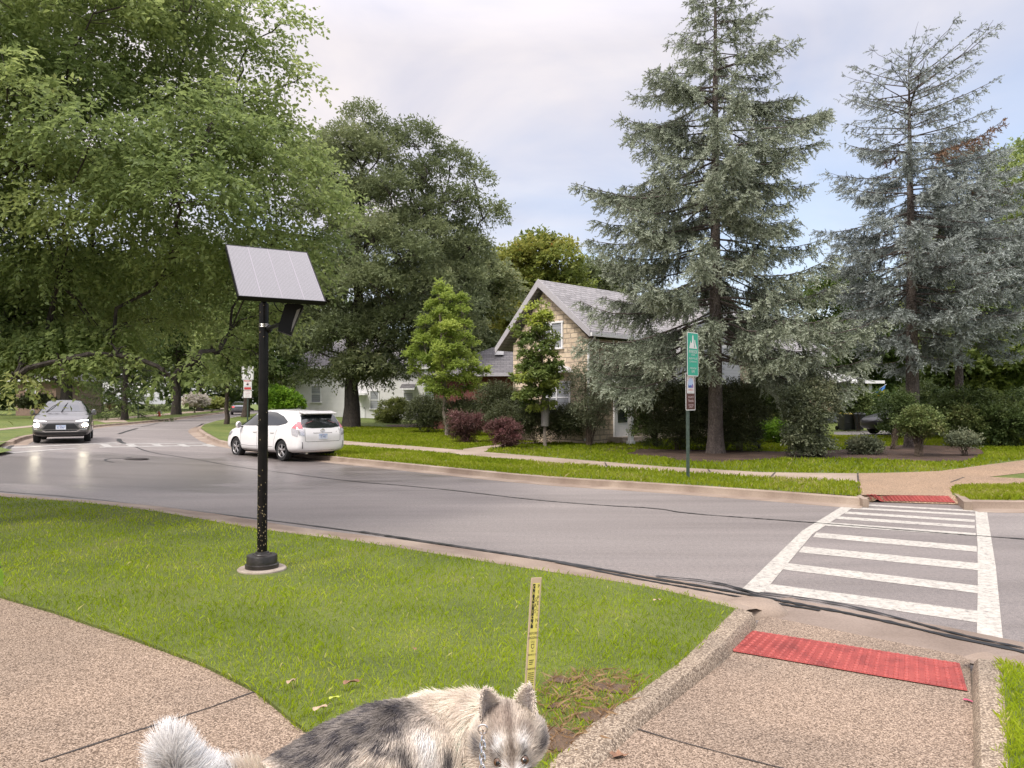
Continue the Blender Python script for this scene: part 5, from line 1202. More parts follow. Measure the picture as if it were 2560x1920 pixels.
# ------------------------------------------------------------------ street furniture
def m_pole():
    m, nt, b = newmat('black_paint'); co = objco(nt)
    s = nd(nt, 'ShaderNodeSeparateXYZ'); nt.links.new(co, s.inputs[0])
    # grass clippings flung on the lower pole by a mower: pale flecks that thin out upwards
    v = nd(nt, 'ShaderNodeTexVoronoi'); v.inputs['Scale'].default_value = 75; nt.links.new(objco(nt, (1, 1, 0.7)), v.inputs['Vector'])
    r_ = nd(nt, 'ShaderNodeMapRange'); r_.inputs['From Min'].default_value = 0.0; r_.inputs['From Max'].default_value = 1.25; r_.inputs['To Min'].default_value = 0.44; r_.inputs['To Max'].default_value = 0.02
    nt.links.new(s.outputs[2], r_.inputs['Value'])
    sc = nd(nt, 'ShaderNodeSeparateColor'); nt.links.new(v.outputs['Color'], sc.inputs[0])
    near = mth(nt, 'LESS_THAN', v.outputs['Distance'], 0.33); some = mth(nt, 'LESS_THAN', sc.outputs[0], r_.outputs[0])
    f = mth(nt, 'MULTIPLY', near, some)
    c = mixc(nt, f, ramp(nt, [(0.3, (0.006, 0.006, 0.007)), (0.75, (0.016, 0.014, 0.013))], noise(nt, 9, 5, co)), (0.36, 0.28, 0.16))
    nt.links.new(c, b.inputs['Base Color']); b.inputs['Roughness'].default_value = 0.25
    nt.links.new(mth(nt, 'ADD', mth(nt, 'MULTIPLY', f, 0.6), 0.18), b.inputs['Roughness']); b.inputs['Specular IOR Level'].default_value = 0.14
m_pole()
simple('black_cast', (0.022, 0.018, 0.016), 0.4, var=0.6, scale=14, bmp=0.3, bscale=50)
simple('black_plastic', (0.006, 0.006, 0.007), 0.45, var=0.2, spec=0.2); simple('grey_face', (0.25, 0.24, 0.25), 0.5)
simple('steel', (0.55, 0.53, 0.5), 0.3, 0.9); simple('post_green', (0.075, 0.105, 0.085), 0.5, 0.3, 0.25, 12)
def m_solar():
    m, nt, b = newmat('solar_cells'); uv = nd(nt, 'ShaderNodeAttribute', attribute_name='uvp').outputs['Vector']
    s = nd(nt, 'ShaderNodeSeparateXYZ'); nt.links.new(uv, s.inputs[0])
    f = mth(nt, 'FRACT', mth(nt, 'MULTIPLY', s.outputs[0], 62.0)); f = mth(nt, 'LESS_THAN', f, 0.42)
    g_ = mth(nt, 'LESS_THAN', mth(nt, 'ABSOLUTE', mth(nt, 'SUBTRACT', mth(nt, 'FRACT', mth(nt, 'MULTIPLY', s.outputs[0], 4.0)), 0.5)), 0.47)
    c = mixc(nt, f, (0.085, 0.08, 0.086), (0.235, 0.222, 0.235)); c = mixc(nt, g_, (0.20, 0.18, 0.20), c)
    c = mixc(nt, 0.8, c, ramp(nt, [(0.42, (1, 1, 1)), (0.66, (0.62, 0.6, 0.6))], noise(nt, 150, 2, objco(nt))), 'MULTIPLY')
    nt.links.new(c, b.inputs['Base Color']); b.inputs['Roughness'].default_value = 0.35; b.inputs['Specular IOR Level'].default_value = 0.9
    b.inputs['Coat Weight'].default_value = 0.35; b.inputs['Coat Roughness'].default_value = 0.3
m_solar()
pb = G(655, 1424, h_near); t = thing('solar_pole', 'black pole with a tilted solar panel and a small black box, on the near lawn', 'solar panel pole', pb)
pd = MB(); pd.lathe([(0.245, -0.03), (0.243, 0.014), (0.232, 0.024)], 32, 'pad_concrete', pb); pd.build('pad', t)
bs = MB(); bs.lathe([(0.165, 0.02), (0.168, 0.03), (0.168, 0.062), (0.154, 0.07), (0.152, 0.145), (0.148, 0.152), (0.095, 0.160), (0.09, 0.168), (0.070, 0.172), (0.066, 0.186), (0.054, 0.19)], 32, 'black_cast', pb); bs.build('base', t, smooth_=True)
topz = 2.86
pl = MB(); pl.lathe([(0.051, 0.15), (0.0495, topz-pb[2])], 28, 'black_paint', pb); pole = pl.build('pole', t, smooth_=True)
sb = MB()
for zz in (2.618, 2.632, 2.645): sb.lathe([(0.0515, zz-pb[2]-0.003), (0.053, zz-pb[2]), (0.0515, zz-pb[2]+0.003)], 24, 'steel', pb, cap=False)
sb.build('strap', t)
psi, tau = radians(30), radians(41); Wp, Hp = 0.787, 0.88
TL = P(563.6, 611, 7.36); u = np.array([cos(psi), sin(psi), 0]); v = np.array([sin(psi)*cos(tau), -cos(psi)*cos(tau), -sin(tau)]); nn = np.cross(v, u); nn *= np.sign(nn[2])
pc = TL+u*Wp/2+v*Hp/2
fr = MB(); fr.obox(pc-nn*0.022, u*Wp/2, v*Hp/2, nn*0.020, 'black_plastic')
for s in (-1, 1):
    fr.obox(pc+u*s*(Wp/2-0.004), u*0.004, v*Hp/2, nn*0.004, 'black_plastic'); fr.obox(pc+v*s*(Hp/2-0.004), u*(Wp/2-0.008), v*0.004, nn*0.0038, 'black_plastic')
panel = fr.build('solar_panel', t)
N_ = 2; cells = MB(); c4 = [pc-u*(Wp/2-0.009)-v*(Hp/2-0.009), pc+u*(Wp/2-0.009)-v*(Hp/2-0.009), pc+u*(Wp/2-0.009)+v*(Hp/2-0.009), pc-u*(Wp/2-0.009)+v*(Hp/2-0.009)]
cells.add([q+nn*0.001 for q in c4], [(3, 2, 1, 0)], 'solar_cells'); co_ = cells.build('cells', panel)
a = co_.data.attributes.new('uvp', 'FLOAT_VECTOR', 'POINT'); a.data.foreach_set('vector', np.array([(0, 0, 0), (1, 0, 0), (1, 1, 0), (0, 1, 0)], np.float32).ravel())
br_ = MB(); pt = np.array([pb[0], pb[1], topz]); br_.tube([pt-Z*0.12, pt+Z*0.04, pc-nn*0.05], [0.03, 0.03, 0.03], 8, 'black_paint'); br_.obox(pc-nn*0.05, u*0.16, v*0.16, nn*0.012, 'black_plastic'); br_.build('bracket', t)
c8 = lambda a, b_, Y=7.42: P(540+0.16275*a, 580+0.16275*b_, Y)
bx = MB(); bx.prism([c8(*q, 7.50) for q in ((1075, 1140), (1110, 1122), (1300, 1132), (1345, 1150), (1352, 1180), (1270, 1330), (1215, 1450), (1165, 1605), (965, 1535), (975, 1470), (985, 1430), (1040, 1250))], (0.03, -0.13, 0), 'black_plastic'); box_ = bx.build('control_box', t, bevel=0.004)
gf = MB(); gf.prism([c8(*q, 7.50)+np.array([0.03, -0.133, 0]) for q in ((1255, 1225), (1310, 1200), (1270, 1310), (1165, 1560), (1190, 1420))], (0, -0.004, 0), 'grey_face'); gf.build('face', box_)
ar = MB(); q0 = np.array([pb[0]+0.04, pb[1], 2.60]); q1 = c8(1000, 1395, 7.44); q1[2] = 2.60; ar.tube([q0, q1], 0.021, 10, 'black_plastic'); ar.lathe([(0.04, 0), (0.045, 0.02), (0.03, 0.04)], 12, 'black_plastic', q0, (1, 0, 0)); ar.build('arm', t)
cb_ = MB(); cb_.tube([c8(880, 1050, 7.4), c8(900, 1110, 7.4), c8(960, 1200, 7.42), c8(1045, 1240, 7.42)], 0.006, 6, 'black_plastic'); cb_.build('cable', t)

# --- signs
for n_, c_ in (('sign_green', (0.03, 0.36, 0.24)), ('sign_brown', (0.085, 0.022, 0.018)), ('sign_white', (0.72, 0.71, 0.69)), ('sign_black', (0.02, 0.02, 0.02)), ('sign_red', (0.50, 0.05, 0.05)), ('sign_pink', (0.70, 0.55, 0.55)), ('sign_blue', (0.05, 0.12, 0.36)), ('sign_purple', (0.26, 0.14, 0.36)), ('sign_grey', (0.30, 0.31, 0.31)), ('sign_lightblue', (0.42, 0.52, 0.70))):
    simple(n_, c_, 0.4, var=0.05)
def rrect(w_, h_, r_, n=5):
    o = []
    for cx_, cy_, a0 in ((w_/2-r_, h_/2-r_, 0), (-w_/2+r_, h_/2-r_, 90), (-w_/2+r_, -h_/2+r_, 180), (w_/2-r_, -h_/2+r_, 270)):
        for k in range(n): a = radians(a0+90*k/(n-1)); o.append((cx_+r_*cos(a), cy_+r_*sin(a)))
    return o
class Plate:
    """flat sign plate: o centre of the front face, r right, n towards the reader"""
    def __init__(s, o, r, w_, h_, rim, face, rimw=0.02, rad=0.035):
        s.o, s.r = np.array(o, float), np.array(r, float); s.n = np.array([s.r[1], -s.r[0], 0]); s.mb = MB(); s.lv = 1
        pts = [s.o+s.r*x+Z*y-s.n*0.004 for x, y in rrect(w_, h_, rad)]
        s.mb.prism(pts, s.n*0.004, rim)
        s.p(rrect(w_-2*rimw, h_-2*rimw, max(rad-rimw, 0.006)), face)
    def p(s, pts, m):
        s.mb.poly2(pts, s.o+s.n*0.0016*s.lv, s.r, Z, m); s.lv += 1
    def rect(s, x0, x1, y0, y1, m): s.p([(x0, y0), (x1, y0), (x1, y1), (x0, y1)], m)
    def t(s, txt, x, y, size, m, sx=1.0, sp=1.0):
        s.mb.text(txt, s.o+s.n*0.0016*s.lv+s.r*x+Z*y, s.r, Z, size, m, sx, spacing=sp)
def upost(b, top, mat='post_green', w_=0.03):
    mb = MB(); b = np.array(b, float); h_ = top-b[2]
    mb.obox(b+Z*(h_/2-0.1)+np.array([0, 0.012, 0]), (w_, 0, 0), (0, 0.006, 0), Z*(h_/2+0.1), mat)
    for s in (-1, 1): mb.obox(b+Z*(h_/2-0.1)+np.array([s*(w_-0.004), -0.006, 0]), (0.004, 0, 0), (0, 0.0115, 0), Z*(h_/2+0.1), mat)
    return mb
tb = G(1720, 1195, h_far); Yt = tb[1]; kt = Yt/FPX
t = thing('town_sign', 'green town sign over a brown and white plaque on a green post', 'sign', tb)
upost(tb, 1.85+(1003-838)*kt, w_=0.035).build('post', t)
uu = np.array([0.67, 0.742, 0]); nrm = np.array([uu[1], -uu[0], 0])
zc1 = EYE+(1003-886)*kt; o1 = np.array([tb[0]+0.10, tb[1]-0.02, zc1])+nrm*0.02
pg = Plate(o1, uu, 0.50, 0.98, 'sign_white', 'sign_green', 0.018, 0.04)
pg.p([(-0.17, 0.13), (0.19, 0.13), (0.17, 0.16), (0.11, 0.28), (0.10, 0.33), (0.075, 0.33), (0.06, 0.24), (0.035, 0.24), (0.03, 0.36), (0.025, 0.41), (0.0, 0.44), (-0.025, 0.41), (-0.03, 0.36), (-0.04, 0.26), (-0.09, 0.25), (-0.105, 0.31), (-0.125, 0.25), (-0.15, 0.17)], 'sign_white')
pg.p([(0.05, 0.155), (0.09, 0.155), (0.065, 0.26), (0.05, 0.26)], 'sign_green')
pg.t('RIVERSIDE', 0, 0.055, 0.105, 'sign_white', 0.80); pg.t('ILLINOIS', 0, -0.015, 0.05, 'sign_white', 0.9)
pg.t('VILLAGE IN THE FOREST', 0, -0.095, 0.062, 'sign_white', 0.56); pg.t('ESTABLISHED 1875', 0, -0.165, 0.048, 'sign_white', 0.8)
pg.t('POPULATION', 0, -0.315, 0.06, 'sign_white', 0.8); pg.t('8,895', 0, -0.385, 0.08, 'sign_white', 0.8)
pg.mb.build('town_panel', t)
o2 = np.array([tb[0]+0.045, tb[1]-0.02, EYE+(1003-979)*kt])+nrm*0.02
pw = Plate(o2, uu, 0.43, 0.84, 'sign_white', 'sign_brown', 0.02, 0.03)
pw.rect(-0.16, 0.16, -0.04, 0.36, 'sign_white')
pw.p([(0.115*cos(radians(a)), 0.185+0.125*sin(radians(a))) for a in range(0, 181, 15)]+[(-0.115, 0.085), (0.115, 0.085)], 'sign_lightblue')
pw.p([(-0.115, 0.085), (0.115, 0.085), (0.115, 0.15), (0.07, 0.17), (0.03, 0.13), (-0.02, 0.15), (-0.07, 0.13), (-0.115, 0.17)], 'sign_blue'); pw.p([(0.0, 0.085), (0.115, 0.085), (0.115, 0.14), (0.07, 0.155), (0.03, 0.12)], 'sign_purple')
for k, ch in enumerate('PRESERVE'):
    a = radians(158-19.5*k); e = np.array([cos(a), sin(a)]); pw.mb.text(ch, pw.o+pw.n*0.012+pw.r*e[0]*0.145+Z*(0.19+e[1]*0.145), pw.r*sin(a)-Z*cos(a), pw.r*cos(a)+Z*sin(a), 0.05, 'sign_red')
pw.t('AMERICA', 0, 0.035, 0.065, 'sign_red', 0.85); pw.t('Explore and Enjoy Our Heritage', 0, -0.015, 0.022, 'sign_black', 0.85)
pw.t('WELCOME TO', 0, -0.125, 0.055, 'sign_pink', 0.7); pw.t('Riverside', 0, -0.205, 0.085, 'sign_pink', 0.72); pw.t('A PRESERVE AMERICA', 0, -0.30, 0.042, 'sign_pink', 0.62); pw.t('COMMUNITY', 0, -0.345, 0.042, 'sign_pink', 0.7)
pw.mb.build('plaque', t)

Ys = 42.0; ks = Ys/FPX; sb_ = P(619, 1050, Ys); sb_[2] = float(h_far(sb_[0], sb_[1])); zs = lambda py: EYE+(1003-py)*ks
t = thing('speed_limit_sign', 'white speed limit 20 sign over a red warning sign and a parking sign', 'sign', sb_)
upost(sb_, zs(918), w_=0.035).build('post', t)
ur = np.array([0.985, 0.17, 0]); un = np.array([ur[1], -ur[0], 0]); C_ = lambda py: np.array([sb_[0], sb_[1]-0.04, zs(py)])
p = Plate(C_(933), ur, 0.62, 0.75, 'sign_white', 'sign_black', 0.018, 0.04); p.p(rrect(0.555, 0.685, 0.03), 'sign_white')
p.t('SPEED', 0, 0.245, 0.17, 'sign_black', 0.85); p.t('LIMIT', 0, 0.085, 0.16, 'sign_black', 0.9); p.t('20', 0, -0.165, 0.40, 'sign_black', 0.95, 1.0)
p.mb.build('speed_panel', t)
p = Plate(C_(962.5), ur, 0.43, 0.56, 'sign_white', 'sign_white', 0.01, 0.03); p.rect(-0.19, 0.19, 0.19, 0.255, 'sign_red'); p.t('WARNING', 0, 0.222, 0.07, 'sign_pink', 0.9)
p.p([(0.095*cos(radians(a)), 0.065+0.095*sin(radians(a))) for a in range(0, 360, 15)], 'sign_pink'); p.p([(-0.08, 0.02), (0.0, -0.02), (0.06, 0.0), (0.045, 0.06), (0.02, 0.14), (0.0, 0.12), (-0.01, 0.07), (-0.05, 0.05)], 'sign_black')
p.t('NEIGHBORHOOD WATCH', 0, -0.065, 0.042, 'sign_blue', 0.72); p.p(rrect(0.36, 0.13, 0.03)and [(x, y-0.185) for x, y in rrect(0.36, 0.13, 0.03)], 'sign_red')
p.mb.build('warning_panel', t)
p = Plate(C_(985.5), ur, 0.43, 0.40, 'sign_pink', 'sign_white', 0.012, 0.03); p.t('NO PARKING', 0, 0.125, 0.06, 'sign_red', 0.85); p.t('2 AM TO 6 AM', 0, 0.035, 0.05, 'sign_red', 0.8); p.t('EVERY DAY', 0, -0.04, 0.05, 'sign_red', 0.8); p.t('VILLAGE ORD.', 0, -0.125, 0.045, 'sign_red', 0.8)
p.mb.build('parking_panel', t)

Yl = 60.0; kl = Yl/FPX; lb = P(345, 1046, Yl); lb[2] = float(h_left(lb[0], lb[1]))
t = thing('road_sign', 'two grey sign backs on a thin post on the left verge', 'sign', lb)
upost(lb, EYE+(1003-976)*kl, w_=0.035).build('post', t)
for a, b_, wd in ((979, 991, 0.40), (991.5, 1003, 0.30)):
    mb = MB(); mb.prism([lb*np.array([1, 1, 0])+np.array([x, -0.04, EYE+(1003-(a+b_)/2)*kl+y]) for x, y in rrect(wd, (b_-a)*kl*0.97, 0.04)], (0, 0.005, 0), 'sign_grey'); mb.build('sign_back', t)

# --- pipeline marker stake
simple('stake_tan', (0.55, 0.42, 0.29), 0.5, var=0.08); simple('stake_yellow', (0.72, 0.64, 0.16), 0.45, var=0.06)
kb_ = G(1322, 1756, h_near); kt_ = P(1341, 1444, kb_[1]+0.02); ax = kt_-kb_; hh = np.linalg.norm(ax); ua = ax/hh
sr = norm(np.array([0.86, 0.5, 0])-ua*np.dot(ua, [0.86, 0.5, 0])); sn = np.cross(sr, ua); sn = sn if sn[1] < 0 else -sn
t = thing('marker_stake', 'slim tan and yellow gas pipeline caution stake in the near lawn', 'marker stake', kb_)
mb = MB(); mid = kb_+ax*0.42; wS = 0.034; mb.obox(mid, sr*wS, sn*0.003, ua*hh*0.58, 'stake_tan'); mb.build('stake', t)
mb = MB(); F_ = lambda x, y, l: kb_+sr*x+ua*y+sn*(0.0034+0.0008*l)
def rect3(x0, x1, y0, y1, m, l): mb.add([F_(x0, y0, l), F_(x1, y0, l), F_(x1, y1, l), F_(x0, y1, l)], [(0, 1, 2, 3)], m)
rect3(-0.024, 0.024, 0.03, hh-0.03, 'stake_yellow', 0)
rect3(-0.022, -0.006, hh-0.285, hh-0.035, 'sign_black', 1)
for k, ch in enumerate('CAUTION'): mb.text(ch, F_(-0.014, hh-0.055-0.034*k, 2), sr, ua, 0.030, 'stake_yellow', 0.85)
for k, ch in enumerate('PIPELINE'): mb.text(ch, F_(0.017, hh-0.05-0.032*k, 1), sr, ua, 0.030, 'sign_black', 0.85)
for k, ch in enumerate('GAS'): mb.text(ch, F_(0.002, hh-0.125-0.033*k, 1), sr, ua, 0.032, 'sign_black', 0.75)
for tx, y, s_ in (('BEFORE', 0.315, 0.021), ('DIGGING', 0.340, 0.021), ('CALL', 0.362, 0.015), ('OR', 0.415, 0.015), ('800.892.0123', 0.435, 0.014), ('WARNING', 0.515, 0.016)): mb.text(tx, F_(0, hh-y, 1), sr, ua, s_, 'sign_black', 0.72 if len(tx) > 6 else 0.8)
mb.add([F_(x, hh-0.388+y, 1) for x, y in ((-0.01, 0.014), (0.01, 0.014), (0.01, -0.006), (0, -0.015), (-0.01, -0.006))], [(4, 3, 2, 1, 0)], 'sign_black'); mb.add([F_(x*0.7, hh-0.388+y*0.7, 2) for x, y in ((-0.01, 0.014), (0.01, 0.014), (0.01, -0.006), (0, -0.015), (-0.01, -0.006))], [(4, 3, 2, 1, 0)], 'stake_yellow')
for k in range(3): rect3(-0.017, 0.014-0.004*k, hh-0.468-0.011*k, hh-0.464-0.011*k, 'sign_black', 1)
rr_ = np.random.default_rng(2)
for k in range(11):
    y = hh-0.535-0.011*k; x = -0.019
    while x < 0.017:
        l_ = rr_.uniform(0.003, 0.008); rect3(x, min(x+l_, 0.019), y-0.005, y, 'sign_black', 1); x += l_+0.002
mb.build('label_plate', t)

# --- hydrant
simple('hydrant_red', (0.42, 0.05, 0.035), 0.45); hb_ = G(398.5, 1041, h_left)
t = thing('fire_hydrant', 'small red fire hydrant with a pale cap on the left verge', 'fire hydrant', hb_)
mb = MB(); mb.lathe([(0.16, 0), (0.16, 0.05), (0.105, 0.06), (0.10, 0.42), (0.14, 0.43), (0.14, 0.46)], 14, 'hydrant_red', hb_); mb.build('body', t, smooth_=True)
mb = MB(); mb.lathe([(0.13, 0.46), (0.11, 0.55), (0.06, 0.61), (0.035, 0.62), (0.035, 0.67)], 14, 'sign_white', hb_); mb.build('cap', t, smooth_=True)
for s in (-1, 1):
    mb = MB(); mb.lathe([(0.055, 0), (0.055, 0.09), (0.075, 0.09), (0.075, 0.12)], 10, 'sign_white', hb_+np.array([s*0.09, 0, 0.36]), (s, 0, 0)); mb.build('nozzle', t)
mb = MB(); mb.lathe([(0.07, 0), (0.07, 0.09), (0.09, 0.09), (0.09, 0.12)], 10, 'hydrant_red', hb_+np.array([0, -0.09, 0.30]), (0, -1, 0)); mb.build('nozzle', t)

# --- green tree watering bags
simple('bag_green', (0.022, 0.075, 0.045), 0.45, var=0.4, scale=5, bmp=0.5, bscale=9); simple('bag_grey_green', (0.12, 0.18, 0.15), 0.4, var=0.3, scale=4, bmp=0.4, bscale=8)
def wbag(label, px, py, hgt, rad, mat, Y=None):
    b = G(px, py, h_far); t = thing('watering_bag', label, 'watering bag', b, 0, 'tree watering bags in the far garden')
    mb = MB(); n = 18; V = []; prof = [(1.0, 0), (1.04, 0.08), (0.9, 0.3), (0.68, 0.6), (0.42, 0.88), (0.33, 1.0), (0.22, 1.0)]
    for k, (q, z) in enumerate(prof):
        for j in range(n): a = 2*pi*j/n; rr2 = rad*q*(1+0.07*sin(3*a+k)+0.05*sin(7*a)); V.append(b+np.array([rr2*cos(a), rr2*sin(a), z*hgt]))
    mb.add(V, [(i*n+j, i*n+(j+1) % n, (i+1)*n+(j+1) % n, (i+1)*n+j) for i in range(len(prof)-1) for j in range(n)], mat); bag = mb.build('bag', t, smooth_=True)
    mb = MB(); mb.tube([b+Z*hgt*0.9, b+Z*(hgt+0.12)], 0.045, 8, 'black_plastic'); mb.tube([b+Z*(hgt+0.12), b+Z*(hgt+0.5)], 0.03, 6, 'bark_young'); mb.build('neck', t)
wbag('dark green cone-shaped watering bag near the stone house steps', 1566, 1099, 0.62, 0.24, 'bag_green')
wbag('pale green watering bag in the shade right of the big spruce', 1898, 1100, 0.58, 0.21, 'bag_grey_green')
lb_ = G(1897, 1131, h_far); t = thing('path_light', 'small black stake light on the mulch edge', 'garden light', lb_)
mb = MB(); mb.tube([lb_-Z*0.05, lb_+Z*0.14], 0.008, 6, 'black_plastic'); mb.build('stake', t)
mb = MB(); mb.lathe([(0.03, 0.12), (0.035, 0.2), (0.06, 0.21), (0.045, 0.24), (0.01, 0.25)], 12, 'black_plastic', lb_); mb.build('lamp_head', t)

# --- trash bins
simple('bin_grey', (0.075, 0.08, 0.08), 0.5, var=0.15); simple('bin_yellow', (0.6, 0.45, 0.03), 0.5)
def bin_(label, px, mat, lid, rz):
    b = G(px, 1076, h_far); t = thing('trash_bin', label, 'trash bin', b, rz, 'wheeled bins on the driveway'); mb = MB()
    w0, w1, d0, d1, H_ = 0.23, 0.29, 0.24, 0.33, 0.86
    V = [(-w0, -d0, 0.03), (w0, -d0, 0.03), (w0, d0, 0.03), (-w0, d0, 0.03), (-w1, -d1, H_), (w1, -d1, H_), (w1, d1, H_), (-w1, d1, H_)]
    mb.add(V, [(3, 2, 1, 0), (0, 1, 5, 4), (1, 2, 6, 5), (2, 3, 7, 6), (3, 0, 4, 7), (4, 5, 6, 7)], mat); mb.box(-0.1, 0.1, -0.285, -0.2, 0.42, 0.45, 'grey_face'); mb.box(-0.31, 0.31, -0.36, -0.30, H_-0.06, H_-0.01, mat); mb.build('body', t, local=True)
    mb = MB(); mb.add([(-0.31, -0.36, H_), (0.31, -0.36, H_), (0.31, 0.34, H_+0.04), (-0.31, 0.34, H_+0.04), (-0.26, -0.28, H_+0.07), (0.26, -0.28, H_+0.07), (0.26, 0.3, H_+0.10), (-0.26, 0.3, H_+0.10)], [(3, 2, 1, 0), (0, 1, 5, 4), (1, 2, 6, 5), (2, 3, 7, 6), (3, 0, 4, 7), (4, 5, 6, 7)], lid); mb.tube([(-0.27, 0.38, H_), (0.27, 0.38, H_)], 0.02, 8, mat); mb.build('lid', t, local=True)
    for s in (-1, 1):
        mb = MB(); mb.lathe([(0.11, -0.025), (0.12, -0.01), (0.12, 0.01), (0.11, 0.025)], 14, 'black_plastic', (s*0.28, 0.3, 0.12), (1, 0, 0)); mb.build('wheel', t, local=True)
bin_('dark grey wheeled bin facing the street at the driveway end', 2142, 'bin_grey', 'bin_grey', 0.1)
bin_('wheeled bin with a yellow lid, half behind the big open shrub', 2113, 'bin_grey', 'bin_yellow', 0.25)

# --- flag on the porch
simple('flag_blue', (0.06, 0.20, 0.55), 0.7); simple('flag_yellow', (0.75, 0.58, 0.03), 0.7)
f0 = np.array([x_(2176), Yq-0.1, z_(985)]); f1 = np.array([x_(2207), Yq-0.5, z_(961)])
t = thing('porch_flag', 'blue and yellow flag on a slanted pole at the porch post', 'flag', f0)
mb = MB(); mb.tube([f0, f1], 0.018, 6, 'white_trim'); mb.build('flag_pole', t)
mb = MB(); d = f1-f0; N_ = 12
for half, m_ in ((0, 'flag_blue'), (1, 'flag_yellow')):
    V = []
    for i in range(N_+1):
        s = 0.35+0.65*i/N_; a_ = f0+d*s
        for j in range(4):
            q = (half+j/3)/2; hang = q*0.62*(0.6+0.4*s)
            V.append(a_+np.array([-0.25*hang*(1-half*0.3)+0.10*sin(i*1.3+q*2)*q, 0.07*sin(i*1.1+q*3), -hang])+0)
    mb.add(V, [(i*4+j, i*4+j+1, (i+1)*4+j+1, (i+1)*4+j) for i in range(N_) for j in range(3)], m_)
mb.build('cloth', t)

# --- fallen leaves
simple('leaf_brown', (0.22, 0.115, 0.065), 0.7, var=0.4, scale=40); simple('leaf_tan', (0.42, 0.30, 0.2), 0.7, var=0.3, scale=40); simple('leaf_lime', (0.42, 0.46, 0.06), 0.5); simple('leaf_magenta', (0.40, 0.06, 0.12), 0.6)
def fleaf(label, px, py, h, size, ang, mat, curl=0.25, off=0.012, lobes=False):
    c = G(px, py, h); mb = MB(); u_ = np.array([cos(ang), sin(ang), 0]); v_ = np.array([-sin(ang), cos(ang), 0]); n = 14; V = [c+Z*off]
    for k in range(n):
        a = 2*pi*k/n; rr2 = (0.5+0.16*cos(5*a)) if lobes else 0.5
        x, y = cos(a)*rr2*size, sin(a)*rr2*size*(0.8 if lobes else 0.42)*(1-0.25*cos(a)); V.append(c+u_*x+v_*y+Z*(off+curl*size*(y/size)**2*4+0.15*curl*size*sin(3*a)))
    mb.add(V, [(0, 1+k, 1+(k+1) % n) for k in range(n)], mat); mb.tube([c+u_*size*0.5+Z*off, c+u_*size*0.75+Z*(off+0.006)], [0.0016, 0.001], 4, mat)
    tag(mb.build('fallen_leaf', org=c), label, 'leaf', 'leaves fallen on lawn and pavement')
fleaf('brown lobed leaf lying at the bottom of the ramp', 1546, 1895, h_ramp, 0.075, 0.2, 'leaf_brown', lobes=True)
fleaf('tiny yellow-green leaf on the ramp beside its left kerb', 1778, 1670, h_ramp, 0.055, 1.2, 'leaf_lime')
fleaf('magenta leaf against the right kerb of the ramp', 2424, 1757, h_ramp, 0.075, -0.9, 'leaf_magenta')
fleaf('tan curled leaf in the grass left of the dog back', 727, 1722, h_near, 0.07, 1.1, 'leaf_tan', 0.6, 0.045)
fleaf('long reddish brown leaf in the grass above the dog back', 878, 1726, h_near, 0.10, 0.5, 'leaf_brown', 0.5, 0.05)
fleaf('thin tan leaf blade next to the dog back', 800, 1790, h_near, 0.09, 0.8, 'leaf_tan', 0.4, 0.045)
fleaf('yellow leaf in the grass above the thin tan leaf', 835, 1766, h_near, 0.06, 0.5, 'leaf_lime', 0.4, 0.05)
fleaf('pale pinkish leaf in the grass near the crossing kerb', 1642, 1514, h_near, 0.07, 0.3, 'leaf_tan', 0.5, 0.05)
fleaf('small dark red leaf in the grass beyond the caution stake', 1036, 1640, h_near, 0.05, 2.0, 'leaf_brown', 0.4, 0.05)
# ------------------------------------------------------------------ cars
simple('car_white', (0.80, 0.78, 0.77), 0.28, var=0.02, coat=0.8); simple('car_silver', (0.155, 0.15, 0.147), 0.30, 0.6, 0.04, coat=0.8)
simple('car_far_silver', (0.34, 0.35, 0.37), 0.32, 0.5, 0.04, coat=0.7); simple('car_black', (0.010, 0.010, 0.012), 0.35, var=0.1, coat=0.15, spec=0.3)
simple('tyre', (0.014, 0.014, 0.014), 0.8, var=0.3, scale=30); simple('rim_metal', (0.55, 0.53, 0.52), 0.28, 0.85); simple('wheel_well', (0.004, 0.004, 0.004), 0.9)
simple('car_glass', (0.016, 0.019, 0.02), 0.03, var=0.2, scale=2, spec=1.0, coat=0.5); simple('lamp_red', (0.55, 0.14, 0.16), 0.15, coat=1.0); simple('lamp_clear', (0.55, 0.53, 0.54), 0.15, 0.4, 0.25, 30, coat=1.0)
simple('chrome', (0.7, 0.69, 0.68), 0.12, 1.0); simple('trim_black', (0.014, 0.014, 0.015), 0.5); simple('grey_trim_car', (0.30, 0.28, 0.27), 0.4); simple('seam', (0.10, 0.095, 0.09), 0.6); simple('plate_white', (0.62, 0.66, 0.74), 0.4)
simple('headlamp_lit', (0.9, 0.88, 0.8), 0.2, emit=(1.0, 0.90, 0.66), es=45.0); simple('daylight_strip', (0.9, 0.9, 0.9), 0.2, emit=(1.0, 0.97, 0.92), es=2.6)
simple('lamp_red_lit', (0.5, 0.04, 0.05), 0.2, emit=(1.0, 0.12, 0.12), es=1.2)
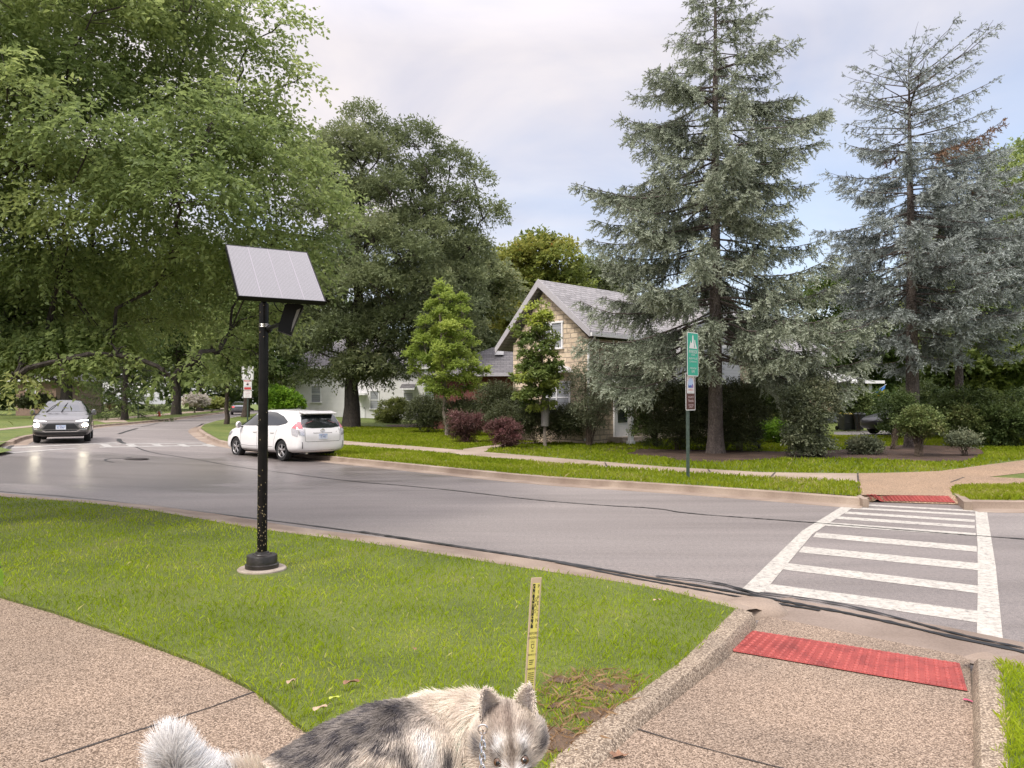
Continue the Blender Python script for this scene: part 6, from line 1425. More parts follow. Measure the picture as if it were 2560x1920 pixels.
class Car:
    """local frame: +x forward, +y left, z up from the road"""
    def __init__(s, name, label, cat, loc, heading, paint, st, axles, track, rw, tw=0.21):
        s.t = thing(name, label, cat, loc, heading); s.paint = paint
        st = np.array(st, float); V = []; n = 16
        for x, zb_, zl, zbelt, zt, wl, wb, wr in st:
            half = [(0, zb_), (wl*0.8, zb_), (wl, zb_+0.10), (wl*1.012, zb_*0.5+zl*0.5+0.02), (wl*1.005, zl), (wb, zbelt-0.03), (wb*0.985, zbelt+0.015), (wr*1.0, zt-0.085*min(1, (zt-zbelt)/0.3)), (wr*0.80, zt-0.022), (0, zt)]
            ring = half+[(-y, z) for y, z in half[-2:0:-1]]; n = len(ring)
            V += [(x, y, z) for y, z in ring]
        k = len(st); F = [(i*n+j, (i+1)*n+j, (i+1)*n+(j+1) % n, i*n+(j+1) % n) for i in range(k-1) for j in range(n)]
        F += [tuple(range(n)), tuple(reversed(range((k-1)*n, k*n)))]
        me = bpy.data.meshes.new('tmp'); me.from_pydata(V, [], F); me.materials.append(MATS[paint]); me.materials.append(MATS['wheel_well'])
        bm = bmesh.new(); bm.from_mesh(me); bmesh.ops.recalc_face_normals(bm, faces=bm.faces); bm.to_mesh(me); bm.free()
        o = bpy.data.objects.new('tmp', me); COL.objects.link(o)
        sub = o.modifiers.new('s', 'SUBSURF'); sub.levels = 2; sub.render_levels = 2
        cut = MB()
        for ax_ in axles:
            for sd in (-1, 1): cut.lathe([(rw+0.055, -0.20), (rw+0.055, 0.25)], 32, 'wheel_well', (ax_, sd*track, rw-0.005), (0, sd, 0))
        co = cut.build('cut', local=True); bm = bmesh.new(); bm.from_mesh(co.data); bmesh.ops.recalc_face_normals(bm, faces=bm.faces); bm.to_mesh(co.data); bm.free()
        b = o.modifiers.new('b', 'BOOLEAN'); b.object = co; b.operation = 'DIFFERENCE'; b.solver = 'EXACT'; b.material_mode = 'TRANSFER'
        bpy.context.view_layer.update(); dg = bpy.context.evaluated_depsgraph_get()
        b.show_viewport = False; bpy.context.view_layer.update(); dg = bpy.context.evaluated_depsgraph_get()
        ev = o.evaluated_get(dg).to_mesh(); s.bvh = BVHTree.FromPolygons([v.co.copy() for v in ev.vertices], [tuple(p.vertices) for p in ev.polygons]); o.evaluated_get(dg).to_mesh_clear()
        b.show_viewport = True; bpy.context.view_layer.update(); dg = bpy.context.evaluated_depsgraph_get()
        me2 = bpy.data.meshes.new_from_object(o.evaluated_get(dg)); bpy.data.objects.remove(o); bpy.data.objects.remove(co)
        me2.polygons.foreach_set('use_smooth', [True]*len(me2.polygons)); me2.name = 'body'; me2.set_sharp_from_angle(angle=radians(50))
        s.body = link('body', me2, s.t)
        for ax_ in axles:
            for sd in (-1, 1):
                c = (ax_, sd*(track-0.01), rw); mb = MB()
                mb.lathe([(rw*0.62, -tw/2), (rw*0.93, -tw/2), (rw, -tw/2+0.03), (rw, tw/2-0.03), (rw*0.94, tw/2), (rw*0.66, tw/2-0.002), (rw*0.64, tw/2-0.03)], 36, 'tyre', c, (0, sd, 0), cap=False)
                ty = mb.build('wheel', s.t, smooth_=True, local=True); mb = MB()
                mb.lathe([(rw*0.67, tw/2-0.012), (rw*0.645, tw/2-0.005), (rw*0.62, tw/2-0.012), (rw*0.60, tw/2-0.06)], 36, 'rim_metal', c, (0, sd, 0), cap=False)
                mb.lathe([(rw*0.16, tw/2-0.03), (rw*0.15, tw/2-0.015), (0.01, tw/2-0.013)], 14, 'rim_metal', c, (0, sd, 0)); mb.lathe([(rw*0.6, tw/2-0.075), (0.01, tw/2-0.075)], 24, 'wheel_well', c, (0, sd, 0))
                for q in range(5):
                    for dq in (-0.16, 0.16):
                        a = 2*pi*q/5+0.3; a2 = a+dq*1.0; e0 = np.array([cos(a+dq*0.4), 0, sin(a+dq*0.4)])*rw*0.12; e1 = np.array([cos(a2), 0, sin(a2)])*rw*0.62; y = sd*(tw/2-0.025)
                        mb.tube([np.array(c)+e0+np.array([0, y, 0]), np.array(c)+e1+np.array([0, y, 0])], [0.020, 0.014], 6, 'rim_metal')
                mb.build('rim', ty, smooth_=True, local=True)
    def decal(s, name, poly, side, mat, off=0.005, step=0.06, parent=None, fine=True, emitoff=None):
        """patch lying on the bodywork: poly in (x,z) for 'L'/'R' sides, in (y,z) for 'F'/'B', in (x,y) for 'T'"""
        b = densify(poly, step); n = len(b); xs = [q[0] for q in b]; ys = [q[1] for q in b]
        gx, gy = np.meshgrid(np.arange(min(xs), max(xs), step), np.arange(min(ys), max(ys), step)); gx = gx.ravel(); gy = gy.ravel()
        kk = in_poly(gx, gy, b) & (edge_dist(gx, gy, b) > step*0.4)
        r = geometry.delaunay_2d_cdt([Vector((float(q[0]), float(q[1]))) for q in b]+[Vector((float(a), float(c))) for a, c in zip(gx[kk], gy[kk])], [(i, (i+1) % n) for i in range(n)], [], 1, 1e-5)
        O = {'L': lambda a, c: ((a, 3, c), (0, -1, 0)), 'R': lambda a, c: ((a, -3, c), (0, 1, 0)), 'F': lambda a, c: ((6, a, c), (-1, 0, 0)), 'B': lambda a, c: ((-6, a, c), (1, 0, 0)), 'T': lambda a, c: ((a, c, 4), (0, 0, -1))}[side]
        V = []; ok = []
        for v in r[0]:
            o_, d_ = O(v.x, v.y); h = s.bvh.ray_cast(Vector(o_), Vector(d_))
            if h[0] is None: V.append((0, 0, 0)); ok.append(False)
            else:
                nn_ = h[1] if h[1].dot(Vector(d_)) < 0 else -h[1]
                V.append(tuple(h[0]+nn_*off)); ok.append(True)
        F = [tuple(f) for f in r[2] if all(ok[i] for i in f)]
        G_ = []
        for f in F:
            a, b2, c = (Vector(V[i]) for i in f[:3]); G_.append(f if (b2-a).cross(c-a).dot(Vector(O(0, 0)[1])) < 0 else tuple(reversed(f)))
        mb = MB(); mb.add(V, G_, mat); return mb.build(name, parent or s.t, smooth_=True, local=True)
    def seam(s, pts, side, w=0.010, mat='seam'):
        P_ = [np.array(q, float) for q in pts]; L = []; R = []
        for i, q in enumerate(P_):
            t_ = P_[min(i+1, len(P_)-1)]-P_[max(i-1, 0)]; t_ = t_/np.linalg.norm(t_); nn_ = np.array([-t_[1], t_[0]]); L.append(q+nn_*w/2); R.append(q-nn_*w/2)
        s.seams.append((L+R[::-1], side)) if hasattr(s, 'seams') else None
        return s.decal('panel_gap', L+R[::-1], side, mat, 0.002, 0.05, s.body)
    def mirror(s, x, y, z, sd, mat, back='grey_face'):
        mb = MB(); mb.lathe([(0.02, 0.10), (0.065, 0.09), (0.085, 0.03), (0.085, -0.02), (0.07, -0.04), (0.0, -0.045)], 14, mat, (x, sd*(y+0.12), z+0.04), (1, 0, 0), 1.35); mb.obox((x+0.02, sd*(y+0.03), z-0.02), (0.03, 0, 0), (0, 0.08, 0), (0, 0, 0.02), 'trim_black')
        m_ = mb.build('mirror', s.t, smooth_=True, local=True)
        mb = MB(); mb.lathe([(0.066, -0.042), (0.064, -0.049), (0.0, -0.049)], 14, back, (x, sd*(y+0.12), z+0.04), (1, 0, 0), 1.35); mb.build('glass', m_, local=True)
def plate_text(s, x, y, z, nx, txt, mat='plate_white', w_=0.31, h_=0.16, back=True):
    d = 1 if nx > 0 else -1; mb = MB(); mb.obox((x, y, z), (0.006, 0, 0), (0, w_/2, 0), (0, 0, h_/2), mat); r_ = np.array([0, d, 0])
    mb.obox((x+d*0.0065, y, z+h_*0.33), (0.001, 0, 0), (0, w_*0.46, 0), (0, 0, h_*0.12), 'sign_lightblue')
    mb.text(txt, (x+d*0.0085, y, z-h_*0.08), r_, Z, h_*0.56, 'sign_blue', 0.66); mb.text('Illinois', (x+d*0.0095, y, z+h_*0.33), r_, Z, h_*0.2, 'sign_red', 0.9)
    return mb.build('licence_plate', s.t, local=True)
# ---- white wagon: x, z_bottom, z_low(widest), z_belt, z_top, w_low, w_belt, w_roof
ST = [(-2.31, 0.46, 0.62, 0.70, 0.76, 0.62, 0.60, 0.50), (-2.30, 0.34, 0.62, 0.80, 0.86, 0.74, 0.72, 0.62), (-2.24, 0.28, 0.66, 0.94, 1.02, 0.815, 0.80, 0.70), (-2.16, 0.26, 0.68, 1.00, 1.20, 0.855, 0.84, 0.68), (-2.06, 0.25, 0.70, 1.03, 1.38, 0.875, 0.862, 0.66), (-1.97, 0.24, 0.70, 1.04, 1.49, 0.882, 0.868, 0.645), (-1.85, 0.23, 0.70, 1.045, 1.525, 0.886, 0.872, 0.645), (-1.3, 0.20, 0.70, 1.04, 1.56, 0.888, 0.876, 0.655), (-0.6, 0.19, 0.70, 1.02, 1.58, 0.888, 0.876, 0.66), (0.1, 0.19, 0.70, 1.00, 1.575, 0.888, 0.874, 0.655), (0.55, 0.19, 0.69, 0.98, 1.51, 0.888, 0.87, 0.645), (1.0, 0.19, 0.68, 0.965, 1.31, 0.886, 0.866, 0.63), (1.42, 0.19, 0.67, 0.945, 1.06, 0.882, 0.855, 0.64), (1.75, 0.19, 0.66, 0.90, 0.965, 0.872, 0.83, 0.62), (2.05, 0.20, 0.62, 0.80, 0.855, 0.83, 0.77, 0.55), (2.23, 0.24, 0.56, 0.68, 0.73, 0.70, 0.64, 0.45), (2.31, 0.32, 0.50, 0.57, 0.62, 0.52, 0.48, 0.36)]
rl = G(703, 1153, h_road); fl_ = G(607, 1140, h_road); dv = (fl_-rl)[:2]; dv = dv/np.linalg.norm(dv); hd = atan2(dv[1], dv[0]); fw = np.array([cos(hd), sin(hd), 0]); lf = np.array([-sin(hd), cos(hd), 0])
cc = rl+fw*1.36-lf*0.86; cc[2] = float(h_road(cc[0], cc[1]))+0.004
c = Car('parked_wagon', 'white hatchback wagon seen from its left rear, behind the black pole', 'car', cc, hd, 'car_white', ST, (-1.38, 1.40), 0.775, 0.318)
Lw = [(1.28, 1.03), (0.60, 1.44), (0.30, 1.485), (-0.30, 1.50), (-0.75, 1.475), (-1.25, 1.36), (-1.62, 1.20), (-1.56, 1.14), (-1.20, 1.075), (-0.3, 1.055), (0.8, 1.035)]
for sd in 'LR':
    c.decal('side_window', Lw, sd, 'car_glass', 0.006, 0.07)
    c.decal('pillar', [(0.02, 1.04), (0.10, 1.04), (-0.02, 1.50), (-0.10, 1.50)], sd, 'trim_black', 0.009)
    c.seam([(1.10, 1.02), (1.08, 0.6), (0.98, 0.30)], sd); c.seam([(0.06, 1.04), (0.03, 0.6), (0.06, 0.28)], sd); c.seam([(-1.18, 1.05), (-1.05, 0.80), (-0.98, 0.62), (-0.93, 0.28)], sd)
    c.seam([(0.98, 0.29), (0.06, 0.28), (-0.93, 0.28)], sd); c.seam([(1.12, 0.42), (0.5, 0.40), (-0.9, 0.42)], sd, 0.014, 'grey_face')
    y = 1 if sd == 'L' else -1
    for hx in (0.18, -0.86):
        mb = MB(); h = c.bvh.ray_cast(Vector((hx, 3*y, 0.86)), Vector((0, -y, 0)))[0]; mb.obox((hx, h.y+y*0.015, 0.86), (0.11, 0, 0), (0, 0.014, 0), (0, 0, 0.018), 'car_white'); mb.build('handle', c.t, smooth_=True, local=True, bevel=0.008)
    c.mirror(1.02, 0.86, 1.02, y, 'car_white', 'grey_face')
    # tail lamps wrap the corner: red upper, clear lower, dark gap
    c.decal('tail_lamp', [(-2.22, 0.84), (-2.20, 0.70+0.05), (-1.98, 0.80), (-1.92, 0.99), (-2.02, 1.02), (-2.20, 0.96)], sd, 'lamp_clear', 0.008, 0.04)
    c.decal('tail_lamp', [(-2.21, 0.965), (-2.02, 1.015), (-1.94, 1.0), (-2.02, 1.13), (-2.14, 1.22), (-2.165, 1.16)], sd, 'lamp_red', 0.009, 0.04)
    c.decal('tail_lamp', [(y*0.80, 0.80), (y*0.66, 0.78), (y*0.63, 0.95), (y*0.665, 1.0), (y*0.82, 0.98)], 'B', 'lamp_clear', 0.009, 0.04)
    c.decal('tail_lamp', [(y*0.83, 0.99), (y*0.665, 1.005), (y*0.69, 1.20), (y*0.72, 1.22), (y*0.79, 1.12)], 'B', 'lamp_red', 0.010, 0.04)
    c.decal('reflector', [(y*0.70, 0.40), (y*0.72, 0.40), (y*0.735, 0.60), (y*0.715, 0.60)], 'B', 'trim_black', 0.006, 0.04)
    c.decal('headlamp', [(2.12, 0.66), (1.72, 0.86), (1.66, 0.80), (1.80, 0.70)], sd, 'lamp_clear', 0.006, 0.05)
c.decal('rear_window', [(-0.66, 1.04), (-0.69, 1.09), (-0.60, 1.40), (0.60, 1.40), (0.69, 1.09), (0.66, 1.04), (0.35, 1.005), (-0.35, 1.005)], 'B', 'car_glass', 0.007, 0.06)
mb = MB(); mb.add([(-1.86, -0.62, 1.525), (-1.86, 0.62, 1.525), (-2.20, 0.57, 1.462), (-2.20, -0.57, 1.462), (-1.90, -0.60, 1.47), (-1.90, 0.60, 1.47), (-2.195, 0.57, 1.435), (-2.195, -0.57, 1.435)], [(0, 1, 2, 3), (7, 6, 5, 4), (3, 2, 6, 7), (0, 3, 7, 4), (2, 1, 5, 6)], 'car_white'); mb.add([(-1.90, -0.60, 1.468), (-1.90, 0.60, 1.468), (-2.19, 0.57, 1.433), (-2.19, -0.57, 1.433)], [(3, 2, 1, 0)], 'trim_black'); mb.build('spoiler', c.t, local=True, bevel=0.006)
c.decal('windshield', [(-0.66, 1.06), (0.66, 1.06), (0.56, 1.47), (-0.56, 1.47)], 'F', 'car_glass', 0.006, 0.08)
c.seam([(-0.60, 1.0), (-0.63, 0.8), (-0.62, 0.62), (-0.55, 0.60), (0.55, 0.60), (0.62, 0.62), (0.63, 0.8), (0.60, 1.0)], 'B', 0.012); c.seam([(-0.34, 0.865), (-0.30, 0.855), (0.30, 0.855), (0.34, 0.865)], 'B', 0.022, 'grey_trim_car')
c.decal('bumper_trim', [(-0.62, 0.27), (0.62, 0.27), (0.68, 0.335), (-0.68, 0.335)], 'B', 'trim_black', 0.005, 0.06)
em = MB(); h = c.bvh.ray_cast(Vector((-6, 0, 0.93)), Vector((1, 0, 0)))[0]
for rx, rz_, w_ in ((0.075, 0.05, 0.009), (0.026, 0.046, 0.007)):
    for k in range(20):
        a, b_ = 2*pi*k/20, 2*pi*(k+1)/20; em.tube([(h.x-0.012, rx*cos(a), h.z+rz_*sin(a)), (h.x-0.012, rx*cos(b_), h.z+rz_*sin(b_))], w_*0.8, 5, 'chrome', cap=False)
for k in range(12):
    a, b_ = pi*k/12, pi*(k+1)/12; em.tube([(h.x-0.012, 0.05*cos(a), h.z+0.02+0.018*sin(2*a)*0+0.02*sin(a)), (h.x-0.012, 0.05*cos(b_), h.z+0.02+0.02*sin(b_))], 0.006, 5, 'chrome', cap=False)
em.build('emblem', c.t, local=True)
bd = MB(); h2 = c.bvh.ray_cast(Vector((-6, -0.48, 0.90)), Vector((1, 0, 0)))[0]; bd.text('v', (h2.x-0.006, -0.50, 0.89), (0, -1, 0), Z, 0.09, 'chrome'); bd.build('badge', c.t, local=True)
h3 = c.bvh.ray_cast(Vector((-6, 0, 0.75)), Vector((1, 0, 0)))[0]; plate_text(c, h3.x-0.012, 0, 0.75, -1, 'ET 9463')
mb = MB(); mb.obox((0, 0, 0.24), (1.75, 0, 0), (0, 0.62, 0), (0, 0, 0.06), 'wheel_well'); mb.tube([(-2.12, 0.45, 0.26), (-1.6, 0.45, 0.26)], 0.05, 10, 'rim_metal'); mb.build('underbody', c.t, local=True)

# ---- silver crossover, headlights on
S2 = [(-2.28, 0.42, 0.62, 0.80, 0.92, 0.72, 0.66, 0.5), (-2.2, 0.30, 0.66, 0.94, 1.06, 0.84, 0.80, 0.66), (-1.9, 0.24, 0.70, 1.02, 1.22, 0.895, 0.87, 0.60), (-1.3, 0.22, 0.70, 1.02, 1.43, 0.905, 0.88, 0.60), (-0.5, 0.20, 0.70, 1.00, 1.535, 0.905, 0.88, 0.615), (0.1, 0.20, 0.70, 0.985, 1.55, 0.905, 0.878, 0.62), (0.45, 0.20, 0.70, 0.98, 1.51, 0.905, 0.876, 0.62), (0.85, 0.20, 0.70, 0.97, 1.34, 0.905, 0.874, 0.64), (1.25, 0.20, 0.70, 0.97, 1.09, 0.905, 0.872, 0.68), (1.6, 0.20, 0.70, 0.96, 1.03, 0.903, 0.865, 0.68), (1.95, 0.21, 0.68, 0.90, 0.965, 0.895, 0.84, 0.66), (2.15, 0.23, 0.64, 0.83, 0.885, 0.865, 0.80, 0.62), (2.27, 0.28, 0.60, 0.72, 0.78, 0.80, 0.74, 0.56), (2.31, 0.36, 0.55, 0.62, 0.67, 0.68, 0.64, 0.5)]
ZM = lambda a: 60+0.09042*a; ZN = lambda b_: 990+0.09042*b_
tl_, tr_ = G(ZM(440), ZN(1305), h_road), G(ZM(1665), ZN(1255), h_road); mid = (tl_+tr_)/2
ax2 = (tr_-tl_)[:2]; ax2 = ax2/np.linalg.norm(ax2); hd2 = atan2(-ax2[0]*1.0, ax2[1]) if False else radians(-63)
fw2 = np.array([cos(hd2), sin(hd2), 0]); c2 = mid-fw2*1.28; c2[2] = float(h_road(c2[0], c2[1]))+0.01
c = Car('oncoming_car', 'silver crossover driving towards the camera with its headlights on', 'car', c2, hd2, 'car_silver', S2, (-1.32, 1.34), 0.80, 0.335)
c.decal('windshield', [(-0.71, 1.12), (-0.66, 1.105), (0.66, 1.105), (0.71, 1.12), (0.57, 1.44), (0.50, 1.47), (-0.50, 1.47), (-0.57, 1.44)], 'F', 'car_glass', 0.006, 0.07)
mb = MB()
for y0, y1 in ((0.10, -0.10), (0.58, 0.16)):
    a = c.bvh.ray_cast(Vector((6, -y0+0.05, 1.09)), Vector((-1, 0, 0)))[0]; b_ = c.bvh.ray_cast(Vector((6, -y1+0.02, 1.42)), Vector((-1, 0, 0)))[0]
    if a and b_: mb.tube([a+Vector((0.02, 0, 0.0)), (a+b_)/2+Vector((0.03, 0, 0.04)), b_+Vector((0.02, 0, 0))], 0.013, 5, 'trim_black')
mb.build('wiper', c.t, local=True)
c.decal('grille', [(-0.56, 0.50), (-0.40, 0.695), (0.40, 0.695), (0.56, 0.50)], 'F', 'trim_black', 0.006, 0.05)
c.decal('lower_grille', [(-0.50, 0.425), (0.50, 0.425), (0.44, 0.465), (-0.44, 0.465)], 'F', 'trim_black', 0.006, 0.05)
c.decal('bumper_trim', [(-0.80, 0.30), (0.80, 0.30), (0.82, 0.41), (0.55, 0.385), (-0.55, 0.385), (-0.82, 0.41)], 'F', 'trim_black', 0.005, 0.05)
c.decal('chrome_bar', [(-0.80, 0.485), (-0.60, 0.455), (-0.50, 0.395), (0.50, 0.395), (0.60, 0.455), (0.80, 0.485), (0.80, 0.51), (0.58, 0.485), (0.48, 0.425), (-0.48, 0.425), (-0.58, 0.485), (-0.80, 0.51)], 'F', 'chrome', 0.012, 0.04)
for y in (-1, 1):
    c.decal('headlamp_strip', [(y*0.83, 0.775), (y*0.84, 0.82), (y*0.60, 0.80), (y*0.44, 0.772), (y*0.44, 0.765), (y*0.62, 0.77)], 'F', 'daylight_strip', 0.008, 0.04)
    c.decal('headlamp', [(y*(0.735+0.085*cos(radians(a))), 0.635+0.06*sin(radians(a))) for a in range(0, 360, 24)], 'F', 'headlamp_lit', 0.012, 0.03)
    c.decal('headlamp_housing', [(y*0.85, 0.70), (y*0.60, 0.70), (y*0.52, 0.60), (y*0.60, 0.53), (y*0.83, 0.53)], 'F', 'grey_trim_car', 0.006, 0.05)
    sd = 'L' if y > 0 else 'R'
    c.decal('side_window', [(1.05, 1.05), (0.45, 1.43), (0.1, 1.47), (-0.6, 1.45), (-1.5, 1.27), (-1.75, 1.12), (-1.2, 1.07), (0.3, 1.05)], sd, 'car_glass', 0.006, 0.08)
    c.mirror(0.92, 0.86, 1.03, y, 'car_silver')
    c.decal('arch_trim', [(1.34+0.42*cos(radians(a)), 0.33+0.42*sin(radians(a))) for a in range(-10, 191, 12)]+[(1.34+0.385*cos(radians(a)), 0.33+0.385*sin(radians(a))) for a in range(190, -11, -12)], sd, 'trim_black', 0.006, 0.05)
h = c.bvh.ray_cast(Vector((6, 0, 0.56)), Vector((-1, 0, 0)))[0]; plate_text(c, h.x+0.02, 0, 0.56, 1, 'EC 97967')
mb = MB(); mb.obox((0, 0, 0.26), (1.7, 0, 0), (0, 0.66, 0), (0, 0, 0.06), 'wheel_well'); mb.build('underbody', c.t, local=True)
c.seam([(-0.74, 0.90), (-0.62, 0.80), (0.62, 0.80), (0.74, 0.90)], 'F', 0.016)

# ---- silver car farther up the road
fb = G(600, 1037, h_road); hd3 = radians(112)
S3 = [(-2.25, 0.42, 0.62, 0.86, 0.92, 0.70, 0.66, 0.55), (-2.15, 0.28, 0.66, 0.96, 1.02, 0.84, 0.80, 0.66), (-1.7, 0.22, 0.68, 0.98, 1.14, 0.89, 0.86, 0.64), (-1.1, 0.20, 0.68, 0.97, 1.40, 0.90, 0.87, 0.58), (-0.4, 0.20, 0.68, 0.96, 1.47, 0.90, 0.87, 0.60), (0.3, 0.20, 0.68, 0.95, 1.42, 0.90, 0.87, 0.60), (1.1, 0.20, 0.68, 0.93, 1.02, 0.90, 0.86, 0.66), (1.9, 0.22, 0.64, 0.82, 0.88, 0.86, 0.80, 0.6), (2.3, 0.34, 0.54, 0.62, 0.66, 0.6, 0.56, 0.45)]
c3 = fb+np.array([cos(hd3), sin(hd3), 0])*2.0; c3[2] = float(h_road(c3[0], c3[1]))+0.005
c = Car('distant_car', 'small silver sedan far up the road, behind the street tree trunk', 'car', c3, hd3, 'car_far_silver', S3, (-1.35, 1.35), 0.78, 0.32)
c.decal('rear_window', [(-0.62, 1.05), (-0.5, 1.36), (0.5, 1.36), (0.62, 1.05)], 'B', 'car_glass', 0.01, 0.1)
for y, sd in ((1, 'L'), (-1, 'R')):
    c.decal('side_window', [(0.95, 1.03), (0.3, 1.34), (-0.5, 1.38), (-1.2, 1.30), (-1.65, 1.08), (0.2, 1.02)], sd, 'car_glass', 0.01, 0.1)
    c.decal('tail_lamp', [(y*0.84, 0.80), (y*0.58, 0.80), (y*0.60, 0.92), (y*0.82, 0.93)], 'B', 'lamp_red_lit' if y > 0 else 'lamp_red', 0.01, 0.06)
c.decal('bumper_trim', [(-0.62, 0.30), (0.62, 0.30), (0.62, 0.38), (-0.62, 0.38)], 'B', 'trim_black', 0.006, 0.1)

# ---- black car nose in the driveway at the right
db = G(2212, 1088, h_far); hd4 = radians(190); c4 = db-np.array([cos(hd4), sin(hd4), 0])*1.35; c4[2] = float(h_far(c4[0], c4[1]))+0.02
c = Car('parked_car', 'black car in the driveway, only its nose and a front wheel showing between shrubs', 'car', c4, hd4, 'car_black', [(q[0], q[1], q[2], q[3], q[4], q[5], q[6], q[7]) for q in S3], (-1.35, 1.35), 0.80, 0.33)
for y, sd in ((1, 'L'), (-1, 'R')):
    c.decal('side_window', [(0.95, 1.03), (0.3, 1.34), (-0.5, 1.38), (-1.2, 1.30), (-1.65, 1.08), (0.2, 1.02)], sd, 'car_glass', 0.01, 0.1)
    c.decal('headlamp', [(2.15, 0.66), (1.85, 0.80), (1.72, 0.78), (1.95, 0.66)], sd, 'lamp_clear', 0.01, 0.06)
# ------------------------------------------------------------------ the dog
attrmat('dog_coat', 0.8, 0.1)
def m_fur():
    m, nt, b = newmat('dog_fur')
    a = nd(nt, 'ShaderNodeAttribute', attribute_name='col')
    nt.links.new(a.outputs['Color'], b.inputs['Base Color']); b.inputs['Roughness'].default_value = 0.55; b.inputs['Specular IOR Level'].default_value = 0.25
m_fur()
simple('eye_brown', (0.10, 0.045, 0.015), 0.08, var=0.4, scale=120, coat=1.0); simple('eye_black', (0.004, 0.004, 0.004), 0.05, coat=1.0); simple('nose_black', (0.012, 0.011, 0.011), 0.35)
simple('collar_green', (0.02, 0.13, 0.085), 0.5, var=0.3, scale=60)
PD = lambda px, py, Y: P(px, py, Y)
# joints given by photo pixel and distance; radius in metres
hip = PD(725, 1995, 2.34); loin = PD(850, 1922, 2.44); rib = PD(960, 1893, 2.52); chest = PD(1060, 1872, 2.60); wither = PD(1075, 1842, 2.66)
neck1 = PD(1165, 1838, 2.62); neck2 = PD(1225, 1850, 2.55); head = PD(1272, 1842, 2.48)
balls = []
def cap_(a, b, ra, rb, n=None):
    a = np.array(a, float); b = np.array(b, float); L = np.linalg.norm(b-a); n = n or max(2, int(L/(min(ra, rb)*0.25)))
    for i in range(n+1): t_ = i/n; balls.append((a+(b-a)*t_, ra+(rb-ra)*t_))
bf = norm(wither-hip); bf[2] = 0; bf = norm(bf); bs_ = np.array([bf[1], -bf[0], 0])   # along the body, towards its right side (the camera)
cap_(hip, loin, 0.130, 0.140); cap_(loin, rib, 0.140, 0.168); cap_(rib, chest, 0.168, 0.165); cap_(chest, wither, 0.165, 0.125)
cap_(wither, neck1, 0.130, 0.128); cap_(neck1, neck2, 0.125, 0.115); cap_(neck2, head, 0.110, 0.098)
gz = float(h_walk(*hip[:2])); GZ = lambda p: float(h_walk(p[0], p[1]))
for s in (1, -1):
    th_ = hip+bs_*0.085*s-Z*0.06; kn = th_+bf*0.09-Z*0.20; hk = kn-bf*0.16-Z*0.12; pw = hk+bf*0.02; pw[2] = GZ(pw)+0.035
    cap_(th_, kn, 0.095, 0.055); cap_(kn, hk, 0.05, 0.028); cap_(hk, pw, 0.026, 0.030); cap_(pw, pw+bf*0.055, 0.034, 0.03)
    sh_ = chest+bf*0.03+bs_*0.10*s-Z*0.03; el = sh_-bf*0.03-Z*0.19; wr = el+bf*0.02-Z*0.14; fp = wr.copy(); fp[2] = GZ(fp)+0.035
    cap_(sh_, el, 0.088, 0.050); cap_(el, wr, 0.046, 0.034); cap_(wr, fp, 0.032, 0.032); cap_(fp, fp+bf*0.055, 0.036, 0.03)
cap_(chest-Z*0.10, rib-Z*0.09, 0.10, 0.10)
# head frame: fd = where the muzzle points, fr = towards the viewer's right, fu = crown of the head
fd = norm(np.array([0.09, -0.87, -0.48])); fr = norm(np.cross(fd, np.array([-0.05, 0.0, 1.0]))); fr = fr*np.sign(fr[0]); fu = np.cross(fr, fd); fu = fu*np.sign(fu[2])
H_ = lambda r, u, f: head+fr*r+fu*u+fd*f
cap_(H_(-0.03, 0.0, 0.0), H_(0.03, 0.0, 0.0), 0.090, 0.090); cap_(H_(0, 0.012, -0.02), H_(0, 0.01, 0.045), 0.085, 0.068)
for s in (-1, 1): cap_(H_(0.060*s, -0.024, -0.01), H_(0.044*s, -0.025, 0.055), 0.064, 0.040)
cap_(H_(0, -0.012, 0.06), H_(0, -0.032, 0.165), 0.052, 0.032); cap_(H_(0, -0.05, 0.06), H_(0, -0.055, 0.15), 0.035, 0.024)
# tail plume: from the rump out to the left, tip turned up
tl = [PD(715, 1965, 2.30), PD(620, 1955, 2.25), PD(520, 1960, 2.2), PD(445, 1930, 2.17), PD(425, 1868, 2.15)]
for i in range(4): cap_(tl[i], tl[i+1], (0.040, 0.034, 0.036, 0.042)[i], (0.034, 0.036, 0.042, 0.030)[i])
TAIL = np.array(tl[1:])
dog = thing('dog', 'grey and cream husky dog standing in the foreground with its head turned to the camera', 'dog', (hip+chest)/2*np.array([1, 1, 0])+Z*gz)
bm = bmesh.new()
ico = bmesh.new(); bmesh.ops.create_icosphere(ico, subdivisions=2, radius=1.0); IV = np.array([v.co for v in ico.verts]); IF = [tuple(v.index for v in f.verts) for f in ico.faces]; ico.free()
V = []; F = []
for c_, r_ in balls:
    o_ = len(V); V += [tuple(c_+q*r_) for q in IV]; F += [tuple(i+o_ for i in f) for f in IF]
me = bpy.data.meshes.new('tmp'); me.from_pydata(V, [], F); o = bpy.data.objects.new('tmp', me); COL.objects.link(o)
rm = o.modifiers.new('r', 'REMESH'); rm.mode = 'VOXEL'; rm.voxel_size = 0.011; sm = o.modifiers.new('s', 'SMOOTH'); sm.factor = 0.5; sm.iterations = 9
bpy.context.view_layer.update(); dg = bpy.context.evaluated_depsgraph_get(); me2 = bpy.data.meshes.new_from_object(o.evaluated_get(dg)); bpy.data.objects.remove(o)
nv = len(me2.vertices); VV = np.empty(nv*3, np.float32); me2.vertices.foreach_get('co', VV); VV = VV.reshape(-1, 3).astype(float)
NN = np.array([v.normal for v in me2.vertices])
def sst(a, b, x): return smooth((x-a)/(b-a))
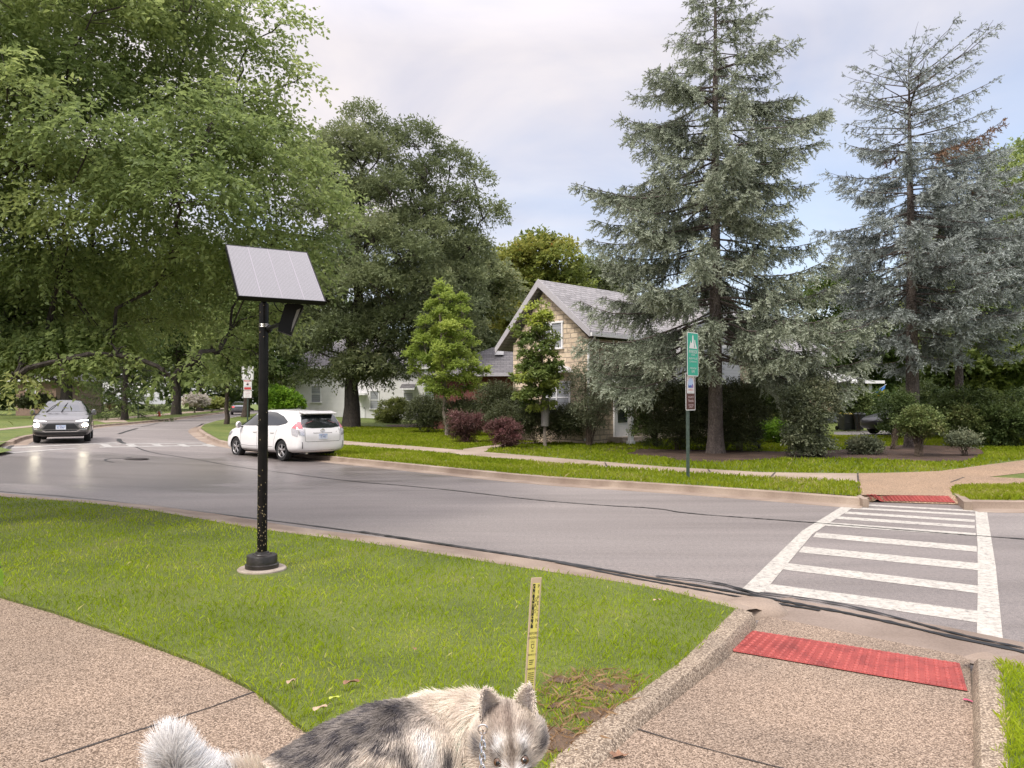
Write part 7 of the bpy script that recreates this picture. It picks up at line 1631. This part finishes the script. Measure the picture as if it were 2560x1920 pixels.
def n3(p, s, seed):
    r = np.random.default_rng(seed); v = 0
    for _ in range(6): k = r.normal(size=3)*s; v = v+np.sin(p@k+r.uniform(0, 6.28))
    return v/3.2
CREAM = np.array([0.86, 0.75, 0.63]); TAN = np.array([0.70, 0.53, 0.38]); DARK = np.array([0.075, 0.068, 0.070]); GREY = np.array([0.34, 0.30, 0.285]); WHITE = np.array([0.88, 0.85, 0.82]); BROWN = np.array([0.34, 0.25, 0.20])
def mixv(a, b, t): return a*(1-t[:, None])+b*t[:, None]
def coat(p):
    """coat colour at points p: saddle, flank, shoulder, ruff, face, tail"""
    q = p-hip; along = q@bf; L = float((wither-hip)@bf); a = along/L
    spine = np.interp(a, [-0.2, 0, 0.35, 0.65, 1.0, 1.25], [hip[2]+0.10, hip[2]+0.135, loin[2]+0.14, rib[2]+0.165, wither[2]+0.125, wither[2]+0.10])
    dz = spine-p[:, 2]; st = n3(np.stack([along*20, (p@bs_)*85, p[:, 2]*110+along*30], 1), 1.0, 3)+0.5*n3(np.stack([along*30, (p@bs_)*110, p[:, 2]*130], 1), 1.0, 8); n1 = n3(p, 9, 5)
    c = np.tile(CREAM, (len(p), 1))
    c = mixv(c, TAN, 0.75*sst(0.09, 0.15, dz+0.02*n1)*(1-sst(0.30, 0.40, dz))*(1-sst(0.58, 0.68, a)))
    sad = (1-sst(0.040, 0.110, dz+0.022*n1-0.02*sst(0.0, 0.4, 1-a)))*(1-sst(0.60, 0.74, a+0.05*n1-0.6*np.clip(0.05-dz, 0, 0.05)/0.05*0.3))*sst(-0.10, 0.0, a)
    c = mixv(c, mixv(np.tile(DARK*1.6, (len(p), 1)), CREAM*0.95, sst(-0.45, 0.25, st)*0.95), sad)
    ridge = (1-sst(0.022, 0.065, dz+0.010*n1))*(1-sst(0.80, 0.95, a))*sst(-0.10, 0.0, a); c = mixv(c, DARK, 0.75*ridge*(0.4+0.6*sst(-0.6, 0.4, st)))
    bar = np.exp(-((a-0.60-0.55*(dz-0.08))/0.045)**2)*sst(0.04, 0.08, dz)*(1-sst(0.17, 0.24, dz)); c = mixv(c, WHITE, 0.7*np.exp(-((a-0.76)/0.07)**2)*sst(0.02, 0.06, dz)); c = mixv(c, DARK*1.1, 0.9*bar)
    bar2 = np.exp(-((a-0.90+0.30*(dz-0.1))/0.034)**2)*sst(0.06, 0.10, dz); c = mixv(c, DARK, 0.97*np.clip(1.3*bar2, 0, 1))
    rump = np.exp(-((a+0.02)/0.06)**2)*sst(0.02, 0.06, dz)*(1-sst(0.10, 0.16, dz)); c = mixv(c, DARK, 0.3*rump)
    # head
    h = p-head; r_, u_, f_ = h@fr, h@fu, h@fd; inh = sst(0.155, 0.125, np.linalg.norm(h-fd*0.02, axis=1)); ar = np.abs(r_)
    fc = np.tile(CREAM*0.98, (len(p), 1)); nf = n3(p, 40, 9)
    fore = sst(-0.035, 0.03, u_+0.01*nf-0.25*(f_-0.05))*(1-sst(0.055, 0.085, ar)); fc = mixv(fc, mixv(np.tile(BROWN*0.75, (len(p), 1)), CREAM*0.95, sst(-0.5, 0.5, nf)*0.8), 0.75*fore)
    mid_ = np.exp(-(r_/0.013)**2)*sst(-0.05, 0.0, u_+0.04); fc = mixv(fc, BROWN*0.55, 0.85*mid_)
    brow = np.exp(-((ar-0.036)/0.018)**2-((f_-0.072)/0.020)**2)*(u_ > -0.05); fc = mixv(fc, WHITE, np.clip(1.1*brow, 0, 1))
    chk = np.exp(-((ar-0.088)/0.026)**2-((f_-0.035)/0.045)**2-((u_-0.012)/0.034)**2); fc = mixv(fc, DARK*1.5, np.clip(1.3*chk, 0, 0.95))
    eye = np.exp(-((ar-0.037)/0.014)**2-((f_-0.096)/0.012)**2); fc = mixv(fc, DARK, np.clip(0.95*eye, 0, 1))
    muz = sst(0.095, 0.125, f_); fc = mixv(fc, WHITE*0.95, muz*(1-np.exp(-(r_/0.012)**2)))
    c = mixv(c, fc, inh)
    dt = np.linalg.norm(p[:, None]-TAIL[None, 1:], axis=2).min(1); c = mixv(c, WHITE, sst(0.14, 0.07, dt)*(p[:, 0] < PD(590, 1900, 2.2)[0]))
    return np.clip(c, 0.01, 0.9)
base_c = coat(VV)*0.75
a = me2.attributes.new('col', 'FLOAT_COLOR', 'POINT'); c4 = np.ones((nv, 4), np.float32); c4[:, :3] = base_c; a.data.foreach_set('color', c4.ravel())
me2.materials.clear(); me2.materials.append(MATS['dog_coat']); me2.polygons.foreach_set('use_smooth', [True]*len(me2.polygons)); me2.name = 'body'
me2.transform(Matrix.Translation(-Vector(ORG[dog.name]))); body = link('body', me2, dog)
# ears
EAR = []
def ear(s):
    b0 = H_(0.052*s, 0.060, -0.035); tip = H_(0.072*s, 0.172, -0.045); wv = norm(fr*s*0.62+fd*(0.62 if s < 0 else -0.10)) if s < 0 else norm(fr*0.55+fd*0.75)
    nrm_ = norm(np.cross(tip-b0, wv)); nrm_ = nrm_ if nrm_@(-FWD) > 0 else -nrm_; mb = MB(); V = []; n = 9
    for i in range(n):
        t_ = i/(n-1); wd = 0.044*(1-t_)**0.75*(1+0.45*t_)+0.002; cen = b0+(tip-b0)*t_
        for j in range(7):
            x = (j-3)/3; V.append(cen+wv*wd*x+nrm_*(-0.018*(1-x*x)*(1-t_)))
    F = [(i*7+j, i*7+j+1, (i+1)*7+j+1, (i+1)*7+j) for i in range(n-1) for j in range(6)]; Vb = [v-nrm_*0.007 for v in V]; o2_ = len(V)
    F += [tuple(k+o2_ for k in f[::-1]) for f in F]
    Va = np.array(V+Vb); me_ = bpy.data.meshes.new('ear'); me_.from_pydata((Va-ORG[dog.name]).tolist(), [], F); me_.materials.append(MATS['dog_coat'])
    cols = np.ones((len(Va), 4), np.float32); e_ = np.tile(np.abs(np.tile((np.arange(7)-3)/3, n)), 2); tt = np.tile(np.repeat(np.linspace(0, 1, n), 7), 2)
    cin = GREY*1.15*(1-e_[:, None]**2)+CREAM*0.8*e_[:, None]**2; cols[:, :3] = np.where(np.arange(len(Va))[:, None] < o2_, cin if s < 0 else cin*0.8, GREY*0.9)
    at = me_.attributes.new('col', 'FLOAT_COLOR', 'POINT'); at.data.foreach_set('color', cols.ravel()); me_.polygons.foreach_set('use_smooth', [True]*len(F)); me_.update(); link('ear', me_, dog)
    for i in range(n):
        for j in range(7): EAR.append((V[i*7+j], nrm_, (tip-b0), i/(n-1), abs((j-3)/3), wv*np.sign(j-3), s))
ear(-1); ear(1)
# eyes
EYES = []
for s in (-1, 1):
    c_ = H_(0.040*s, -0.004, 0.083); bv = BVHTree.FromPolygons([Vector(q) for q in VV], [tuple(p_.vertices) for p_ in me2.polygons])
    dv_ = norm(c_-CAMP); hit = bv.ray_cast(Vector(CAMP), Vector(dv_))
    c_ = np.array(hit[0])+dv_*0.0035 if hit[0] else c_
    e_ax = norm(-dv_*0.8+fd*0.4+fr*s*0.15); mb = MB()
    EYES.append(c_); mb.lathe([(0.0155*sin(radians(a_)), 0.0155*cos(radians(a_))) for a_ in (179, 140, 110, 80, 60)], 20, 'eye_black', c_, e_ax, cap=False); mb.lathe([(0.0155*sin(radians(a_)), 0.0155*cos(radians(a_))) for a_ in (60, 45, 26)], 20, 'eye_brown', c_, e_ax, cap=False); mb.lathe([(0.0155*sin(radians(a_)), 0.0155*cos(radians(a_))) for a_ in (26, 12, 1)], 20, 'eye_black', c_, e_ax)
    mb.build('eye', dog, smooth_=True)
mb = MB(); nc = H_(0, -0.022, 0.196); mb.lathe([(0.001, -0.014), (0.013, -0.010), (0.018, 0.0), (0.014, 0.010), (0.001, 0.014)], 14, 'nose_black', nc, fd, 0.8); mb.build('nose', dog, smooth_=True)
# fur as hair curves, denser and longer where the coat is
me2.calc_loop_triangles(); TR = np.array([t_.vertices for t_ in me2.loop_triangles]); A, B, C_3 = VV[TR[:, 0]], VV[TR[:, 1]], VV[TR[:, 2]]
rg = np.random.default_rng(77); area = np.linalg.norm(np.cross(B-A, C_3-A), axis=1)/2; cen = (A+B+C_3)/3
vis = cen[:, 2] > 0.40
NH = 150000; ti = rg.choice(len(TR), NH, p=area*vis/np.sum(area*vis)); u1, u2 = rg.random(NH), rg.random(NH); fl = u1+u2 > 1; u1[fl], u2[fl] = 1-u1[fl], 1-u2[fl]
root = A[ti]+(B-A)[ti]*u1[:, None]+(C_3-A)[ti]*u2[:, None]; nrm = norm(NN[TR[ti]].mean(1))
hh_ = root-head; hd_ = np.linalg.norm(hh_-fd*0.03, axis=1); isf = sst(0.15, 0.115, hd_)
a_al = ((root-hip)@bf)/float((wither-hip)@bf); dtail = np.linalg.norm(root[:, None]-TAIL[None], axis=2).min(1); ist = sst(0.075, 0.05, dtail)*(root[:, 0] < tl[0][0]-0.02)
ruff = sst(0.92, 1.1, a_al)*(1-isf)
Lh = (0.034+0.024*ruff)*(1-isf)+(0.014+0.016*sst(0.05, 0.10, hd_))*isf; Lh = Lh*(1-ist)+0.062*ist; Lh *= rg.uniform(0.65, 1.25, NH)
flow = -bf[None]*0.8+np.array([0, 0, -0.45]); hf_ = norm(hh_+fd*(-0.12)); flow = flow*(1-isf)[:, None]+(hf_*1.0)*isf[:, None]
td_ = norm(TAIL[-1]-TAIL[0]); flow = flow*(1-ist)[:, None]+np.array([-0.1, 0, 0.5])*ist[:, None]
flow = flow+np.stack([n3(root, 14, 21+i) for i in range(3)], 1)*0.35
tang = norm(flow-nrm*np.sum(flow*nrm, 1)[:, None]); lift = (0.42*(1-isf)+0.22*isf)*(1-ist)+0.95*ist
dirh = norm(tang+nrm*lift[:, None]+rg.normal(0, 0.16, (NH, 3)))
K = 4; pts = np.empty((NH, K, 3)); sag = np.array([0, 0, -0.25])+tang*0.2
for k in range(K): s_ = k/(K-1); pts[:, k] = root-nrm*0.002+dirh*(Lh*s_)[:, None]+sag*(Lh*s_*s_*0.6)[:, None]
hc = coat(root+rg.normal(0, 1, (NH, 3))*(0.0035*(1-isf)+0.002*isf)[:, None])*rg.uniform(0.78, 1.2, NH)[:, None]*(1+0.18*n3(root, 60, 31))[:, None]
tipd = (rg.random(NH) < 0.30)[:, None]*(1-isf)[:, None]*(1-ist)[:, None]*sst(0.02, 0.2, 0.3-np.clip(0.7-hc[:, :1], 0, 1))*0.0
keep = np.min([np.linalg.norm(root+dirh*(Lh*0.7)[:, None]-e_, axis=1) for e_ in EYES]+[np.linalg.norm(root-e_, axis=1) for e_ in EYES], axis=0) > 0.0165
pts, hc = pts[keep], hc[keep]
er = [(np.array(q[0]), q) for q in EAR]; ep = []; ec_ = []
for p0_, q in er:
    for _ in range(16):
        edge = q[4]; r0_ = p0_+q[5]*rg.normal(0, 0.004)+q[2]*rg.normal(0, 0.03); d_ = norm(q[2]*0.010+q[5]*(0.004+0.012*edge)/0.012*0.5*0.01+q[1]*(0.0035)*(1 if rg.random() < 0.6 else -1)+rg.normal(0, 0.003, 3))
        l_ = rg.uniform(0.005, 0.010)+(0.004 if edge > 0.8 else 0)
        ep.append([r0_+d_*l_*s_ for s_ in (0, 0.33, 0.66, 1.0)]); m_ = min(1, edge**2+0.15*rg.random()); ec_.append((GREY*1.25*(1-m_)+CREAM*0.95*m_)*rg.uniform(0.75, 1.15))
pts = np.concatenate([pts, np.array(ep)]); hc = np.concatenate([hc, np.array(ec_)]); NT = len(pts)
cu = bpy.data.hair_curves.new('fur'); cu.add_curves([K]*NT)
cu.attributes['position'].data.foreach_set('vector', (pts-ORG[dog.name]).astype(np.float32).ravel())
ra_ = cu.attributes.get('radius') or cu.attributes.new('radius', 'FLOAT', 'POINT')
rad_ = np.tile(np.array([0.00072, 0.00068, 0.0005, 0.00012], np.float32), NT); ra_.data.foreach_set('value', rad_)
ca = cu.attributes.new('col', 'FLOAT_COLOR', 'CURVE'); c4 = np.ones((NT, 4), np.float32); c4[:, :3] = np.clip(hc, 0.008, 0.92); ca.data.foreach_set('color', c4.ravel())
cu.materials.append(MATS['dog_fur']); link('fur', cu, dog)
# collar and hanging chain
nd_ = norm(neck2-neck1); cl_c = neck2*0.75+neck1*0.25; nu = norm(np.cross(nd_, np.array([0, 0, 1.]))); nv_ = np.cross(nd_, nu); mb = MB(); pts_ = []
for k in range(33): a_ = 2*pi*k/32; pts_.append(cl_c+(nu*cos(a_)+nv_*sin(a_))*0.121)
V = []
for p_ in pts_:
    rd = norm(p_-cl_c)
    for dx, dr in ((-0.011, 0), (0.011, 0), (0.011, 0.003), (-0.011, 0.003)): V.append(p_+nd_*dx+rd*dr)
mb.add(V, [(i*4+j, i*4+(j+1) % 4, (i+1)*4+(j+1) % 4, (i+1)*4+j) for i in range(32) for j in range(4)], 'collar_green'); mb.build('collar', dog)
ct0 = PD(1207, 1842, 2.36); cbt = PD(1203, 2010, 2.30); lt = thing('chain_leash', 'silver link chain leash hanging from the dog collar', 'leash', cbt); mb = MB(); n = 11
for i in range(n):
    c_ = ct0+(cbt-ct0)*(i+0.5)/n; ax_ = norm(cbt-ct0); sd_ = norm(np.cross(ax_, FWD)) if i % 2 else norm(FWD-ax_*(FWD@ax_)*1.0+np.array([0.5, 0, 0])); lk = []
    for k in range(13): a_ = 2*pi*k/12; lk.append(c_+ax_*cos(a_)*0.0155+sd_*sin(a_)*0.008)
    mb.tube(lk, 0.0026, 6, 'chrome', cap=False)
mb.build('chain', lt, smooth_=True); mb = MB(); mb.tube([ct0+Z*0.02, ct0+Z*0.0, ct0-Z*0.01], 0.004, 8, 'chrome'); lk = []
for k in range(17): a_ = 2*pi*k/16; lk.append(ct0+Z*(0.022+0.014*cos(a_))+np.array([0.014*sin(a_), 0, 0]))
mb.tube(lk, 0.003, 6, 'chrome', cap=False); mb.build('ring', lt, smooth_=True)
